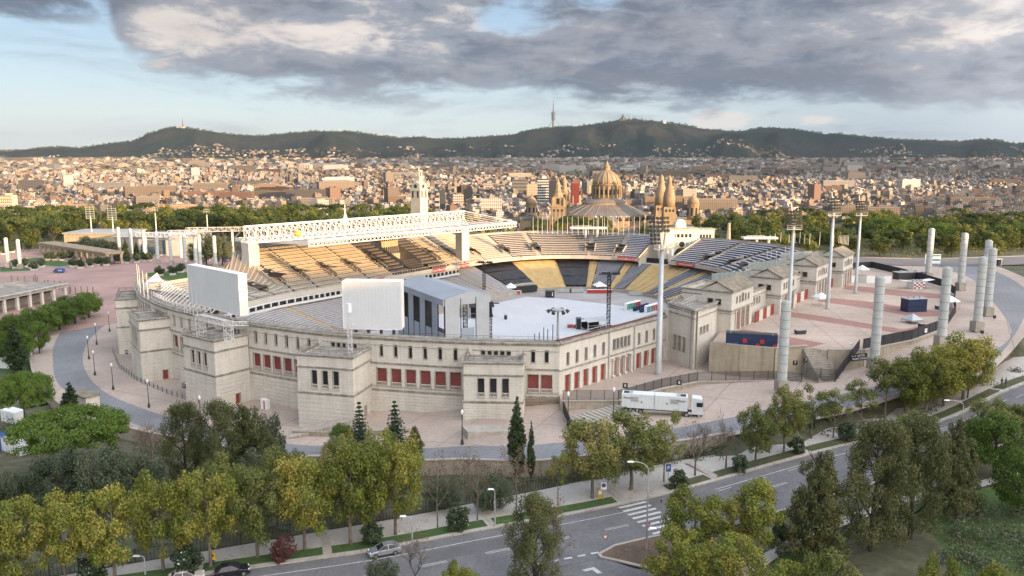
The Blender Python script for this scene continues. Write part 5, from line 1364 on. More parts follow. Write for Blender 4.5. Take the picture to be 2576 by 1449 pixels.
for k in range(6):
 w_=k*math.pi/3;m_=MB();m_.tube((1.6*math.cos(w_),1.6*math.sin(w_),hh+.1),(2.1*math.cos(w_),2.1*math.sin(w_),hh-.35),.28,8,.42);m_.build('lamp_head','lamp_dark',t,local=True)
for i,(dx,h_)in enumerate(((-1.0,3.2),(-2.0,2.3),(-2.8,2.6),(-3.7,1.6),(-4.6,1.3))):
 m_=MB();m_.box((x+dx,y-.1,T+.2+h_/2),(.16,.12,h_));tag(m_.build('rim_post','bar_grey'),f'slim dark post on the facade rim, {ORD[i]} left of the lamp cluster mast','post','slim posts beside the lamp cluster')
fp_mesh=proto('flagpole',MB().lathe([(.13,0),(.13,.15),(.09,.2),(.05,9.0),(.09,9.05),(0,9.2)],6),'white_steel')
def flagpole(p,h,label,grp):
 o=inst('flagpole',fp_mesh,None,p,0,(1.1,1.1,h/9.2));tag(o,label,'flagpole',grp)
qs=[(-.76+.033*i)for i in range(0,22)]
k=0
for i,xv in enumerate([1341,1353,1364,1377,1390,1403,1415,1427,1439,1454,1467,1480,1493,1505,1520]+[1648-13.3*j for j in range(11,-1,-1)]):
 p=PY(xv,596,326-(xv-1340)*.03);z_=20.6;k+=1
 flagpole((p[0],p[1],z_),zat(545,p[1])-z_,f'white flagpole on the north rim left of the clock gate, x' if False else f'white flagpole on the north rim, {ORD[k-1] if k < 21 else ORD[k-21]} {"from the roofed stand" if k < 21 else "of the last seven beside the clock gate"}','flagpoles along the north rim')
for i,xv in enumerate([1935,1948,1962,1983,1998,2010,2022,2035,2060,2095]):
 p=PY(xv,640,300-(xv-1935)*.12);flagpole((p[0],p[1],20.5),zat(590,p[1])-20.5+(.5*(i%3)),f'white flagpole on the east rim, {ORD[i]} from the clock gate side','flagpoles along the east rim')
for i,xv in enumerate([1927,1937,1950,1972,1983,1992]):
 p=PY(xv,700,262-(xv-1927)*.2);flagpole((p[0],p[1],18.6),zat(630-(10*(i>2)),p[1])-18.6,f'white flagpole behind the second gate pavilion, {ORD[i]} from the left','flagpoles behind the second gate pavilion')
for i in range(8):
 p=PY(2108+i*3.4,640,297-i);flagpole((p[0],p[1],20),zat(592,p[1])-20,f'white flagpole in the tight bunch by the last gate pavilion, {ORD[i]} from the left','bunched flagpoles by the last gate pavilion')
for i,(xv,yb,yt)in enumerate(((349,737,665),(354,744,670),(363,748,683),(373,753,688),(464,783,712),(471,788,716),(478,790,716),(487,797,722),(497,800,726))):
 Y=[216,212,206,203,186,185,184,182,181][i]
 p=PY(xv,yb,Y+1.2);z0=T+.25;flagpole((p[0],p[1],z0),max(3,zat(yt,Y)-z0),f'white flagpole on the curved facade rim, {ORD[i]} from the left end','flagpoles on the facade rim')
m_=MB()
for i in range(26):
 q=-2.72+.0;s0=i/25;a=near_s((-106,228));b=near_s((-72,185));p=s_at(a+(b-a)*s0);nrm=Vector((-p[0]-40,200-p[1],0)).normalized()
 p2=(p[0]+.9*5.0*.8,p[1]+5.0*.6);m_.box((p[0]+1.6,p[1]+1.4,T+.6),(.3,.3,1.2));m_.tube((p[0]+1.6,p[1]+1.4,T),(p2[0]+1.0,p2[1]+1.2,T+3.0),.16,4)
m_.build('stand_rib','white_steel',stad)['kind']='stuff'
gx,gy,_=P(1712,690,8);gx,gy=PY(1708,640,312)[:2]
gt=thing('clock_gate','pale stone marathon gate with a high arch and round clock on its roof','gate',(gx,gy,8),0.12)
def gz(y):return zat(y,312)-8
def gxv(x):return(x-1708)/F*(312*CS+20*SN)
m_=MB();xL,xR=gxv(1672),gxv(1747);zt=gz(574);ar=gxv(1730)-gxv(1708)-.35;zc=gz(640)
N_=12;arc=[(-ar*math.cos(math.pi*i/N_),zc+ar*math.sin(math.pi*i/N_))for i in range(N_+1)]
for dy_ in(-3,3):
 for i in range(N_):
  a,b=arc[i],arc[i+1];f=[(a[0],dy_,a[1]),(b[0],dy_,b[1]),(b[0],dy_,zt),(a[0],dy_,zt)];m_.quad(*f)
 m_.quad((xL,dy_,-3),(-ar,dy_,-3),(-ar,dy_,zt),(xL,dy_,zt));m_.quad((ar,dy_,-3),(xR,dy_,-3),(xR,dy_,zt),(ar,dy_,zt))
for i in range(N_):a,b=arc[i],arc[i+1];m_.quad((a[0],-3,a[1]),(a[0],3,a[1]),(b[0],3,b[1]),(b[0],-3,b[1]))
m_.quad((-ar,-3,-3),(-ar,3,-3),(-ar,3,zc),(-ar,-3,zc));m_.quad((ar,-3,-3),(ar,-3,zc),(ar,3,zc),(ar,3,-3));m_.quad((xL,-3,-3),(xL,-3,zt),(xL,3,zt),(xL,3,-3));m_.quad((xR,-3,-3),(xR,3,-3),(xR,3,zt),(xR,-3,zt));m_.quad((xL,-3,zt),(xR,-3,zt),(xR,3,zt),(xL,3,zt))
m_.build('gate_wall','stone',gt,local=True)
m_=MB();m_.box(((gxv(1650)+xL)/2,0,gz(583)/2),(xL-gxv(1650),5,gz(583)));m_.build('wing','stone',gt,local=True);m_=MB();m_.box(((gxv(1793)+xR)/2,0,gz(577)/2),(gxv(1793)-xR,5,gz(577)));m_.build('wing','stone',gt,local=True)
for x0,x1,z_ in((gxv(1648),gxv(1672),gz(583)),(gxv(1747),gxv(1796),gz(577))):MB().box(((x0+x1)/2,-.1,z_+.15),(x1-x0+.3,5.4,.4)).build('cornice','stone_trim',gt,local=True)
MB().box(((xL+xR)/2,-.1,zt+.15),(xR-xL+.5,6.5,.4)).build('cornice','stone_trim',gt,local=True)
for i in range(5):MB().box((gxv(1688)+i*(gxv(1729)-gxv(1688))/4,-3.02,gz(591)),(.95,.12,1.3)).build('window','dark_glass',gt,local=True)
for i in range(4):MB().box((gxv(1758)+i*(gxv(1782)-gxv(1758))/3,-2.52,gz(593)),(.8,.12,1.3)).build('window','dark_glass',gt,local=True)
m_=MB();m_.tube((0,-3.0,gz(612)),(0,-3.25,gz(612)),1.05,16);m_.build('roundel','dark_glass',gt,local=True)
for sx_ in(-1,1):
 for k in(1,2):MB().box((sx_*(1.9*k+.3),-3.05,gz(612)),(1.2,.1,1.4)).build('relief_panel','stone_trim',gt,local=True)
cz=gz(564);cr=gz(553)-cz;q=MB();q.tube((0,1.2,cz),(0,-1.2,cz),cr+.35,20);q.box((0,0,(cz+zt)/2-.4),(cr*2+.9,2.4,cz-zt+.3));q.build('clock_house','stone',gt,local=True)
cf=MB();cf.tube((0,-1.2,cz),(0,-1.32,cz),cr,24);cfo=cf.build('clock_face','white_paint',gt,local=True)
q=MB()
for k in range(12):w_=k*math.pi/6;q.box((math.sin(w_)*cr*.82,-1.36,cz+math.cos(w_)*cr*.82),(.12,.05,.12 if k%3 else .3))
q.build('hour_marks','black',cfo,local=True)
q=MB();q.box((0,-1.38,cz+cr*.36),(.12,.05,cr*.72));q.tube((0,-1.38,cz),(-math.sin(math.radians(60))*cr*.5,-1.38,cz-math.cos(math.radians(60))*cr*.5),.08,4);q.build('clock_hands','black',cfo,local=True)
for xv,yt,w,l in((1496,575,15,'white flat canopy on two round legs behind the north rim'),(1928,600,13,'white flat canopy on two round legs behind the east rim')):
 p=PY(xv-9,590,330 if xv<1600 else 308);z_=zat(yt,p[1]);t=thing('canopy',l,'canopy',(p[0],p[1],14))
 for s_ in(-1,1):MB().tube((s_*2.3,0,0),(s_*2.3,0,z_-14),.55,12).build('leg','white_steel',t,local=True)
 m_=MB();m_.box((-1.2,0,z_-14+.3),(w,4,.7));m_.build('roof','white_steel',t,local=True);m_=MB();m_.box((-w*.25,-1.9,z_-14+1.3),(w*.5,.1,.1));
 for i in range(5):m_.box((-w*.5+i*w*.125,-1.9,z_-14+1.0),(.08,.08,.8))
 m_.build('railing','white_steel',t,local=True)
p=PY(1832,610,322);t=thing('pillar','slender tapering stone pillar with a dark bowl behind the east stand','pillar',(p[0],p[1],10));zt_=zat(556,322)-10
MB().lathe([(1.35,0),(.55,zt_-.6)],8).build('shaft','stone_warm',t,local=True);MB().lathe([(.5,zt_-.6),(1.0,zt_),(1.0,zt_+.15)],12).build('bowl','black',t,local=True)
TA=[(9.4,156.8),(9.6,151.6),(20.6,151.8),(31.4,161.8),(39.0,166.5),(43.0,173.2),(40.5,175.8),(36.2,185)]
A_front=[(9.5,152.2),(20.6,152.2),(30.5,160.5),(39.0,165.6),(57.0,166.4),(61.2,164.2)]
pa=A_front+[(62,172),(50,176),(46,186),(36,186),(20,170),(9.4,158)]
m_=MB();m_.prism(pa,lambda x,y:zp(x)-1.5,4.7);structure(m_.build('terrace','plaza_paving'))
def wall_line(line,z_top,label,h=None,m='retaining_stone',name='retaining_wall',w=0.4,zb=None):
 p=line[0];t=thing(name,label,'wall',(p[0],p[1],zp(p[0])))
 L3=line
 m_=MB()
 for a,b in zip(L3,L3[1:]):
  za_,zb_=(z_top(*a),z_top(*b))if callable(z_top)else(z_top,z_top)
  g0,g1=zp(a[0])-1.5,zp(b[0])-1.5
  dx,dy=b[0]-a[0],b[1]-a[1];l=math.hypot(dx,dy);nx_,ny_=dy/l*w,-dx/l*w
  m_.add([(a[0],a[1],g0),(b[0],b[1],g1),(b[0],b[1],zb_),(a[0],a[1],za_),(a[0]+nx_,a[1]+ny_,g0),(b[0]+nx_,b[1]+ny_,g1),(b[0]+nx_,b[1]+ny_,zb_),(a[0]+nx_,a[1]+ny_,za_)],[(4,5,6,7),(3,7,6,2),(1,0,3,2),(0,4,7,3),(5,1,2,6)])
 m_.build('wall',m,t)
 c=MB()
 for a,b in zip(L3,L3[1:]):
  za_,zb_=(z_top(*a),z_top(*b))if callable(z_top)else(z_top,z_top)
  c.add([(a[0]-.1,a[1]+.1,za_+.003),(b[0]-.1,b[1]+.1,zb_+.003),(b[0]-.1,b[1]+.1,zb_+.16),(a[0]-.1,a[1]+.1,za_+.16),(a[0]+.5,a[1]-.5,za_+.003),(b[0]+.5,b[1]-.5,zb_+.003),(b[0]+.5,b[1]-.5,zb_+.16),(a[0]+.5,a[1]-.5,za_+.16)],[(4,5,6,7),(3,7,6,2),(0,3,2,1)])
 c.build('coping','kerb',t)
 return t
wall_line([(9.3,152.0)]+A_front[1:],4.85,'tan stone retaining wall under the barred fence beside the parked truck')
RB=[(43.4,173.8),(49.0,170.4),(55.6,167.9),(63.0,170.2)]
B_edge=[(67.5,168.0),(74.5,168.2),(89.2,177.3),(103.9,190.6),(115.5,208.0),(122.5,222.0),(130.5,236),(134.5,250),(134.5,262),(133.5,278),(131,294),(121.4,290),(113.5,283)]
east=[W(a,-69.9)for a in(285,262,237,208,194,178)]
pb_=RB+B_edge+[east[0],east[1],east[2],east[3],east[4],(48.5,186)]
structure(MB().prism(pb_,3,BZ).build('gate_terrace','terrace_paving'))
wall_line(RB,BZ+.55,'high plain tan wall holding up the gate terrace behind the corner block',m='stone_warm')
wall_line([(67.0,168.2)]+B_edge[1:4],lambda x,y:BZ+.1,'tan stone wall below the black screened fence, sinking into the rising plaza')
def bandB(a0,a1,b1,k=0.0):
 n=12;A=[W(a0+k*i/n,-65+(b1+65)*i/n)for i in range(n+1)];B=[W(a1+k*i/n,-65+(b1+65)*i/n)for i in range(n+1)]
 structure(strip(A,B,lambda x,y:BZ,n+1,1,0.02).build('paving_band','terrace_band'))
def bandq(pts):
 q=[P(x,y,BZ+.02)for x,y in pts];m_=MB();m_.add(q,[tuple(range(len(q)))]);
 v=[Vector(p)for p in q[:3]]
 if(v[1]-v[0]).cross(v[2]-v[0]).z<0:m_.f=[f[::-1]for f in m_.f]
 structure(m_.build('paving_band','terrace_band'))
bandq([(1845,836),(1870,828),(1930,838),(2010,852),(2075,864),(2040,874),(1990,872)])
bandq([(1969,795),(1979,783),(2100,800),(2270,828),(2312,822),(2290,836),(2260,838),(2100,814),(2010,800)])
bandq([(2056,758),(2062,747),(2180,758),(2300,777),(2385,783),(2385,795),(2300,797),(2180,775)])
bandq([(2120,727),(2126,717),(2200,724),(2300,734),(2395,742),(2398,752),(2300,748),(2200,738)])
def stairs(p0,p1,width,z0,z1,n,label,m='kerb',wdir=None,name='stairs'):
 """from foot p0 to head p1"""
 t=thing(name,label,'stairs',(p0[0],p0[1],min(z0,z1)))
 dx,dy=(p1[0]-p0[0]),(p1[1]-p0[1]);l=math.hypot(dx,dy);rz=math.atan2(dy,dx)
 for i in range(n):
  zt_=z0+(z1-z0)*(i+1)/n;c=(p0[0]+dx*(i+.5)/n,p0[1]+dy*(i+.5)/n);hh=zt_-z0+1.2
  m_=MB();m_.box((*c,zt_-hh/2),(l/n-.02,width,hh),rz);m_.box((c[0]-dx/n*.42,c[1]-dy/n*.42,zt_+.02),(l/n*.28,width,.06),rz);m_.build('step',m,t)
 return t
stairs((66.0,163.6),(64.6,170.0),5.0,5.8,BZ,14,'dark-stepped stairs climbing to the gate terrace at entrance seven','concrete')
stairs((59.5,166.0),(57.8,171.0),4.0,4.7,8.5,8,'short upper stairs behind the first metal column','concrete')
q0,q1=PG(1440,1062),PG(1568,1030)
stairs((q0[0]+.5,q0[1]-2.0),(q1[0]+.8,q1[1]-2.2),8.0,zp(q0[0])+.10,zp(q1[0])+.75,12,'broad shallow flight of a dozen steps descending left of the white truck')
q0,q1=PG(1168,1105),PG(1282,1085)
stairs((q1[0],q1[1]+1.5),(q0[0],q0[1]+1.5),4.2,zp(q1[0])+.1,zp(q1[0])+1.0,14,'ribbed sloping ramp in front of the nearest facade pavilion','kerb',name='ribbed_ramp')
q0,q1=PG(735,1090),PG(905,1060)
t=thing('ribbed_ramp','pale ribbed stone ramp below the middle facade pavilion','ramp',q0);
for i in range(16):
 s_=i/16;x=q0[0]+(q1[0]-q0[0])*s_;y=q0[1]+(q1[1]-q0[1])*s_;m_=MB();m_.box((x+.4,y-1,zp(x)+.15+.75*s_),((q1[0]-q0[0])/16-.04,4.6,.5+1.5*s_),.1);m_.build('slab','kerb',t)
q=[PG(700,1085),PG(1050,1112),PG(1100,1095)]
ln=[PG(735,1095)[:2],PG(800,1098)[:2],PG(880,1098)[:2],PG(960,1095)[:2],PG(1052,1088)[:2]]
m_=MB();m_.sweep([(x,y,zp(x))for x,y in ln],[(0,-.5),(0,.9),(-.35,.9),(-.35,-.5)]);tag(m_.build('low_wall','retaining_stone'),'low curved stone wall at the foot of the middle ribbed ramp','wall')
ln=[(9.9,151.4),(10.6,139.0)]
m_=MB();m_.sweep([(x,y,zp(x))for x,y in ln],[(0.1,-2.0),(0.1,1.9),(-.1,1.9),(-.1,-2.0)]);tag(m_.build('screen_fence','black_mesh'),'black screened fence running out from the facade corner','fence')
def bar_fence(line,zf,h,label,panel=3.0,opaque=False,grp=None,gap=0.13,bar_m='bar_grey',zbase=0.16):
 pts=[];
 for a,b in zip(line,line[1:]):
  n=max(1,round(math.dist(a,b)/panel))
  for i in range(n):pts.append((a[0]+(b[0]-a[0])*i/n,a[1]+(b[1]-a[1])*i/n))
 pts.append(line[-1]);t=thing('fence',label,'fence',(pts[0][0],pts[0][1],zf(*pts[0])),0,grp)
 pm=proto('post',MB().box((0,0,h/2),(.12,.12,h+.1)),'bar_grey' if not opaque else 'black')
 off=t.location
 for i,p in enumerate(pts):inst('post',pm,t,(p[0]-off.x,p[1]-off.y,zf(*p)+zbase-off.z))
 for p,q in zip(pts,pts[1:]):
  z0,z1=zf(*p)+zbase,zf(*q)+zbase;m_=MB()
  if opaque:
   m_.add([(p[0],p[1],z0+.05),(q[0],q[1],z1+.05),(q[0],q[1],z1+h),(p[0],p[1],z0+h)],[(0,1,2,3)]);
   m_.tube((p[0],p[1],z0+h),(q[0],q[1],z1+h),.04,4,cap=False);m_.tube((p[0],p[1],z0+h*.5),(q[0],q[1],z1+h*.5),.05,4,cap=False)
   m_.build('screen_panel','black_mesh',t)
  else:
   n=int(math.dist(p,q)/gap)
   for k in range(n+1):
    s_=k/n;x,y,z=p[0]+(q[0]-p[0])*s_,p[1]+(q[1]-p[1])*s_,z0+(z1-z0)*s_
    m_.box((x,y,z+h/2),(.045,.045,h-.15),math.atan2(q[1]-p[1],q[0]-p[0]))
   for zz in(.12,h-.1):m_.tube((p[0],p[1],z0+zz),(q[0],q[1],z1+zz),.035,4,cap=False)
   m_.build('barred_panel',bar_m,t)
 return t
bar_fence([(9.9,152.1)]+A_front[1:-1]+[(60.5,164.6)],lambda x,y:4.85,2.0,'dark barred fence along the wall between the red doors and the truck',2.8)
bar_fence([(61.2,164.0),(66.6,162.4)],lambda x,y:5.6,2.6,'dark barred gate fence at the foot of entrance seven',2.8)
fB=[(67.0,163.0),(70.0,166.2)]
bar_fence([(66.8,162.6),(73.5,167.9)],lambda x,y:5.6+(x-66.8)/(73.5-66.8)*5.4,2.2,'black screened fence climbing beside the entrance seven stairs',2.5,True)
bar_fence(B_edge[1:8],lambda x,y:BZ,2.3,'long black screened fence curving around the gate terrace',3.2,True)
bar_fence(B_edge[7:],lambda x,y:BZ,2.3,'black screened fence at the far end of the gate terrace',3.2,True)
back_vis=[p for p in BACK if-95<p[0]<12]
bar_fence([(x-.1,y+.35)for x,y in resample([(p[0],p[1])for p in back_vis],16)],lambda x,y:za(x),1.9,'thin black wire fence along the inner edge of the avenue pavement',2.6,gap=0.42,bar_m='black',zbase=0.0)
ap=[PG(x,y)[:2]for x,y in[(418,890),(420,925),(440,955),(500,985),(570,1010),(650,1030),(740,1052),(800,1062)]]
ap=[PG(1118*.3727/1.4907+0,1300/1.4907)[:2]]+[PG(x,y)[:2]for x,y in[(284,885),(300,925),(345,958),(420,990),(500,1016),(600,1045),(680,1062)]]
bar_fence(ap[1:],lambda x,y:zp(x),1.1,'low temporary crowd barrier row along the apron below the left pavilions',2.4,gap=.3,bar_m='galv',zbase=0.02)
def column(xv,yb_white,yt,z,label,Y=None,grp='tall banded metal columns around the plaza',r=.95,plinth=True):
 d_over=None
 pl=2.3 if plinth else 0.3
 x,y,_=P(xv,yb_white,z+pl)if Y is None else PY(xv,yb_white,Y)
 h=zat(yt,y)-z-pl;key=('col',round(h,1),r)
 t=thing('banded_column',label,'column',(x,y,z),0,grp)
 if plinth:
  for k in range(4):MB().box((0,0,.29+k*.575),(r*2.35-.04*(k%2),r*2.35-.04*(k%2),.56),.1).build('plinth_stone','plinth_stone_m' if 'plinth_stone_m' in MATS else mat('plinth_stone_m',(0.36,0.32,0.27),0.9,0.15,0.8,fine=.15).name,t,local=True)
 n=max(6,round(h/1.75))
 for i in range(n):
  z0,z1=pl+h*i/n,pl+h*(i+1)/n
  MB().lathe([(r,z0+.10),(r,z1)],28).build('drum','column_metal',t,local=True);MB().lathe([(r*.97,z0),(r*1.015,z0+.02),(r*1.015,z0+.1),(r*.97,z0+.1)],28).build('band','column_band',t,local=True)
 MB().lathe([(r*.6,pl+h),(r*.6,pl+h+.25),(0,pl+h+.25)],16).build('cap','column_metal',t,local=True)
 return t
cl=[(1967,957,760,5.3,'first banded column, standing in front of the entrance seven stairs'),(2200,901,699,8.2,'banded column with a black litter bin by its stone plinth, between fence and road trees'),(2369,845,674,BZ,'banded column rising inside the curve of the black fence'),(2459,808,648,11,'banded column with the clearly visible square plinth on the plaza'),(2485,772,626,11,'banded column just right of the visible square plinth one'),(2476,741,606,11,'banded column partly hidden behind two nearer ones on the right'),(2417,711,588,11,'banded column before the green road sign'),(2335,686,576,11,'farthest right banded column against the park trees')]
for c in cl:column(*c)
lc=[(20,662,599,'banded column at the far left edge of the esplanade'),(50,664,603,'second banded column from the left edge of the esplanade'),(301,634,572,'banded column right of the long portico'),(331.6,640,576,'banded column between the slim cypresses'),(364,645,582,'banded column left of the blue-windowed sports hall'),(397,651,583,'banded column in front of the blue windows'),(431,655,588,'banded column right of the blue windows'),(467,660,590,'banded column before the grey hall wall'),(494,675,607,'nearest banded column of the left row beside the dark trees'),(504,665,592,'banded column directly behind the nearest left one'),(542,663,594,'last banded column of the left row beside portable cabins')]
for xv,yb,yt,l in lc:column(xv,yb,yt,-2.4,l,grp='banded columns along the esplanade',r=.85)
for xv,yv,l in((2213,932,'black litter bin beside the column near the road trees'),(2470,844,'black litter bin right of the square column plinth'),(2501,805,'black litter bin far right on the plaza'),(2486,775,'black litter bin half hidden by a column'),(2400,740,'black litter bin near the road sign column')):
 p=PG(xv,yv);t=thing('litter_bin',l,'bin',p);MB().tube((0,0,0),(0,0,.5),.05,5).build('post','black',t,local=True);MB().box((0,0,.8),(.5,.45,.7),top=1.15).build('bin_body','black',t,local=True)
lm_pole=MB();lm_pole.lathe([(.24,0),(.22,.5),(.12,.8),(.075,1.0),(.05,4.6)],8)
PR_lamp=(proto('lamp_post',lm_pole,'lamp_dark'),proto('lantern',MB().lathe([(.1,4.6),(.22,4.85),(.22,5.1),(.1,5.3),(0,5.35)],8),'lamp_white'))
for xv,yb,l in((285,980,'black lamp post with its foot beside the pavement curve below column ten'),(239,944,'black lamp post on the kerb above the umbrella pine'),(224,903,'black lamp post at the widest bend of the ring road'),(243.5,867,'black lamp post halfway up the ring road bend'),(276,834,'farthest black lamp post near the left end pavilion'),(375,1025,'black lamp post between two facade pavilions at the left'),(506,1072,'black lamp post in front of the dark tree tops'),(1163,1118,'black lamp post at the foot of the ribbed ramp'),(1429,1070,'black lamp post by the broad steps'),(1543,1058,'black lamp post in front of the white truck')):
 t=thing('street_lamp',l,'street lamp',PG(xv,yb),0,'black lamp posts around the ring road');inst('post',PR_lamp[0],t,sc=(1.25,1.25,1.2));inst('lantern',PR_lamp[1],t,sc=(1.1,1.1,1.2))
a,b=P(1828,870,BZ),P(1958,878,BZ)
rz=math.atan2(b[1]-a[1],b[0]-a[0]);l=math.dist(a[:2],b[:2]);c=((a[0]+b[0])/2,(a[1]+b[1])/2+.9)
t=thing('bar_container','long dark blue container bar with red and blue squares on the terrace wall edge','container',(*c,BZ),rz)
MB().box((0,0,1.45),(l,2.4,2.9)).build('body','blue_dark',t,local=True)
cols=['blue','red_bright','red_bright','blue_dark','blue','blue_dark','red_bright','blue','red_bright','blue','red_bright','red_bright'];R_=random.Random(4)
for i in range(12):
 for j in range(3):
  if R_.random()<.5 or j==2:continue
  MB().box((-l/2+(i+.5)*l/12,-1.22,.5+j*.95),(l/12-.05,.05,.9)).build('panel',R_.choice(cols),t,local=True)
MB().box((0,0,2.98),(l,2.4,.1)).build('roof','bar_grey',t,local=True)
for s_ in(-1,1):m_=MB();m_.tube((s_*(l/2-1),-1.2,2.9),(s_*(l/2-1),-1.2,3.7),.05,4);m_.tube((s_*(l/2-1),-1.2,3.7),(s_*(l/2-2),-1.2,3.7),.05,4);m_.build('roof_ladder','white_steel',t,local=True)
def kiosk(xv,yv,w,d,h,m,label,rz=.2):
 p=P(xv,yv,BZ+.02);t=thing('kiosk',label,'kiosk',(p[0],p[1],BZ+.02),rz);MB().box((0,d/2,h/2),(w,d,h)).build('body',m,t,local=True);MB().box((0,d/2,h+.08),(w+.3,d+.3,.16)).build('roof','galv',t,local=True)
 for i in range(3):MB().box((-w*.3+i*w*.3,d*.4,h+.4),(.7,.6,.45)).build('roof_unit','galv',t,local=True)
 m_=MB();m_.box((0,-.03,h*.45),(w-.2,.05,.08));m_.box((-w/2+.05,-.03,h/2),(.1,.05,h));m_.box((w/2-.05,-.03,h/2),(.1,.05,h));m_.build('frame','black',t,local=True)
 return t
kiosk(2307,785,5.6,3.0,3.4,'blue_dark','navy blue kiosk standing alone on the striped terrace')
t=kiosk(2312,727,4.4,3.0,2.2,'white_paint','white kiosk with checked front and raised side awnings near the fence')
for i in range(5):
 for j in range(4):
  if(i+j)%2==0:MB().box((-1.5+i*.75,-.04,.35+j*.5),(.72,.04,.46)).build('check_panel','red_paint',t,local=True)
for s_ in(-1,1):m_=MB();m_.add([(s_*2.2,0,2.3),(s_*2.2,3,2.3),(s_*5.5,3,2.7),(s_*5.5,0,2.7)],[(0,1,2,3)]);m_.build('awning','white_paint',t,local=True)
kiosk(2290,703,9,3,2.3,'bar_grey','long dark flat container behind the checked kiosk')
p=P(2188,712,BZ);t=thing('hoarding','grey-white temporary hoarding of joined panels by the fourth mast','hoarding',p,-.12)
for i in range(5):MB().box((-5+i*2.6,0,1.2),(2.5,.15,2.4)).build('panel','galv' if i%2 else 'white_paint',t,local=True)
for xv,yv,w,l in((2013,840,2.6,'dark rubbish skip on the terrace behind the first column'),(2308,826,0,''),(2347,828,3.2,'stack of dark crates right of the lowered gazebo'),(2318,824,1.2,'small dark crate near the black fence'),(2361,778,1.6,'grey crate left of the gazebo by the curved fence')):
 if not w:continue
 p=P(xv,yv,BZ);t=thing('crate',l,'crate',p,.2);m_=MB();m_.box((0,0,.5),(w*.85,1.1,.9),top=1.15);m_.build('body','bar_grey',t,local=True);MB().box((0,0,1.0),(w,1.4,.1)).build('lid','galv',t,local=True)
MB().box((48.5,172.4,BZ+.3),(6,.6,.6),-.5)
def sign(p,s_,label,h=2.6,w=.9,hh=.9,rz=0.0,pole=True,size=.8,bg='black',fg='white_paint',cat='sign'):
 t=thing('sign',label,cat,p,rz)
 if pole:MB().tube((0,0.06,0),(0,0.06,h+hh),.05,5).build('pole','galv',t,local=True)
 MB().box((0,0,h+hh/2),(w,.06,hh)).build('board',bg,t,local=True)
 if s_:text_part(s_,size,fg,t,(0,-.05,h+hh/2),(math.pi/2,0,0))
 return t
sign((*P(1572,1002,4.7)[:2],4.7),'8','black sign with white number 8, the left one of two above the barred fence',2.1,1.0,1.0)
sign((*P(1707,1006,4.7)[:2],4.7),'8','black sign with white number 8, the right one of two above the barred fence',3.0,1.0,1.0)
sign((59.6,166.4,6.5),'7','black sign with white number 7 nearest the first column',1.7,.95,1.0)
sign((62.3,167.6,6.8),'7','black sign with white number 7 in front of the stair landing',1.7,.95,1.0)
p=PY(320,909,195);sign((p[0],p[1],3.5),'10','black sign with white number 10 on the wall edge of a left pavilion',0,1.1,1.0,pole=False,rz=-.5,size=.8)
p=PY(463,974,170.5);sign((p[0],p[1],2.0),'11','black sign with white number 11 on the corner of a pavilion',0,1.1,1.0,pole=False,rz=-.5,size=.8)
a,b=(71.3,165.9),(73.6,167.7)
t=thing('access_sign','black banner on the fence reading access front stage with an arrow','sign',(72.6,165.4,9.6),math.atan2(5.3,6.7)-.35)
MB().box((0,0,.6),(4.0,.06,1.5)).build('board','black',t,local=True)
text_part('\u2190 ACC\u00c9S',.62,'white_paint',t,(0,-.05,.9),(math.pi/2,0,0));text_part('FRONT STAGE',.55,'white_paint',t,(0,-.05,.25),(math.pi/2,0,0))
m_=MB();m_.box((-1.75,-.06,.92),(.5,.03,.07));m_.add([(-2.05,-.06,.92),(-1.85,-.06,1.05),(-1.85,-.06,.79)],[(0,2,1)]);m_.build('arrow','white_paint',t,local=True)
for xv,yv,l in((2140,868,'white notice on the black screened fence left of the second column'),(2277,838,'small white notice on the post by the lowered gazebo'),(2328,832,'tiny white notice on the fence near the third column')):
 p=P(xv,yv,BZ+1.2);t=thing('notice',l,'notice',(p[0],p[1]-.2,BZ+.8),.5);MB().box((0,0,.5),(.9,.05,.9)).build('sheet','white_paint',t,local=True);MB().box((0,-.04,.6),(.6,.02,.12)).build('print','red_bright',t,local=True)
p=PG(2412,718);t=thing('road_sign','green and white direction board on two posts behind the banded columns','sign',(p[0]+4,p[1]+25,11));
for s_ in(-1,1):MB().tube((s_*2.2,0,0),(s_*2.2,0,6.5),.1,6).build('post','galv',t,local=True)
MB().box((0,-.1,5.2),(5.4,.12,3.2)).build('board','white_paint',t,local=True)
for i in range(4):MB().box((0,-.18,4.1+i*.75),(5.0,.03,.5)).build('direction_panel','green_teal' if i%2 else 'white_paint',t,local=True)
p=PG(2505,690);t=thing('bus_shelter','glass bus shelter with flat roof beside the boulevard on the right','bus shelter',(p[0]+10,p[1]+20,11),.1);MB().box((0,0,2.7),(7,2,.2)).build('roof','galv',t,local=True);MB().box((0,.9,1.4),(7,.08,2.3)).build('back_glass','glass_blue',t,local=True)
for s_ in(-3.3,3.3):MB().box((s_,0,1.3),(.15,1.8,2.6)).build('side_frame','galv',t,local=True)
noise_mod=__import__('mathutils').noise
def fbm(x,y,o=4,s=1.0):
 v=0;a=1;n=0
 for k in range(o):v+=a*noise_mod.noise(Vector((x*s,y*s,3.1+k*7)));n+=a;a*=.5;s*=2.03
 return v/n
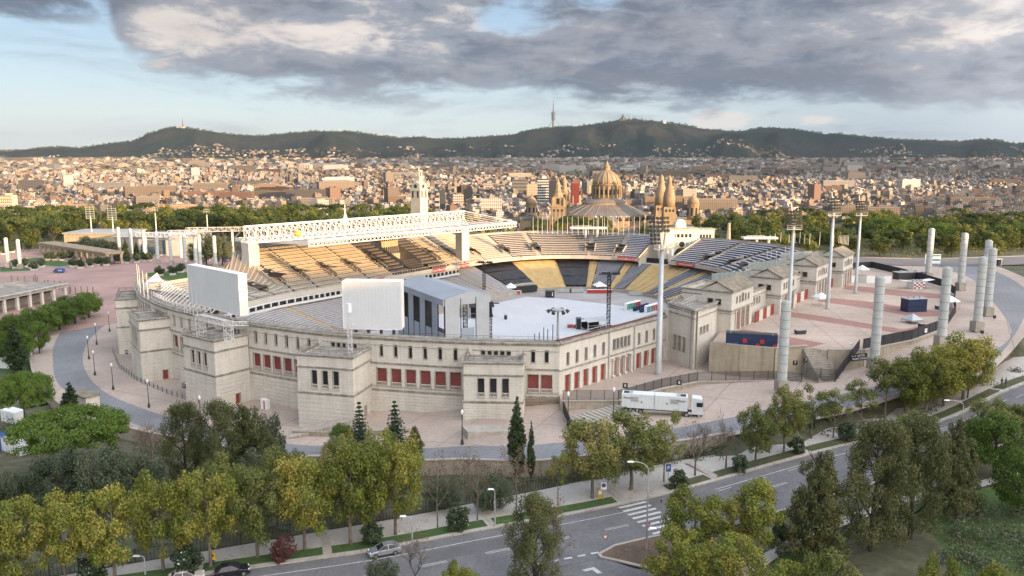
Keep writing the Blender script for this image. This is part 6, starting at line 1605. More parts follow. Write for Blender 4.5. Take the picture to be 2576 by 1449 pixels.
RIDGE=[(-700,380),(-300,386),(0,383),(40,381),(100,375),(170,370),(215,373),(290,362),(350,357),(385,338),(430,325),(455,321),(480,322),(520,328),(600,340),(660,343),(720,338),(800,331),(890,332),(950,340),(1010,348),(1060,344),(1100,350),(1170,348),(1215,345),(1290,340),(1330,328),(1390,320),(1450,318),(1500,312),(1560,303),(1590,300),(1650,306),(1700,312),(1760,325),(1830,331),(1865,330),(1900,322),(1950,323),(2000,328),(2060,338),(2100,337),(2170,345),(2250,352),(2330,354),(2400,357),(2440,351),(2480,352),(2540,362),(2576,356),(2700,345),(3300,360)]
def ridge_z(xv,Y=8300):return PY(xv,lin(RIDGE,xv),Y)[2]
def cityz(Y):return-62+max(0,Y-1000)*0.0163
hm=bpy.data.materials.new('hill_forest');hm.use_nodes=True;nt=hm.node_tree;N=nt.nodes;L=nt.links;b_=N['Principled BSDF'];b_.inputs['Roughness'].default_value=1.0;b_.inputs['Specular IOR Level'].default_value=0.0
g_=N.new('ShaderNodeNewGeometry');n_=N.new('ShaderNodeTexNoise');n_.inputs['Scale'].default_value=.0016;n_.inputs['Detail'].default_value=5;L.new(g_.outputs['Position'],n_.inputs['Vector'])
n2_=N.new('ShaderNodeTexNoise');n2_.inputs['Scale'].default_value=.03;n2_.inputs['Detail'].default_value=6;n2_.inputs['Roughness'].default_value=.75;L.new(g_.outputs['Position'],n2_.inputs['Vector'])
cr_=N.new('ShaderNodeValToRGB');cr_.color_ramp.elements[0].position=.38;cr_.color_ramp.elements[0].color=(.020,.034,.030,1);cr_.color_ramp.elements[1].position=.66;cr_.color_ramp.elements[1].color=(.046,.043,.036,1);L.new(n_.outputs['Fac'],cr_.inputs[0])
mr_=N.new('ShaderNodeMapRange');mr_.inputs[1].default_value=.3;mr_.inputs[2].default_value=.7;mr_.inputs[3].default_value=.25;mr_.inputs[4].default_value=1.0;L.new(n2_.outputs['Fac'],mr_.inputs[0])
vm_=N.new('ShaderNodeVectorMath');vm_.operation='SCALE';L.new(cr_.outputs[0],vm_.inputs[0]);L.new(mr_.outputs[0],vm_.inputs['Scale']);L.new(vm_.outputs[0],b_.inputs['Base Color']);MATS['hill_forest']=hm
def hillz(xv,t):
 """t 0 at the foot, 1 at the crest, 1..1.3 behind"""
 Y=5400+(8300-5400)*t;x=(xv-1288)/F*Y;zc=ridge_z(xv);z0=cityz(Y)*min(1,1)
 base0=cityz(5400)-25
 if t<=1:
  s_=t*t*(3-2*t);sp=fbm(x,Y,5,1/1500)*1.0+abs(fbm(x,Y,4,1/700))*.9-.12
  spur=max(0,fbm(xv*6,31,3,1/900))*1.6*math.exp(-((t-.42)/.25)**2)
  z=base0+(zc-base0)*(s_+(sp+spur)*.62*math.sin(math.pi*min(1,t))**.8)
  if t<1:z=min(z,H+(zc-H)*(Y/8300)-12*(1-t)*3)
  return z,x,Y
 return zc-(t-1)*900,x,Y
mb=MB();cols_=list(range(-900,3500,9));rows_=[i/64 for i in range(65)]+[1.12,1.3]
for t in rows_:
 for xv in cols_:
  z,x,Y=hillz(xv,t)
  if t==1:z+=fbm(xv,7,4,.08)*9+3
  mb.v.append((x,Y,z))
nc=len(cols_)
for j in range(len(rows_)-1):
 for i in range(nc-1):q=j*nc+i;mb.f.append((q,q+1,q+nc+1,q+nc));mb.m.append(0)
structure(mb.build('hills','hill_forest',smooth=True))
m_=MB()
for i in range(60):xv=-900+i*75;z=PY(xv,386-6*max(0,fbm(xv,3,3,.004)),12000)[2];x=(xv-1288)/F*12000;m_.v+=[(x,12000,-100),(x,12000,z+20),(x,12600,-100)]
for i in range(59):m_.f+=[(i*3,i*3+3,i*3+4,i*3+1),(i*3+1,i*3+4,i*3+5,i*3+2)];m_.m+=[0,0]
structure(m_.build('hills','hill_forest'))
SDx,SDy=SUN_DIR.x/math.hypot(SUN_DIR.x,SUN_DIR.y),SUN_DIR.y/math.hypot(SUN_DIR.x,SUN_DIR.y)
TAN=math.tan(SUN_EL)
def ridge_top(t):
 return lin([(-700,40),(-350,96),(-100,101),(150,101),(230,95),(300,84),(380,68),(480,58),(620,50),(800,20),(1000,-60)],t)
mb=MB();ss=[-1250+i*22 for i in range(52)];tt_=[-900+i*30 for i in range(66)]
for s_ in ss:
 for t_ in tt_:
  x=-s_*SDx*1.0;y=-s_*SDy;x,y=-s_*0.0+(-s_)*SDx,(-s_)*SDy
  x+=-SDy*t_*1.0;y+=SDx*t_
  d=(s_+450);top=ridge_top(t_);f=math.exp(-(d/(190 if d<0 else 150))**2);base_=-75 if t_>500 else-35
  z=base_+(top-base_)*f+(fbm(x,y,4,1/90)*6)*f*(1 if abs(d)>30 else .4)
  if abs(d)>5 and s_>-255:z=min(z,-8 if t_<500 else-70)
  mb.v.append((x,y,z))
nt_=len(tt_)
for j in range(len(ss)-1):
 for i in range(nt_-1):
  q=j*nt_+i
  cx=mb.v[q][0];cy=mb.v[q][1]
  if ss[j]>-270:continue
  mb.f.append((q,q+nt_,q+nt_+1,q+1));mb.m.append(0)
structure(mb.build('hillside','hill_forest',smooth=True))
mat('cloud',(.8,.8,.8),1.0,.05,.001)
RC=random.Random(3)
for(t0,t1,sc0)in((2750,3900,-11200),(4150,5500,-10900),(6500,8200,-11600)):  # unseen clouds placed toward the sun to shade far city and hills
 m_=MB();n=int((t1-t0)/120)
 for i in range(n*3):
  t_=RC.uniform(t0,t1);s_=sc0+RC.uniform(-900,900);r=RC.uniform(200,360);cx,cy,cz_=-s_*SDx-SDy*t_,-s_*SDy+SDx*t_,RC.uniform(1250,1900);k0=len(m_.v)
  for a in range(7):
   for b in range(10):p1,p2=math.pi*(a+.5)/7,2*math.pi*b/10;rr=r*RC.uniform(.85,1.1);m_.v.append((cx+rr*1.5*math.sin(p1)*math.cos(p2),cy+rr*1.5*math.sin(p1)*math.sin(p2),cz_+rr*.7*math.cos(p1)))
  for a in range(6):
   for b in range(10):m_.f.append((k0+a*10+b,k0+(a+1)*10+b,k0+(a+1)*10+(b+1)%10,k0+a*10+(b+1)%10));m_.m.append(0)
 structure(m_.build('clouds','cloud',smooth=True))
def city_mats():
 for nm,wallk in(('city_wall',True),('city_roof',False)):
  m=bpy.data.materials.new(nm);m.use_nodes=True;nt=m.node_tree;N=nt.nodes;L=nt.links;b=N['Principled BSDF'];b.inputs['Roughness'].default_value=.9;b.inputs['Specular IOR Level'].default_value=.2
  at=N.new('ShaderNodeAttribute');at.attribute_name='Col'
  out=at.outputs['Color']
  if wallk:
   uv=N.new('ShaderNodeUVMap');sp=N.new('ShaderNodeSeparateXYZ');L.new(uv.outputs[0],sp.inputs[0])
   def fr(o,per,lo,hi):
    a=N.new('ShaderNodeMath');a.operation='DIVIDE';L.new(o,a.inputs[0]);a.inputs[1].default_value=per
    f=N.new('ShaderNodeMath');f.operation='FRACT';L.new(a.outputs[0],f.inputs[0])
    c=N.new('ShaderNodeMath');c.operation='GREATER_THAN';L.new(f.outputs[0],c.inputs[0]);c.inputs[1].default_value=lo
    d=N.new('ShaderNodeMath');d.operation='LESS_THAN';L.new(f.outputs[0],d.inputs[0]);d.inputs[1].default_value=hi
    e=N.new('ShaderNodeMath');e.operation='MULTIPLY';L.new(c.outputs[0],e.inputs[0]);L.new(d.outputs[0],e.inputs[1]);return e.outputs[0]
   w=N.new('ShaderNodeMath');w.operation='MULTIPLY';L.new(fr(sp.outputs[0],3.4,.30,.72),w.inputs[0]);L.new(fr(sp.outputs[1],3.1,.28,.78),w.inputs[1])
   mx=N.new('ShaderNodeMix');mx.data_type='RGBA';L.new(w.outputs[0],mx.inputs[0]);L.new(out,mx.inputs[6]);mx.inputs[7].default_value=(.045,.045,.05,1);out=mx.outputs[2]
  L.new(out,b.inputs['Base Color']);MATS[nm]=m
city_mats()
def boxes_mesh(name,B,mats=('city_wall','city_roof')):
 """B rows: cx, cy, z0, w, d, h, rot, wall rgb, roof rgb"""
 B=np.asarray(B,float);n=len(B);c,s=np.cos(B[:,6]),np.sin(B[:,6]);hw,hd=B[:,3]/2,B[:,4]/2
 co=np.zeros((n,8,3))
 for k,(sx_,sy_,top)in enumerate([(-1,-1,0),(1,-1,0),(1,1,0),(-1,1,0),(-1,-1,1),(1,-1,1),(1,1,1),(-1,1,1)]):
  lx,ly=sx_*hw,sy_*hd;co[:,k,0]=B[:,0]+lx*c-ly*s;co[:,k,1]=B[:,1]+lx*s+ly*c;co[:,k,2]=B[:,2]+(B[:,5]if top else 0)
 faces=np.array([(0,1,5,4),(1,2,6,5),(2,3,7,6),(3,0,4,7),(4,5,6,7)]);nf=5
 fi=(faces[None]+np.arange(n)[:,None,None]*8).reshape(-1)
 me=bpy.data.meshes.new(name);me.vertices.add(n*8);me.vertices.foreach_set('co',co.ravel());me.loops.add(n*nf*4);me.loops.foreach_set('vertex_index',fi.astype(np.int32));me.polygons.add(n*nf);me.polygons.foreach_set('loop_start',np.arange(n*nf,dtype=np.int32)*4)
 me.polygons.foreach_set('loop_total',np.full(n*nf,4,dtype=np.int32));mi=np.tile([0,0,0,0,1],n).astype(np.int32);
 for mm in mats:me.materials.append(MATS[mm])
 me.polygons.foreach_set('material_index',mi)
 uv=np.zeros((n,nf,4,2));W_,D_,H_=B[:,3],B[:,4],B[:,5]
 for f,wd in enumerate((W_,D_,W_,D_)):
  uv[:,f,1,0]=wd;uv[:,f,2,0]=wd;uv[:,f,2,1]=H_;uv[:,f,3,1]=H_
 ul=me.uv_layers.new(name='UVMap');ul.data.foreach_set('uv',uv.ravel())
 ca=me.color_attributes.new('Col','FLOAT_COLOR','CORNER');cc=np.ones((n,nf,4,4));cc[:,:4,:,:3]=B[:,None,None,7:10];cc[:,4,:,:3]=B[:,None,10:13];ca.data.foreach_set('color',cc.ravel())
 me.polygons.foreach_set('use_smooth',np.zeros(n*nf,dtype=bool));me.update();return me
R=random.Random(11)
WALLC=[((.50,.44,.36),'cream'),((.42,.35,.28),'sand-coloured'),((.56,.53,.49),'off-white'),((.34,.22,.17),'brick-red'),((.44,.32,.22),'ochre'),((.33,.32,.31),'grey'),((.46,.42,.37),'beige'),((.24,.19,.16),'brown'),((.62,.60,.58),'white')]
ROOFC=[(.30,.17,.11),(.25,.22,.19),(.34,.31,.28),(.20,.18,.17),(.36,.20,.12),(.28,.26,.25),(.42,.40,.38)]
WP=[.17,.17,.17,.08,.10,.11,.12,.05,.12][:9]
def place_city():
 out=[]
 def add(xc,yy,w,d,h,rot,z=None):
  if yy<600 or abs(xc)>yy*.68+30 or yy>6900:return
  lim=930 if xc<-120 else(720 if xc<200 else(640 if xc<320 else 740+max(0,xc-300)*.35))
  if yy<lim or(abs(xc-45)<200 and yy<790):return
  if z is None:z=cityz(yy)if yy>1000 else G(xc,yy)
  k=R.random();acc=0
  for i,p_ in enumerate(WP):
   acc+=p_
   if k<acc/sum(WP):break
  j=R.choice([R.uniform(.22,.5),R.uniform(.4,.72),R.uniform(.55,.95)])*(.8+.9*max(-.35,min(.35,fbm(xc,yy,2,1/800))));wc=WALLC[i][0];rc=R.choice(ROOFC);rj=R.uniform(.35,.85)
  out.append([xc,yy,z-3,w,d,h+3,rot,*[c*j for c in wc],*[c*rj for c in rc],i])
 for far in(0,1):
  B_=96 if far else 80;th=.62;c,s_=math.cos(th),math.sin(th);nsub=3 if far else 5;lot=(B_-13)/nsub;M=80
  for i in range(-M,M):
   for j in range(-M,M):
    bx,by=i*B_+B_/2,j*B_+B_/2;X,Y=bx*c-by*s_,bx*s_+by*c
    Y+=3200
    if far and not(3000<Y<5500)or not far and not(620<Y<=3000):continue
    if abs(X)>Y*.68+90:continue
    xv=1288+F*X/Y
    if fbm(X,Y,2,1/420)>.30:continue
    if xv<1000 and Y>3600 and R.random()<.35+.4*(Y>4600):continue
    open_=(Y<1150 and fbm(X,Y,2,1/170)>.12);bh=R.choice([14,16,17,18,19,20]);dth=.0 if fbm(X,Y,1,1/900)>-.1 else .5
    c2,s2=math.cos(th+dth),math.sin(th+dth)
    if R.random()<.02:
     add(X,Y,R.uniform(16,26),R.uniform(14,22),R.uniform(32,48),th+dth);
    for a in range(nsub):
     for b in range(nsub):
      inner=0<a<nsub-1 and 0<b<nsub-1
      if open_ and R.random()<.5 or R.random()<.05:continue
      lx,ly=(a-(nsub-1)/2)*lot,(b-(nsub-1)/2)*lot
      h=R.uniform(4,6)if inner else bh+R.uniform(-5,5)+(R.random()<.06)*8
      add(X+lx*c2-ly*s2,Y+lx*s2+ly*c2,lot*R.uniform(.86,1.0),lot*R.uniform(.86,1.0),h,th+dth)
 for k in range(90):
  Y=1300+R.random()**1.5*3600;X=R.uniform(-.66*Y,.66*Y);add(X,Y,R.uniform(38,110),R.uniform(12,18),R.uniform(24,38),R.choice([0,0,.15,.62,-.2]))
 for k in range(6500):
  Y=R.uniform(5300,6700);X=R.uniform(-.66*Y,.66*Y);n_f=fbm(X,Y,3,1/520)
  if n_f<-.05+(Y-5300)/1400*.17:continue
  hz_=hillz(1288+F*X/Y,max(0,(Y-5400)/2900))[0]if Y>5400 else cityz(Y)
  add(X,Y,R.uniform(8,20),R.uniform(8,14),R.choice([5,6,8,11]),R.uniform(-.5,.5),hz_)
 return out
CB=place_city()
def size_px(b):return b[5]*b[3]/(b[1]**2)*(b[5]>9)
CB.sort(key=size_px,reverse=True)
cand=[b for b in CB if True][:300];rest=CB[300:]
extra=[]
for b in rest:
 if b[1]<4200 and R.random()<.75:
  extra.append([b[0]+R.uniform(-.2,.2)*b[3],b[1]+R.uniform(-.2,.2)*b[4],b[2]+b[5]-.2,b[3]*R.uniform(.2,.55),b[4]*R.uniform(.25,.6),R.uniform(1.5,4),b[6],*[min(.7,c*1.08)for c in b[7:10]],*[c*1.1 for c in b[10:13]]])
 if b[1]<2600 and R.random()<.5:
  extra.append([b[0]+R.uniform(-.35,.35)*b[3],b[1]-b[4]*.3,b[2]+b[5]-.2,R.uniform(1.5,3.5),R.uniform(1.5,3),R.uniform(1.5,3),b[6],*[R.uniform(.25,.6)]*3,*[R.uniform(.2,.5)]*3])
me=boxes_mesh('far_city',[b[:13]for b in rest]+extra);o=bpy.data.objects.new('far_city',me);COL.objects.link(o);o['kind']='stuff'
LMK=[(0,'the left edge beyond the park'),(235,'the left floodlight pair'),(395,'the third left floodlight'),(523,'the fourth left floodlight'),(750,'the spiky cypress'),(868,'the white telecom spire'),(1053,'the white clock tower'),(1180,'the roof truss end'),(1340,'the small left palace dome'),(1408,'the left palace towers'),(1538,'the great palace dome'),(1675,'the right palace towers'),(1743,'the small right palace dome'),(1832,'the stone pillar'),(1985,'the second floodlight mast'),(2085,'the third floodlight mast'),(2157,'the last floodlight mast'),(2240,'the rounded pine clump'),(2335,'the farthest right column'),(2417,'the road sign column'),(2576,'the right edge above the park')]
used_labels={}
RF=['flat roof','roof hut','two roof huts','set-back attic','roof tank']
for i,b in enumerate(cand):
 xv=1288+F*b[0]/(b[1]*CS+0);lm=min(LMK,key=lambda q:abs(q[0]-xv));side='left of' if xv<lm[0]else 'right of'
 if lm[0]==0:side='at';
 if lm[0]==2576:side='towards'
 dist_='near' if b[1]<1000 else('midway' if b[1]<1700 else 'far')
 cn=WALLC[b[13]][1];shape='tower' if b[5]>31 else('wide block' if b[3]>21 else('narrow house' if b[3]<13 else 'apartment block'))
 rk=i%5
 lab=None
 for tr in range(5):
  r_=(rk+tr)%5;l=f'{dist_} {cn} {shape}, {RF[r_]}, {side} {lm[1]}'
  if l not in used_labels:lab=l;rk=r_;break
 grp='apartment blocks of the city behind the park'
 if lab is None and f'shorter {l}' not in used_labels:lab=f'shorter {l}'
 if lab is None:lab=l;grp=f'{cn} {shape}s {side} {lm[1]}'
 used_labels[lab]=1
 t=thing('apartment_building',lab,'building',(b[0],b[1],b[2]),b[6],grp)
 w,d,h=b[3],b[4],b[5];wc,rc=b[7:10],b[10:13]
 inst('walls',boxes_mesh('walls',[[0,0,0,w,d,h,0,*wc,*rc]]),t)
 pc=[min(.7,c*1.1)for c in wc]
 par=[[0,-d/2+.15,h-.02,w,.3,.9,0,*pc,*pc],[0,d/2-.15,h-.02,w,.3,.9,0,*pc,*pc],[-w/2+.15,0,h-.02,.3,d-.6,.9,0,*pc,*pc],[w/2-.15,0,h-.02,.3,d-.6,.9,0,*pc,*pc]]
 inst('parapet',boxes_mesh('parapet',par),t)
 hut={0:[],1:[[w*.15,0,h-.02,w*.3,d*.3,2.8,0,*pc,*rc]],2:[[-w*.25,0,h-.02,w*.2,d*.3,2.8,0,*pc,*rc],[w*.28,d*.1,h-.02,w*.18,d*.3,3.2,0,*wc,*rc]],3:[[0,d*.08,h-.02,w*.75,d*.7,3.0,0,*pc,*rc]],4:[[w*.3,0,h-.02,2.4,2.4,2.2,0,.5,.5,.5,.45,.45,.45]]}[rk]
 for hb in hut:inst('roof_hut',boxes_mesh('roof_hut',[hb]),t)
 if b[1]<1500:
  nfl=max(2,int((h-4)/3.1));bl_=[[0,-d/2-.45,3.4+k*3.1,w*.8,.9,.35,0,*pc,*pc]for k in range(nfl)]
  for q_ in bl_:inst('balcony',boxes_mesh('balcony',[q_]),t)
def lmk(x0,x1,yb,yt,Y,wc,rc,label,cat='building',d=None,name='tower_block',bands=None,rz=0.0,extra=None):
 a=PY(x0,yb,Y);b=PY(x1,yb,Y);zt_=zat(yt,Y);zb_=min(a[2],cityz(Y));w=b[0]-a[0];d=d or w*.7;h=zt_-zb_
 t=thing(name,label,cat,((a[0]+b[0])/2,Y+d/2,zb_),rz);inst('walls',boxes_mesh('walls',[[0,0,0,w,d,h,0,*wc,*rc]]),t)
 if bands:
  n,bc,vertical=bands
  for i in range(n):
   if vertical:q=[[-w/2+(i+.5)*w/n,-d/2-.25,3,w/n*.45,.5,h-4,0,*bc,*bc]]
   else:q=[[0,-d/2-.25,h*(i+.6)/n,w*1.005,.5,h/n*.45,0,*bc,*bc]]
   inst('facade_band',boxes_mesh('facade_band',q),t)
 inst('roof_hut',boxes_mesh('roof_hut',[[w*.1,0,h-.02,w*.4,d*.4,h*.06+1,0,*wc,*rc]]),t)
 return t
DG=(.03,.035,.04);GR=(.3,.29,.27);WH=(.55,.54,.52)
lmk(1352,1380,545,450,1500,WH,GR,'slim white office tower with dark window bands left of the palace',bands=(14,DG,False))
lmk(1375,1404,545,454,1560,DG,GR,'dark glass office tower immediately left of the palace towers')
lmk(1436,1456,560,460,1450,(.30,.07,.05),GR,'dark red office tower between palace towers and dome',bands=(7,(.16,.04,.035),True))
lmk(1480,1500,530,468,1700,(.45,.37,.24),GR,'cream tower right of the dark red one')
lmk(1288,1328,530,452,1800,(.17,.17,.15),GR,'wide grey-green office tower with fine grid facade',bands=(9,(.09,.09,.08),False))
lmk(1325,1352,540,463,1650,(.42,.35,.25),GR,'cream tower block left of the slim white tower')
lmk(893,909,470,413,3400,DG,DG,'black glass tower standing alone in the far city',d=40)
lmk(751,781,463,414,3300,(.40,.38,.35),GR,'pair of pale grey slabs in the far city',bands=(5,(.2,.2,.2),True),d=50)
lmk(1806,1833,453,425,3800,(.58,.56,.52),GR,'white ribbed hotel slab in the far city right of the dome',bands=(8,(.35,.34,.32),True),d=40)
lmk(1825,1838,455,421,3950,(.45,.36,.22),GR,'golden slab behind the white ribbed hotel',d=40)
lmk(1685,1705,450,421,3600,(.06,.07,.08),GR,'dark tower with pale side walls in the far city above the palace',bands=(3,(.4,.38,.35),True),d=40)
lmk(2000,2097,492,463,2300,(.36,.33,.24),GR,'long ribbed hotel slab with white end walls above the third floodlight',bands=(16,(.24,.23,.18),True),d=24)
lmk(1891,1903,452,418,3300,(.08,.09,.10),GR,'dark banded tower left of the long ribbed slab',bands=(9,(.25,.26,.27),False),d=30)
lmk(1985,1999,455,432,3600,DG,GR,'small dark tower in the far right city',d=30)
lmk(2413,2428,452,423,3500,(.05,.06,.09),GR,'dark blue tower in the far city at the right',d=30)
lmk(103,140,455,415,3300,(.14,.16,.18),GR,'wide dark blue-grey slab below the left hill',d=60)
lmk(140,160,455,417,3350,(.35,.34,.32),GR,'pale slab joined to the dark blue-grey one',d=60)
lmk(1106,1120,552,478,1400,(.06,.065,.07),GR,'dark narrow tower with pale frame right of the clock tower',bands=None)
lmk(1095,1106,560,492,1380,(.42,.40,.37),GR,'pale grey block with square dark windows right of the clock tower',bands=(5,DG,False))
lmk(1140,1166,530,490,1500,(.34,.20,.13),GR,'brick apartment block with white balconies right of the clock tower',bands=(7,WH,False))
lmk(1210,1262,527,501,1350,(.36,.31,.25),GR,'banded beige block left of the palace dome group',bands=(6,WH,False))
lmk(1216,1240,498,460,2000,(.42,.38,.33),GR,'pale slab beside the dark edge tower',bands=(7,(.25,.23,.2),False))
lmk(1560,1600,468,420,3000,(.42,.40,.37),GR,'cylindrical looking pale towers behind the great dome',bands=(7,(.25,.25,.24),False))
lmk(1240,1340,451,434,3200,(.44,.40,.33),GR,'long white banded hospital-like slab in the far city',bands=(4,(.25,.22,.2),False))
lmk(1110,1190,470,447,2900,(.36,.33,.28),GR,'long pale slab in the middle distance right of the clock tower',bands=(6,(.22,.2,.18),False))
lmk(0,34,545,492,1350,(.60,.50,.36),GR,'white banded apartment tower at the far left edge',bands=(8,(.35,.27,.17),False))
lmk(300,320,447,414,3600,(.42,.34,.26),GR,'tall orange-white block below the left hill')
lmk(322,385,448,424,3500,(.50,.44,.34),GR,'long pale terraced block below the left hill',bands=(7,(.35,.3,.22),True))
lmk(400,480,455,438,3200,(.09,.10,.12),GR,'dark steel football stand under construction in the far left',name='far_stadium');lmk(480,560,455,440,3230,(.10,.11,.14),GR,'second dark stand of the far stadium with cranes',name='far_stadium')
lmk(2105,2180,560,553,900,(.30,.36,.38),(.33,.36,.38),'modern glass building with curved roof behind the park trees')if False else None
a=PY(1830,560,820);t=thing('glass_building','low curved glass building with silver roof between park trees right of the gate','building',(PY(1860,560,820)[0],820,zat(566,820)-14),-.12)
for k in range(4):MB().box((0,0,6+k*3.4),(50-k*1.0,16,2.2)).build('glass_storey','glass_blue',t,local=True);MB().box((0,0,7.7+k*3.4),(50.6-k*1.0,16.6,1.0)).build('floor_band','galv',t,local=True)
MB().box((0,0,2),(50,16,6)).build('base','concrete',t,local=True);MB().box((0,0,19.4),(52,18,.8)).build('roof','roof_sheet',t,local=True)
Yt=420;cx0=PY(1054.5,500,Yt)[0];tz=lambda y:zat(y,Yt);kx=Yt*CS/F*1.0
t=thing('clock_tower','cream square clock tower with open lantern top rising behind the stand roof','tower',(cx0,Yt,-5),-.55)
def tb(w,y0,y1,nm,m,off=0):MB().box((0,0,(tz(y0)+tz(y1))/2+5),(w,w,abs(tz(y1)-tz(y0)))).build(nm,m,t,local=True)
tb(6.2,560,480,'shaft','stone_gold_light' if 'stone_gold_light' in MATS else mat('stone_gold_light',(.52,.47,.36),.8,.08,.3).name);
tb(6.6,480,474,'cornice','stone_gold_light');tb(5.4,474,462,'clock_stage','stone_gold_light')
for s_ in((0,-1),(1,0),(-1,0),(0,1)):
 rz_=math.atan2(s_[1],s_[0])+math.pi/2
 q=MB();q.tube((0,-2.75,tz(468)+5),(0,-2.95,tz(468)+5),1.0,16);o=q.build('clock_face','lamp_dark',t,local=True);o.rotation_euler=(0,0,rz_)
 q=MB();q.add([(-2.7,-2.75,tz(462)+5),(2.7,-2.75,tz(462)+5),(0,-2.75,tz(457)+5.2),(-2.7,0,tz(462)+5),(2.7,0,tz(462)+5),(0,0,tz(457)+5.2)],[(0,1,2),(1,4,5,2),(0,2,5,3)]);o=q.build('gable','stone_gold_light',t,local=True);o.rotation_euler=(0,0,rz_)
 for xx in(-1.6,1.6):q=MB();q.box((xx,-3.12,tz(488)+5),(1.0,.1,3.6));o=q.build('window','dark_glass',t,local=True);o.rotation_euler=(0,0,rz_)
tb(3.2,462,444,'upper_stage','stone_gold_light');tb(3.7,445,443,'upper_cornice','stone_gold_light')
for a_ in(-.9,.9):
 for b_2 in(-.9,.9):MB().tube((a_,b_2,tz(443)+5),(a_,b_2,tz(431)+5),.28,8).build('lantern_column','stone_gold_light',t,local=True)
MB().box((0,0,tz(430)+5),(2.9,2.9,.5)).build('lantern_cap','stone_gold_light',t,local=True);MB().lathe([(.5,tz(430)+5.2),(.25,tz(427)+5),(0,tz(418)+5)],8).build('finial','stone_gold_light',t,local=True)
p=PY(868,545,470);t=thing('telecom_spire','white sculptural telecom spire tip showing above the roof truss','tower',(p[0],p[1],-6));z0=zat(552,470)+6
MB().lathe([(.5,0),(2.0,z0-1),(1.6,z0),(.6,zat(538,470)+6),(.25,zat(520,470)+6),(.55,zat(518,470)+6),(0,zat(516,470)+6)],10).build('shaft','white_steel',t,local=True,smooth=True)
Yp=640;kp=Yp*CS/F*1.02
pz=lambda y:zat(y,Yp)
px=lambda x:PY(x,560,Yp)[0]
PZ=-14.0
pal=thing('palace','golden stone palace with great ribbed dome, broad hall roof and arched windows','palace',(px(1530),Yp,PZ))
def pl(m_,nm,mt,smooth=False):
 q=MB();q.v=m_.v;q.f=m_.f;q.m=m_.m;return q.build(nm,mt,pal,smooth=smooth)
hr=(px(1650)-px(1415))/2;hc=px(1530)
def ell(rx,ry,z,n=48):return[(hc+rx*math.cos(2*math.pi*i/n),Yp+30+ry*math.sin(2*math.pi*i/n))for i in range(n)]
def ellband(r0,r1,z0,z1,nm,mt,n=48,k=.62):
 m_=MB();A=[(hc+r0*math.cos(2*math.pi*i/n),Yp+28+r0*k*math.sin(2*math.pi*i/n),z0)for i in range(n)];B=[(hc+r1*math.cos(2*math.pi*i/n),Yp+28+r1*k*math.sin(2*math.pi*i/n),z1)for i in range(n)]
 m_.add(A+B,[(i,(i+1)%n,n+(i+1)%n,n+i)for i in range(n)]);return pl(m_,nm,mt)
ellband(hr,hr,PZ,pz(548),'hall_wall','stone_gold');ellband(hr*1.02,hr*1.02,pz(548),pz(545),'cornice','stone_gold');ellband(hr*1.03,hr*.50,pz(545),pz(519),'hall_roof','slate');ellband(hr*.50,hr*.50,pz(519),pz(514),'roof_drum','stone_gold');ellband(hr*.52,hr*.42,pz(514),pz(506),'upper_roof','slate');ellband(hr*.42,0.1,pz(506),pz(505),'upper_roof','slate')
for i in range(24):
 w_=2*math.pi*i/24;m_=MB();m_.tube((hc+hr*1.03*math.cos(w_),Yp+28+hr*1.03*.62*math.sin(w_),pz(545)+.1),(hc+hr*.5*math.cos(w_),Yp+28+hr*.5*.62*math.sin(w_),pz(519)+.1),.25,4);pl(m_,'roof_rib','stone_gold')
for i in range(11):
 w_=-math.pi*(.12+.76*i/10);x,y=hc+hr*1.005*math.cos(w_),Yp+28+hr*1.005*.62*math.sin(w_);rz_=math.atan2(math.sin(w_)/.62,math.cos(w_))+math.pi/2
 m_=MB();R0=2.9;pts=[(R0*math.cos(math.pi*k/8),R0*math.sin(math.pi*k/8))for k in range(9)];vs=[]
 for u,v in pts:X,Y_=rot2(u,-.25,rz_);vs.append((x+X,y+Y_,pz(558)+v*1.1))
 m_.add(vs,[tuple(range(9))]);m_.f=[f[::-1]for f in m_.f];pl(m_,'arched_window','dark_glass')
m_=MB();bx=hc-4;m_.box((px(1527),Yp-14,(PZ+pz(552))/2),(px(1552)-px(1503),22,pz(552)-PZ));pl(m_,'central_bay','stone_gold')
m_=MB();m_.lathe([(7.5,pz(552)),(6.6,pz(548)),(4.2,pz(543)),(0,pz(541))],20,(px(1527),Yp-15));pl(m_,'bay_dome','stone_gold')
m_=MB();vs=[(px(1527)+4.2*math.cos(math.pi*k/8),Yp-25.2,pz(562)+4.6*math.sin(math.pi*k/8))for k in range(9)];m_.add(vs,[tuple(range(9))[::-1]]);pl(m_,'bay_window','stone_trim')
m_=MB();m_.box((px(1527),Yp-20,PZ+(pz(570)-PZ)/2),(px(1616)-px(1438),20,pz(570)-PZ));pl(m_,'front_wing','stone_gold')
for xx in(1472,1590):m_=MB();w_=8;x=px(xx);m_.add([(x-w_,Yp-31,pz(571)),(x+w_,Yp-31,pz(571)),(x,Yp-31,pz(562)),(x-w_,Yp-15,pz(571)),(x+w_,Yp-15,pz(571)),(x,Yp-15,pz(562))],[(0,1,2),(0,2,5,3),(1,4,5,2)]);pl(m_,'pediment','orange_terracotta')
for i in range(7):m_=MB();m_.lathe([(.4,pz(547)),(1.1,pz(543)),(1.0,pz(541)),(0,pz(539))],8,(px(1493+i*12.5),Yp-hr*.4));pl(m_,'roof_urn','white_steel')
dc=(px(1537),Yp+34);rD=(px(1576)-px(1501))/2*1.03
m_=MB();m_.lathe([(rD*1.02,pz(508)),(rD*1.02,pz(503)),(rD*.93,pz(503)),(rD*.93,pz(470)),(rD*1.0,pz(469)),(rD*1.0,pz(466)),(rD*.95,pz(466))],32,dc);pl(m_,'dome_drum','stone_gold')
